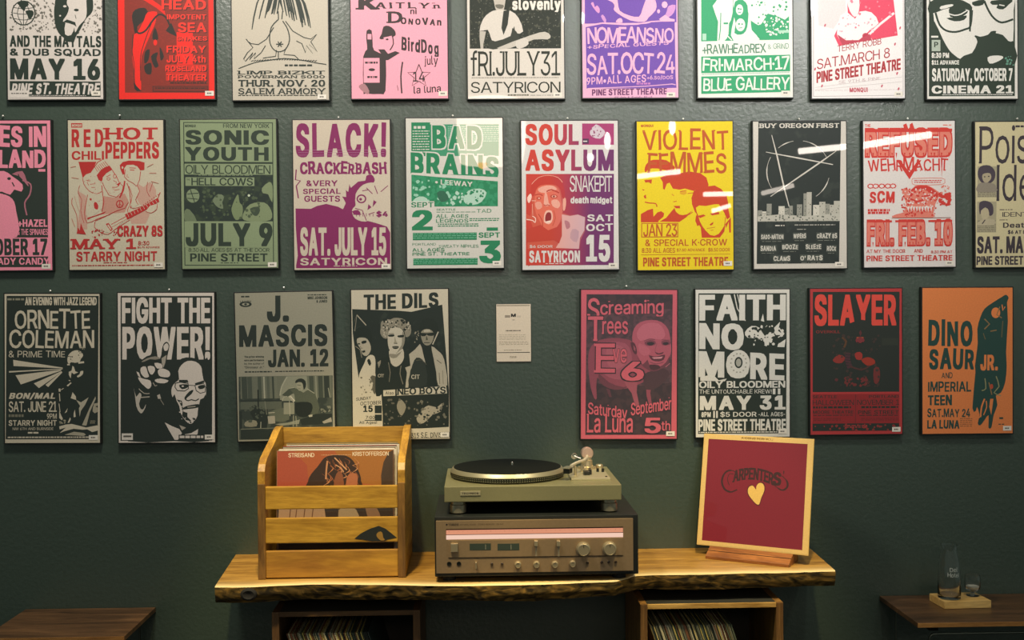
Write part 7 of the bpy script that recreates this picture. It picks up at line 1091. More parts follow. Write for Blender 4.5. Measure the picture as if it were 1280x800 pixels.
# underside, ends, back
k = len(vs)
for i, (x, y) in enumerate(fp): vs.append((x*.995, y+.012, 0)); sap.append(0)
for i in range(n): vs.append((xb[i], -.0005, 0)); sap.append(0)
for i in range(n-1): fs.append((k+i, k+n+i, k+n+i+1, k+i+1))
bt = (m_-1)*n
for i in range(n-1): fs.append((bt+i, bt+i+1, k+n+i+1, k+n+i))
fs.append([j*n for j in range(m_)]+[k+n, k]); fs.append([j*n+n-1 for j in range(m_)][::-1]+[k+n-1, k+n+n-1])
slab_m = wood('slab_top_wood', 'cf9f4a', '8a6024', 0, 9, .4, 10, edge='ecd094')
so = mesh('slab_board', vs, fs, slab_m, slab)
at = so.data.attributes.new('sap', 'FLOAT', 'POINT'); at.data.foreach_set('value', sap)
# bark: a rippled strip along the front
from mathutils import noise as NZ
vb = []; fb = []; J = 9; NX = 240
def fy(x):
    for (a, b), (c, d) in zip(fp, fp[1:]):
        if x <= c: return b+(d-b)*(x-a)/max(c-a, 1e-6)
    return fp[-1][1]
for j in range(J):
    for i in range(NX):
        x = fp[0][0]+(fp[-1][0]-fp[0][0])*i/(NX-1); v = j/(J-1)
        r = NZ.noise(Vector((x*9, v*3, 1)))*.003+NZ.noise(Vector((x*40+v*5, v*8, 4)))*.003
        low = NZ.noise(Vector((x*4, 0, 9)))*.005+NZ.noise(Vector((x*19, 0, 2)))*.0025
        bul = math.sin(v*math.pi)*.0012
        z = (ZT-ZB-.0025)*(1-v)+(low-.001)*v
        vb.append((x, fy(x)-(bul+r*(.2 if j in (0, J-1) else 1))-.0004+.008*v*v, z))
for j in range(J-1):
    for i in range(NX-1): fb.append((j*NX+i, (j+1)*NX+i, (j+1)*NX+i+1, j*NX+i+1))
bark, nt, b = newmat('bark_edge'); b.inputs['Roughness'].default_value = .8; b.inputs['Specular IOR Level'].default_value = .2
tc = nt.nodes.new('ShaderNodeTexCoord'); mp = nt.nodes.new('ShaderNodeMapping'); mp.inputs['Scale'].default_value = (1, 1, 3.2); nt.links.new(tc.outputs['Object'], mp.inputs[0])
nn = nt.nodes.new('ShaderNodeTexNoise'); nn.inputs['Scale'].default_value = 13; nn.inputs['Detail'].default_value = 9; nn.inputs['Distortion'].default_value = 2.4; nt.links.new(mp.outputs[0], nn.inputs['Vector'])
rr = nt.nodes.new('ShaderNodeValToRGB'); e = rr.color_ramp.elements; e[0].position = .38; e[0].color = lin('2a2214'); e[1].position = .72; e[1].color = lin('947030')
x1 = rr.color_ramp.elements.new(.5); x1.color = lin('53421f'); x2 = rr.color_ramp.elements.new(.56); x2.color = lin('6a5228')
nt.links.new(nn.outputs['Fac'], rr.inputs[0]); nt.links.new(rr.outputs[0], b.inputs['Base Color'])
bb = nt.nodes.new('ShaderNodeBump'); bb.inputs['Distance'].default_value = .0012; nt.links.new(nn.outputs['Fac'], bb.inputs['Height']); nt.links.new(bb.outputs[0], b.inputs['Normal'])
be = mesh('bark_edge', vb, fb, bark, slab, smooth=True); be['label'] = 'rough brown bark along the front of the slab'
bm = bmesh.new()   # knot in the bark near the left end
lathe(bm, [(.0145, 0), (.0135, -.006), (.010, -.008), (.004, -.005)], 14, axis='y')
fromb('knot', bm, flat('dark_knot', '1d1a14', .8, bump=.5, nscale=120), slab, True, loc=(-.590, fy(-.59)-.004, .022)).scale = (1.5, 1, 1.1)
brk = flat('black_steel', '1a1c1a', .5, .7)
for x in (-.35, .15, .65):
    bm = bmesh.new(); box(bm, x-.015, -.20, -.004, x+.015, -.0005, 0); box(bm, x-.015, -.0045, -.10, x+.015, -.0005, -.004)
    fromb('wall_bracket', bm, brk, slab)

# ================================================================== WOODEN RECORD CRATE
cw1 = wood('crate_golden_wood', 'd6a63c', 'a47826', 0, 8, .45, 8)
cw2 = wood('crate_brown_wood', 'c89a3c', '8a6224', 0, 7, .5, 8, offs=3.1)
cw3 = wood('crate_post_wood', '9c7232', '5e4220', 2, 9, .5, 8)
cw4 = wood('crate_two_tone_wood', 'd09e3a', '8a5a26', 0, 4, .45, 7, offs=5.3)
X0, X1, YF, YB, Z0 = -.5805, -.1945, -.302, -.012, .7935
crate = empty('record_crate', ((X0+X1)/2, (YF+YB)/2, Z0), 0, 'slatted golden wooden crate full of record sleeves on the left end of the shelf', 'crate')
cx, cy = (X0+X1)/2, (YF+YB)/2
def cpart(o): o.location = Vector(o.location)-Vector((cx, cy, Z0)); o.parent = crate; return o
prof = [(YF, 0), (YB, 0), (YB, .372), (-.045, .372), (-.075, .366), (-.14, .345), (-.22, .325), (-.265, .314), (-.29, .300), (YF, .282)]
for x in (X0, X1-.0195):
    bm = bmesh.new(); prism(bm, [(y, z+Z0) for y, z in prof], x, x+.0195)
    o = fromb('side_panel', bm, wood('crate_side_wood', 'cf9e3a', '9a6e28', 1, 7, .45, 8), bev=.0014); cpart(o)
for x in (X0+.0006, X1-.0201):     # darker front posts glued to the sides
    bm = bmesh.new(); box(bm, x, YF-.005, Z0, x+.0195, YF+.0005, Z0+.250); cpart(fromb('front_post', bm, cw3, bev=.0015))
for z0, z1, m, nm in ((1.036, .976, cw1, 1), (.953, .887, cw1, 2), (.867, .796, cw4, 3)):
    cpart(boxo('front_slat', X0+.0200, YF-.002, z1, X1-.0200, YF+.010, z0, m, bev=.0028))
def flatp(name, pts, y, m, sm=0, parent=None):
    if sm: pts = crsmooth(pts, True, sm)
    v = [(x, y, z) for x, z in pts]; f = tessellate_polygon([[Vector((x, z, 0)) for x, z in pts]])
    v2 = [(x, y+.002, z) for x, z in pts]; n = len(v); ff = [tuple(t) for t in f]+[(i, (i+1) % n, n+(i+1) % n, n+i) for i in range(n)]
    return mesh(name, v+v2, ff, m, parent)
pz = lambda u: .794+(723-u)*.00211
kx = lambda c: -.5610+(330+c/7.111-332)*.002095; kz = lambda c: pz(620+c/7.114)
kn = [(kx(a), kz(b)) for a, b in ((805, 385), (860, 340), (940, 300), (1020, 275), (1080, 300), (1130, 340), (1178, 380), (1100, 395), (1070, 412), (960, 412), (880, 395))]
k1 = flatp('knot', kn, YF-.0030, flat('crate_knot_dark', '1e2320', .6)); cpart(k1)
k2 = flatp('knot', [(kx(a), kz(b)) for a, b in ((1010, 335), (1040, 325), (1055, 345), (1060, 380), (1075, 400), (1040, 405), (1010, 380), (1000, 355))], YF-.0036, flat('crate_knot_eye', '9a7430', .6), 2); cpart(k2)
cpart(boxo('back_panel', X0+.0200, YB-.012, Z0+.01, X1-.0200, YB-.0005, Z0+.368, cw2, bev=.0012))
cpart(boxo('bottom_panel', X0+.0200, YF+.0105, Z0+.001, X1-.0200, YB-.0125, Z0+.010, cw2, bev=.0008))

# sleeves standing in the crate
def art_star(a):
    a.R(-10, -10, 1300, 1400, 'a85a34'); a.P([(35, 60), (200, 62), (330, 200), (350, 420), (30, 420)], 'a54e38'); a.P([(600, 62), (1180, 60), (1180, 420), (830, 380)], 'a46a30'); a.P([(1080, 180), (1180, 60), (1185, 420), (1060, 420)], '4a3a2c', 2)
    a.R(1190, 0, 1300, 1300, 'a46a30')
    a.T('STREISAND', 148, 80, 402, 122, 'e6d3b4', .015, 3, gap=.06); a.T('KRISTOFFERSON', 776, 74, 1132, 116, 'e6d3b4', .015, 3, gap=.06); a.M(470, 100, 760, 112, 1, 'c99a72', .5, 14)
    H = '3b2a20'
    a.P([(340, 360), (370, 290), (430, 220), (460, 180), (500, 130), (560, 108), (640, 105), (720, 115), (780, 160), (820, 230), (850, 300), (860, 360), (840, 460), (350, 460)], H, 3)
    rd = random.Random(2)
    for k in range(30):
        x = rd.uniform(470, 810); y = rd.uniform(120, 330); a.L([(x, y), (x+rd.uniform(10, 50), y+rd.uniform(25, 60)), (x+rd.uniform(-20, 60), y+rd.uniform(60, 100))], [3, 10, 4], rd.choice(('b8744a', 'c98a5c', '8a5234', 'a5603c')), 3)
    a.L([(530, 160), (520, 250), (515, 340)], 16, 'c48a60', 2); a.L([(600, 130), (660, 190), (720, 250)], 12, 'd09a70', 2); a.L([(610, 200), (660, 230), (690, 270)], 10, 'd09a70', 2); a.P([(600, 340), (640, 260), (680, 300), (690, 460), (600, 460)], '8a5234', 2); a.P([(720, 320), (780, 280), (830, 320), (800, 460), (720, 460)], 'b06a44', 2)
    # lower part, seen through the slats: pale clothing and hands
    a.R(30, 460, 1200, 1300, '3a3028'); a.P([(60, 560), (420, 500), (520, 760), (440, 1250), (60, 1250)], 'a9896a', 2); a.P([(640, 640), (760, 600), (840, 700), (760, 800), (660, 760)], 'a08a6a', 2)
    for x in (180, 240, 320, 400): a.L([(x, 540), (x-40, 900)], 10, '6e4e38')
    a.P([(900, 560), (1000, 600), (1060, 760), (980, 800), (920, 700)], '8a6a50', 2); a.R(50, 950, 1200, 1250, '332c24')
S = .315; TH = .0032
def sleeve(loc, lean, yaw, cover, edge_c, label, group, art=None, artargs=None, name='record_sleeve', spine=False):
    r = empty(name, loc, yaw, label, 'record', group); r.rotation_euler = (lean, 0, yaw)
    o = boxo('cardboard_jacket', -S/2, -TH/2, 0, S/2, TH/2, S, flat('jacket '+edge_c, edge_c, .55, noise=.08, nscale=40), r, bev=.0006)
    if art:
        a = Art(*artargs, S-.001, S-.001); art(a); a.make('cover_print', r, loc=(0, -TH/2-.0002, S/2))
    return r
s0 = sleeve((-.3875, -.2370, Z0+.0115), -math.radians(-2.5)*-1, 0, None, '8a6a50', 'orange-brown record sleeve with a head of curly hair, front one in the crate', 'record sleeves in the golden crate',
       art_star, ((35, 58), (1180, 58), (35, 58+1145)))
s0.rotation_euler = (-math.radians(4.0), 0, 0)
cols = ['cfc5b2', 'e4dccb', '6a4a34', 'b9b2a0', '39403c', '8e3a2c', 'd8d0c0', '2c3a48', 'b0925a', '4a4f3c']
lab = ['white record sleeve rising just behind the front sleeve in the crate', 'pale record sleeve standing tallest inside the golden crate']
for i in range(10):
    g = sleeve((-.3875+random.uniform(-.004, .008), -.224+i*.018, Z0+.0115), 0, 0, None, cols[i], lab[i] if i < 2 else ('third', 'fourth', 'fifth', 'sixth', 'seventh', 'eighth', 'ninth', 'rearmost')[i-2]+' record sleeve back in the golden crate, behind the front sleeve', 'record sleeves in the golden crate')
    g.rotation_euler = (-math.radians(3.5-.15*i), 0, 0)

# ================================================================== RECEIVER
GX0, GX1, GZ0, GZ1, GY = -.1115, .3965, .8190, .9532, -.3750
rec = empty('stereo_receiver', (.1425, -.19, ZT), 0, 'silver stereo receiver in a black case with a glowing dial, under the turntable', 'receiver')
def rp(o): o.location = Vector(o.location)-Vector((.1425, -.19, ZT)); o.parent = rec; return o
champ = flat('brushed_champagne_metal', 'a48a68', .42, .55, noise=.05, nscale=150)
champ2 = flat('bright_champagne_metal', 'c8b894', .3, .7)
blk = flat('black_vinyl_case', '161a17', .5)
rp(boxo('case', -.1155, -.366, .808, .4110, -.020, .9625, blk, bev=.002))
for x in (-.08, .365):
    for y in (-.33, -.06):
        bm = bmesh.new(); lathe(bm, [(.018, 0), (.018, .012), (.015, .0155)], 20, (x, y, ZT)); rp(fromb('foot', bm, flat('rubber', '101210', .7), smooth=True))
def fx(c): return GX0+(c-72)/1121*(GX1-GX0)
def fz(cx_, cy_):
    u = (cx_-72)/1121; return GZ1-((cy_-(57-19*u))/292)*(GZ1-GZ0)
bm = bmesh.new()   # front panel with a recessed window: four bars round it and a lower plate
wx0, wx1 = fx(128), fx(1137); wz1, wz0 = fz(630, 92), fz(630, 152)
box(bm, GX0, GY, wz1, GX1, GY+.010, GZ1); box(bm, GX0, GY, GZ0, GX1, GY+.010, wz0); box(bm, GX0, GY, wz0, wx0, GY+.010, wz1); box(bm, wx1, GY, wz0, GX1, GY+.010, wz1)
rp(fromb('front_panel', bm, champ))
zt = wz1-.003; hh = (zt-wz0)
dial1 = emit('dial_glow_amber', 'f0a07c', .80); dial2 = emit('dial_glow_pink', 'ffd4be', .88)
rp(boxo('dial_back', wx0, GY+.006, wz0, wx1, GY+.0095, wz1, flat('dial_shadow', '2a2018', .6), bev=0))
d1 = rp(boxo('tuning_dial', wx0+.0005, GY+.003, wz0+hh*.52, wx1-.0005, GY+.0058, zt-.001, dial1, bev=0)); d1['label'] = 'glowing amber dial strip'
d2 = rp(boxo('tuning_dial', wx0+.0005, GY+.001, wz0+.0006, wx1-.0005, GY+.0058, wz0+hh*.44, dial2, bev=0)); d2['label'] = 'glowing pale pink dial strip'
mk = []; mf = []
dk = flat('dark_print', '2a2118', .6)
for i in range(38):
    x = wx0+.008+i*(wx1-wx0-.016)/37; hgt = .0022 if i % 3 == 0 else .0010; z = wz0+hh*.82
    k = len(mk); mk += [(x-.0004, GY+.0028, z-hgt/2), (x+.0004, GY+.0028, z-hgt/2), (x+.0004, GY+.0028, z+hgt/2), (x-.0004, GY+.0028, z+hgt/2)]; mf.append((k, k+1, k+2, k+3))
rp(mesh('dial_markings', mk, mf, flat('dial_print', 'b05a30', .6)))
def label_text(name, t, x0, z0, x1, z1, y, m, w=.02, parent=None, b=0):
    a = Art((0, 0), (1000, 0), (0, 100), x1-x0, z1-z0); a.T(t, 6, 2, 994, 98, 'x', w, b)
    o = mesh(name, a.vs, a.fs, [m]); o.location = ((x0+x1)/2, y, (z0+z1)/2); return o
rp(label_text('logo', 'YAMAHA', fx(142), fz(170, 82), fx(200), fz(170, 68), GY-.0002, dk, .05))
bm = bmesh.new(); lathe(bm, [(.0024, 0), (.0024, -.0004)], 14, (fx(133), GY, fz(133, 75)), 'y'); rp(fromb('emblem', bm, dk))
rp(label_text('model_lettering', 'NATURAL SOUND   STEREO RECEIVER   CR-840', fx(206), fz(330, 77.5), fx(455), fz(330, 69), GY-.0002, flat('grey_print', '5c4c34', .6), .0))
def groove(name, x0, y0, x1, y1, t=.0008):
    bm = bmesh.new(); a = (fx(x0), fz(x0, y0)); b = (fx(x1), fz(x1, y1))
    v = [bm.verts.new(p) for p in ((a[0], GY-.0003, a[1]-t/2), (b[0], GY-.0003, b[1]-t/2), (b[0], GY-.0003, b[1]+t/2), (a[0], GY-.0003, a[1]+t/2))]; bm.faces.new(v); return rp(fromb(name, bm, dk))
# raised inner plate carrying the upper controls
bm = bmesh.new(); box(bm, fx(140), GY-.0022, fz(640, 250), fx(1133), GY-.0001, fz(640, 156)); pl = rp(fromb('control_plate', bm, champ))
PY = GY-.0022
groove('plate_groove', 140, 262, 1137, 247, .0012)
def knob(name, x, y, r, dep, Y=GY, m=champ2, cap=True):
    bm = bmesh.new(); lathe(bm, [(r*1.12, 0), (r*1.12, -.002), (r, -.0022), (r*.98, -dep+.001), (r*.9, -dep), (r*.82, -dep-.0002), (r*.80, -dep+.0006), (0.0005, -dep+.0006)], 28, axis='y')
    o = fromb(name, bm, m, smooth=True, loc=(fx(x), Y, fz(x, y))); rp(o)
    if cap:
        b2 = bmesh.new(); box(b2, -.0006, -dep-.0006, r*.35, .0006, -dep+.0008, r*.85); fromb('pointer', b2, dk, o)
    return o
knob('volume_knob', 907, 207, .0165, .018, PY); knob('tuning_knob', 1056, 203, .0165, .018, PY)
for x, y in ((535, 297), (640, 296), (745, 295), (846, 291)): knob('small_knob', x, y, .0078, .012)
for x, y in ((145, 295), (200, 294)):
    bm = bmesh.new(); lathe(bm, [(.0058, 0), (.0058, -.0015), (.0038, -.0015), (.0036, -.0003)], 18, axis='y'); o = rp(fromb('headphone_jack', bm, flat('jack_black', '14160f', .4), loc=(fx(x), GY, fz(x, y))))
for x, y in ((387, 295), (445, 294), (932, 286), (1012, 284), (1052, 282), (1093, 281)):
    bm = bmesh.new(); lathe(bm, [(.0036, 0), (.0036, -.003), (.003, -.0036)], 14, axis='y'); rp(fromb('push_button', bm, flat('button_brown', '33261a', .45), loc=(fx(x), GY, fz(x, y)), smooth=True))
o = rp(boxo('lever_switch', fx(293), GY-.012, fz(297, 318), fx(301), GY, fz(297, 282), champ2, bev=.0008))
groove('lever_slot', 285, 262, 310, 262, .0006)
bm = bmesh.new(); box(bm, fx(155), PY-.006, fz(175, 226), fx(195), PY, fz(175, 178)); rp(fromb('power_button', bm, champ2, bev=.001)); groove('power_slot', 150, 232, 198, 231, .0008)
gl = flat('meter_window', '3a443c', .15, coat=1)
for x0, x1 in ((262, 382), (420, 543)):
    bm = bmesh.new(); box(bm, fx(x0), PY-.0006, fz(x0, 217), fx(x1), PY+.001, fz(x0, 180)); mo = rp(fromb('meter', bm, gl))
    b2 = bmesh.new(); xm = fx((x0+x1)/2+(15 if x0 > 400 else 30)); box(b2, xm-.0003, PY-.0009, fz(x0, 214), xm+.0003, PY-.0006, fz(x0, 186)); fromb('needle', b2, flat('needle_white', 'c8c0a8', .5), mo)
for x, xa in ((638, 640), (765, 768)):
    groove('slider_slot', x-4, 205, x+4, 205, .040); rp(boxo('slider_handle', fx(x-10), PY-.010, fz(x, 190), fx(x+10), PY, fz(x, 160), champ2, bev=.0008))
rp(boxo('slider_track', fx(634), PY-.0015, fz(638, 250), fx(644), PY, fz(638, 192), champ2, bev=.0003)); rp(boxo('slider_track', fx(762), PY-.0015, fz(766, 250), fx(772), PY, fz(766, 192), champ2, bev=.0003))
for x in (297, 535, 640, 745, 846):
    pass

# ================================================================== TURNTABLE
tt = empty('turntable', (.14, -.178, .9645), 0, 'olive-silver record turntable with a black platter standing on the receiver', 'turntable')
TO = Vector((.14, -.178, .9645))
def tp(o): o.location = Vector(o.location)-TO; o.parent = tt; return o
olive = flat('olive_silver_paint', '8c8863', .38, .35, noise=.04, nscale=200); oliveT = olive
tp(boxo('plinth', -.0905, -.345, .9965, .3710, -.012, 1.0372, olive, bev=.0022))
for x in (-.055, .342):
    for y in (-.315, -.05):
        bm = bmesh.new(); lathe(bm, [(.013, 0), (.0215, .002), (.022, .022), (.019, .0235), (.019, .0325)], 24, (x, y, .9640)); tp(fromb('foot', bm, flat('foot_metal', 'b8ae92', .3, .8), smooth=True))
bdg = tp(boxo('badge', -.0495, -.3468, 1.0135, .0035, -.3449, 1.0250, flat('badge_silver', 'b8b08c', .35, .5), bev=.0004))
tp(label_text('lettering', 'TECHNICS', -.0455, 1.0170, -.0015, 1.0218, -.3470, dk, .06, b=1)); tp(label_text('lettering', 'DIRECT DRIVE', -.0485, 1.0085, .0000, 1.0115, -.3456, flat('faint_print', '6a6648', .6), .0))
PC = (.078, -.170)
bm = bmesh.new(); lathe(bm, [(.148, 1.0375), (.1545, 1.0395), (.1565, 1.0430), (.1565, 1.0525)], 96, (PC[0], PC[1], 0)); tp(fromb('platter', bm, flat('platter_black', '15190f', .4), smooth=True))
bm = bmesh.new(); lathe(bm, [(.1567, 1.0520), (.1570, 1.0532), (.1545, 1.0575), (.1505, 1.0625), (.1485, 1.0630)], 96, (PC[0], PC[1], 0)); o = tp(fromb('platter_rim', bm, flat('polished_rim', '9c967c', .42, .6), smooth=True)); o['label'] = 'polished bevelled metal platter rim'
mk = []; mf = []
for k in range(150):
    a = 2*math.pi*k/150; da = .0035
    for z in (1.0430, 1.0480):
        i = len(mk); q = .1568; mk += [(PC[0]+q*math.cos(a-da*2), PC[1]+q*math.sin(a-da*2), z), (PC[0]+q*math.cos(a+da*2), PC[1]+q*math.sin(a+da*2), z), (PC[0]+q*math.cos(a+da*2), PC[1]+q*math.sin(a+da*2), z+.0016), (PC[0]+q*math.cos(a-da*2), PC[1]+q*math.sin(a-da*2), z+.0016)]; mf.append((i, i+1, i+2, i+3))
o = tp(mesh('strobe_dots', mk, mf, flat('strobe_silver', 'b8b498', .3, .6))); o['kind'] = 'stuff'
bm = bmesh.new(); lathe(bm, [(.147, 1.0592), (.1475, 1.0640), (.060, 1.0642), (.008, 1.0642)], 96, (PC[0], PC[1], 0)); tp(fromb('rubber_mat', bm, flat('mat_black', '0e120f', .8, spec=.15), smooth=True))
bm = bmesh.new(); lathe(bm, [(.0036, 1.060), (.0036, 1.070), (.0028, 1.0725), (.0006, 1.0735)], 14, (.092, -.146, 0)); tp(fromb('spindle', bm, flat('chrome', 'e6e2d8', .15, 1), smooth=True))
chr_ = MATS['chrome']; arm_m = flat('arm_silver', 'cfc8b0', .4, .35)
tp(boxo('arm_plate', .246, -.268, 1.0373, .352, -.050, 1.0425, flat('arm_plate_paint', 'b8b090', .35, .4), bev=.001))
PV = (.306, -.085)
bm = bmesh.new(); lathe(bm, [(.026, 1.0425), (.026, 1.048), (.018, 1.050), (.016, 1.066), (.013, 1.068), (.011, 1.076)], 28, (PV[0], PV[1], 0)); tp(fromb('arm_base', bm, champ2, smooth=True))
bm = bmesh.new(); tube(bm, [(PV[0]+.001, PV[1]-.002, 1.0775), (.302, -.12, 1.0765), (.290, -.16, 1.0755), (.268, -.195, 1.0745), (.256, -.222, 1.0735), (.249, -.238, 1.0725)], .0042, 12); tp(fromb('tonearm', bm, arm_m, smooth=True))
bm = bmesh.new(); tube(bm, [(PV[0], PV[1], 1.0775), (PV[0]+.003, PV[1]+.022, 1.078)], .005, 12); tp(fromb('arm_stub', bm, arm_m, smooth=True))
bm = bmesh.new(); lathe(bm, [(.004, .014), (.0155, .013), (.0175, .009), (.0175, -.012), (.0155, -.0155), (.006, -.016)], 28, axis='y'); o = tp(fromb('counterweight', bm, flat('weight_metal', 'c4a898', .35, .5), smooth=True, loc=(PV[0]+.002, PV[1]+.012, 1.0845)))
bm = bmesh.new(); lathe(bm, [(.009, 0), (.0095, .001), (.0095, .006), (.004, .009)], 20, axis='y'); o = tp(fromb('antiskate_dial', bm, chr_, smooth=True, loc=(.272, -.070, 1.076)))
bm = bmesh.new(); tube(bm, [(.272, -.070, 1.076), (.290, -.08, 1.070)], .002, 8); tp(fromb('antiskate_rod', bm, chr_))
bm = bmesh.new()   # headshell with finger lift
for q in ((-.011, -.034, 0, .011, .006, .003),): box(bm, *q)
box(bm, -.019, -.030, 0, -.010, -.024, .0015)
hs = tp(fromb('headshell', bm, flat('headshell_silver', 'd4cdb4', .25, .8), loc=(.245, -.246, 1.0700), rot=(0, 0, math.radians(-24)), bev=.0006))
bm = bmesh.new(); box(bm, -.0085, -.030, -.014, .0085, -.004, -.0002); o = fromb('cartridge', bm, flat('cartridge_black', '11140f', .35), hs, bev=.0008)
for x, y, z0, h, r in ((.262, -.215, 1.0425, .026, .0045), (.286, -.150, 1.0425, .020, .0035)):
    bm = bmesh.new(); lathe(bm, [(r, z0), (r, z0+h*.8), (r*.6, z0+h)], 14, (x, y, 0)); tp(fromb('arm_rest', bm, champ2, smooth=True))
tp(boxo('cue_lever', .302, -.205, 1.0425, .308, -.168, 1.056, flat('lever_black', '1c1e1a', .35), bev=.001)); tp(boxo('cue_base', .286, -.215, 1.0425, .302, -.180, 1.052, flat('lever_black', '1c1e1a'), bev=.001))
for x, y in ((.330, -.150), (.344, -.155)):
    bm = bmesh.new(); lathe(bm, [(.004, 1.0425), (.0036, 1.052)], 12, (x, y, 0)); tp(fromb('control_knob', bm, MATS['lever_black'], smooth=True))
bm = bmesh.new(); lathe(bm, [(.011, 1.0425), (.011, 1.050), (.009, 1.0525)], 20, (.343, -.075, 0)); tp(fromb('control_knob', bm, champ2, smooth=True))
bm = bmesh.new(); lathe(bm, [(.003, 1.0425), (.003, 1.0445)], 10, (.343, -.245, 0)); tp(fromb('screw', bm, dk))

# ================================================================== RED SLEEVE ON ITS STAND
def art_red_sleeve(a):
    a.R(0, 0, 1000, 1000, 'dcb870'); a.R(42, 42, 950, 962, '7c1e2c')
    a.M(350, 12, 600, 26, 1, '9a7838', .8, 18)
    D = '3c2020'
    a.T('A SONG FOR YOU', 352, 8, 640, 30, '8a6a30', .0, 1)
    a.L([(330, 345), (290, 318), (240, 325), (205, 365), (195, 430), (225, 490), (285, 510), (340, 485)], [8, 15, 18, 18, 12], D, 4)
    a.L([(300, 350), (260, 350), (245, 400), (265, 450)], 6, D, 3)
    a.T('ARPENTER', 296, 318, 664, 425, D, .04, 5, ser=.9, gap=.03, arch=38)
    a.T('S', 660, 305, 735, 425, D, .04, 6, ser=.8); a.T("'", 748, 290, 758, 318, D, .04)
    a.L([(650, 400), (700, 440), (750, 460), (790, 430), (785, 380), (740, 335)], [6, 12, 17, 17, 8], D, 4)
    q = [(512, 470), (480, 440), (448, 455), (440, 500), (470, 550), (540, 605), (565, 540), (588, 470), (575, 420), (540, 412), (515, 440)]
    a.P([(514+(x-514)*1.12, 505+(y-505)*1.12) for x, y in q], '5d1c24', 4); a.P(q, 'e0b860', 4)
SP = Vector((.757, -.160, .8198)); SYAW = -.54
S2 = .318
rs = empty('red_record_sleeve', SP, 0, 'red record sleeve with gold border and small gold heart, on a wooden stand', 'record')
rs.rotation_euler = (-.22, 0, SYAW)
rs.rotation_mode = 'XYZ'
o = boxo('cardboard_jacket', -S2/2, -.003, 0, S2/2, .003, S2, flat('gold_card', 'd8b468', .5, noise=.06, nscale=60), rs, bev=.001)
a = Art((0, 0), (1000, 0), (0, 1000), S2-.003, S2-.003); art_red_sleeve(a); a.make('cover_print', rs, loc=(0, -.0033, S2/2))
bm = bmesh.new(); lathe(bm, [(.001, -.0034), (.007, -.0036)], 3, (S2/2-.006, 0, S2-.006), 'y'); bm.free()
st = empty('record_stand', (SP.x, SP.y, ZT), SYAW, 'low grooved block of reddish wood holding up the red record sleeve', 'stand'); st.rotation_euler = (0, 0, SYAW)
sw = wood('stand_wood', 'b8763a', '7a4620', 0, 10, .4, 8)
gz = .0215
prism_pts = [(-.046, 0), (-.046, .008), (-.043, .010), (-.006, .029), (-.006, .0262), (.009, .0262), (.011, .040), (.045, .040), (.048, .037), (.048, 0)]
bm = bmesh.new(); prism(bm, prism_pts, -.118, .118); fromb('block', bm, sw, st, bev=.0008)
bm = bmesh.new(); box(bm, -.1182, -.0255, .0182, .1182, -.0235, .0203); fromb('groove', bm, flat('groove_dark', '3a2412', .7), st)

# ================================================================== RECORD STANDS UNDER THE SHELF
stw = wood('stand_side_wood', 'a87c3e', '6e4c24', 2, 9, .5, 8, offs=1.3); stb = wood('stand_bar_wood', 'dcb060', 'a07430', 0, 9, .45, 8, offs=2.2)
inner = flat('stand_inner_shade', '2b2a22', .7)  # slab's shadow on the rack tops painted into the colour; back panels share it
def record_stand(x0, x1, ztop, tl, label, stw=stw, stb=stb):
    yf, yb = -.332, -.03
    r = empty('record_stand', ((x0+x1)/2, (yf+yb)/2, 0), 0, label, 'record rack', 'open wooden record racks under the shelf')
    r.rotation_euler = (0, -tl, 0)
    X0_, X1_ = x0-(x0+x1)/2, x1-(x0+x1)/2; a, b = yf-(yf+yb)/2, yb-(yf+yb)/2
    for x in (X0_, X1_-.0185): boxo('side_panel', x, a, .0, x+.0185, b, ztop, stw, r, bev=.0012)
    boxo('top_panel', X0_+.0187, a+.0065, ztop-.0125, X1_-.0187, b, ztop, inner, r, bev=.0005); boxo('front_edge', X0_+.0187, a, ztop-.0125, X1_-.0187, a+.0062, ztop, stb, r, bev=.0008)  # board top wears the painted slab shadow, its front edge keeps the bar wood
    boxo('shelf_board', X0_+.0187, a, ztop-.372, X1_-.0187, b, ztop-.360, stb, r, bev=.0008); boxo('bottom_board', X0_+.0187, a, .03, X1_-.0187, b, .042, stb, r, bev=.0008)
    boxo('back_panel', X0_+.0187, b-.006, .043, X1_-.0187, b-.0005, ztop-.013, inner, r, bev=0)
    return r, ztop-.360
scol = ['b8a860', '8f8a6a', 'c9bf98', '3d4a3c', '6d4a30', '2c342e', 'a9a48c', '59614a', '8a5a3c', 'cbb878', '34403c', '70705a']
SCN = dict(zip(scol, ('straw yellow', 'grey-green', 'cream', 'dark green', 'brown', 'blackish', 'light grey', 'olive', 'reddish brown', 'bright straw', 'dark grey-green', 'moss grey')))
spm = {}
def spine_mesh(c, th):
    k = (c, th)
    if k in spm: return spm[k]
    bm = bmesh.new(); box(bm, 0, 0, 0, th, .312, .3125); bmesh.ops.recalc_face_normals(bm, faces=bm.faces[:]); me = bpy.data.meshes.new('record_sleeve'); bm.to_mesh(me); bm.free(); me.materials.append(flat('spine '+c, c, .5)); spm[k] = me; return me
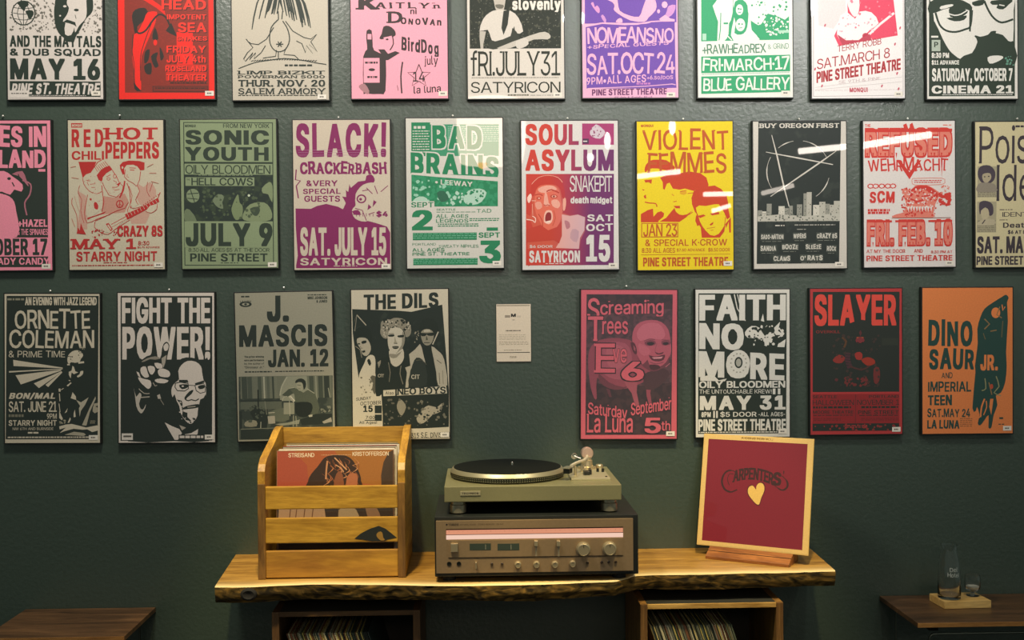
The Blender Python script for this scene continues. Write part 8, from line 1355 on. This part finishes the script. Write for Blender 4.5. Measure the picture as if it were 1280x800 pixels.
def fill(x0, x1, zb, yf, lean, gap, label, group, tall=None, tall_label=None, seed=3):
    rdm = random.Random(seed); x = x0
    while x < x1:
        th = rdm.choice((.0028, .0028, .0034)); c = rdm.choice(scol)
        o = bpy.data.objects.new('record_sleeve', spine_mesh(c, th)); C.objects.link(o); o.location = (x, yf+rdm.uniform(.002, .008), zb+.0009); o.rotation_euler = (0, -lean, 0)
        tag(o, SCN[c]+' '+label, 'record', group); x += (th+rdm.choice((.0003, .0008, .0022)))/math.cos(lean)*gap
    if tall:
        o = bpy.data.objects.new('record_sleeve', spine_mesh('cbb878', .0034)); C.objects.link(o); o.location = (x+.006, yf, zb+.0009); o.rotation_euler = (0, -lean-.035, 0); o.scale = (1, 1, 1.035); tag(o, tall_label, 'record', group)
r1, zb1 = record_stand(-.541, -.1565, .7135, 0, 'open wooden record rack under the left half of the shelf', wood('shaded_rack_side', '6e4e2c', '46301a', 2, 9, .5, 8, offs=1.9), wood('shaded_rack_bar', '75542e', '4a341c', 0, 9, .5, 8, offs=2.9))  # left rack woods are darker copies, the slab's shade put into their colours
fill(-.408, -.196, zb1, -.315, math.radians(18.5), 1.0, 'record sleeve edge leaning in the rack under the left half of the shelf', 'records in the left rack', seed=4)
r2, zb2 = record_stand(.4205, .7985, .7185, 0, 'open wooden record rack under the right half of the shelf')
fill(.548, .762-.0, zb2, -.315, math.radians(18.5), 1.0, 'record sleeve edge leaning in the rack under the right half of the shelf', 'records in the right rack', tall=None, seed=9)

# ================================================================== SIDE TABLES
tabw = wood('side_table_walnut', '6e4e30', '3a2818', 0, 6, .35, 8); tabe = wood('side_table_edge', 'c08a48', '8a5c2c', 0, 9, .45, 8)
tabl = wood('side_table_left_walnut', '7e5a38', '46301c', 0, 6, .4, 8, offs=4)
def table(x0, x1, y0, y1, z, m, label):
    r = empty('side_table', ((x0+x1)/2, (y0+y1)/2, 0), 0, label, 'table', 'low walnut side tables beside the shelf'); hx, hy = (x1-x0)/2, (y1-y0)/2
    boxo('tabletop', -hx, -hy, z-.013, hx, hy, z, m, r, bev=.0012)
    boxo('edge_strip', -hx+.001, -hy-.0025, z-.0125, hx-.001, -hy-.0002, z-.0008, tabe, r, bev=.0004)
    for y in (-hy+.02, hy-.02):
        bm = bmesh.new(); zz = z-.038; pts = []
        for cx_, cz_, a0 in ((-hx+.055, zz-.012, 180), (hx-.055, zz-.012, 90)):
            for k in range(5):
                t = math.radians(a0-k*22.5); pts.append((cx_+.014*math.cos(t), y, cz_+.014*math.sin(t)))
        pts = [(-hx+.041, y, 0)]+pts+[(hx-.041, y, 0)]
        tube(bm, pts, .0032, 8); fromb('metal_leg_frame', bm, flat('grey_metal_rod', '5c6258', .35, .8), r, smooth=True)
    for sx in (-hx+.07, hx-.07): boxo('leg_bracket', sx-.012, -hy+.06, z-.040, sx+.012, hy-.06, z-.0132, brk, r, bev=.0005)
    return r
table(1.1745, 1.66, -.285, -.003, .645, tabw, 'dark walnut side table with the carafe and goblet, right of the shelf')
table(-1.305, -.9345, -.285, -.003, .645, tabl, 'empty walnut side table low at the left edge of the picture')
# wood block with glassware
bk = empty('wood_coaster_block', (1.3680, -.107, .6455), math.radians(3.0), 'square pale maple block under the carafe and goblet on the right side table', 'coaster')
boxo('block', -.068, -.048, 0, .068, .046, .0205, wood('maple_block', 'ecc67c', 'cc9e50', 0, 6, .4, 6), bk, bev=.001)
gls = glassm('clear_glass')
gz = .6664
car = empty('glass_carafe', (1.3330, -.118, gz), 0, 'tall clear glass carafe with white lettering on the maple block', 'carafe')
bm = bmesh.new(); lathe(bm, [(.0005, 0), (.028, 0), (.0305, .002), (.0315, .010), (.0310, .060), (.0290, .100), (.0235, .125), (.0215, .140), (.0225, .152), (.0205, .152), (.0195, .140), (.0215, .124), (.0268, .099), (.0288, .060), (.0290, .014), (.026, .009), (.0005, .0085)], 48)
fromb('glass_body', bm, gls, car, True)
wp = flat('white_glass_print', 'c8ccc0', .6)
def curved(name, t, w_, h_, zc, rad, parent):
    a = Art((0, 0), (1000, 0), (0, 400), w_, h_); a.T(t, 5, 5, 995, 395, 'x', -.008, 0, jit=.5)
    v = [(rad*math.sin(x/rad), -rad*math.cos(x/rad), z+zc) for x, _, z in a.vs]
    return mesh(name, v, a.fs, [wp], parent)
curved('lettering', 'Del', .022, .013, .087, .0312, car); curved('lettering', 'Hotel', .034, .013, .072, .0318, car)
gob = empty('glass_goblet', (1.4090, -.098, gz), 0, 'small clear footed glass on the maple block beside the carafe', 'glass')
bm = bmesh.new(); lathe(bm, [(.0005, 0), (.017, 0), (.0175, .0015), (.006, .004), (.0045, .009), (.010, .013), (.019, .019), (.0215, .028), (.0215, .052), (.0205, .0595), (.0192, .0595), (.0198, .052), (.0198, .030), (.0168, .0215), (.009, .0178), (.0005, .0170)], 40)
fromb('glass_bowl', bm, gls, gob, True)
bm = bmesh.new(); lathe(bm, [(.0005, .0176), (.0088, .0184), (.0166, .0222), (.0186, .0268), (.0005, .0268)], 32); fromb('candle_wax', bm, flat('wax', 'c8c4b0', .4), gob, True)

# ================================================================== LAMPS BEHIND THE CAMERA (seen only as reflections in the posters)
def tube_lamp(a, b, r, strength, label):
    mid = (Vector(a)+Vector(b))/2; L_ = (Vector(b)-Vector(a)).length
    o = empty('tube_lamp', mid, 0, label, 'lamp', 'tube lamps across the room')
    d = (Vector(b)-Vector(a)).normalized(); bm = bmesh.new(); tube(bm, [-d*L_/2, d*L_/2], r, 10); fromb('glowing_tube', bm, em_tube if strength == 1 else em_dim, o)
    bm = bmesh.new(); up = Vector((0, 0, r+.012)); tube(bm, [-d*L_/2+up, d*L_/2+up], .012, 6); fromb('housing', bm, brk, o)
em_tube = emit('tube_lamp_glow', 'fff2e4', 26); em_dim = emit('tube_lamp_dim_glow', 'fff0e0', 12)
lamps = (((1.36, -6.5, 2.635), (1.78, -6.5, 2.682), .022, 1), ((1.985, -6.5, 2.482), (2.25, -6.5, 2.485), .020, 1), ((2.06, -6.5, 2.335), (2.22, -6.5, 2.383), .018, 1),
         ((2.83, -6.5, 2.855), (3.36, -6.5, 2.905), .026, 1), ((2.50, -6.5, 2.487), (2.78, -6.5, 2.556), .020, 0), ((3.40, -6.5, 2.905), (4.0, -6.5, 2.998), .030, 1))
for i, (a_, b_, r_, s_) in enumerate(lamps): tube_lamp(a_, b_, r_, s_, ('leftmost', 'second from left', 'short lowest', 'fourth from left', 'dim', 'rightmost')[i]+' tube lamp across the room, a reflection streak in the posters')
def bulb(x, z, rx, rz, strength, hexc, label):
    o = empty('pendant_bulb', (x, -6.5, z), 0, label, 'lamp', 'pendant bulbs across the room')
    bm = bmesh.new(); lathe(bm, [(.001, -rz), (rx*.7, -rz*.7), (rx, 0), (rx*.7, rz*.7), (.001, rz)], 14); fromb('glowing_bulb', bm, emit('bulb_glow', hexc, strength), o, True)
    bm = bmesh.new(); tube(bm, [(0, 0, rz), (0, 0, 3.38-z)], .004, 6); fromb('cord', bm, brk, o)
bulb(1.144, 2.954, .028, .075, 45, 'fff0e2', 'long bulb seen in the posters as a reflection'); bulb(.995, 2.808, .03, .035, 45, 'fff0e2', 'round bulb seen in the posters as a reflection')
bulb(1.714, 3.079, .03, .08, 45, 'fff0e2', 'tall bulb seen in the posters as a reflection'); bulb(.051, 2.763, .045, .055, 16, 'ff9a3c', 'orange bulb seen in the posters as a reflection')
sh = empty('drum_lampshade', (.13, -6.5, 3.03), 0, 'large pale drum lampshade across the room behind the camera', 'lamp')
bm = bmesh.new(); lathe(bm, [(.27, -.27), (.30, -.1), (.30, .1), (.27, .27)], 36); fromb('shade', bm, emit('shade_glow', 'ffdcc8', 13), sh, True)
bm = bmesh.new(); tube(bm, [(0, 0, .27), (0, 0, .36)], .006, 6); fromb('cord', bm, brk, sh)
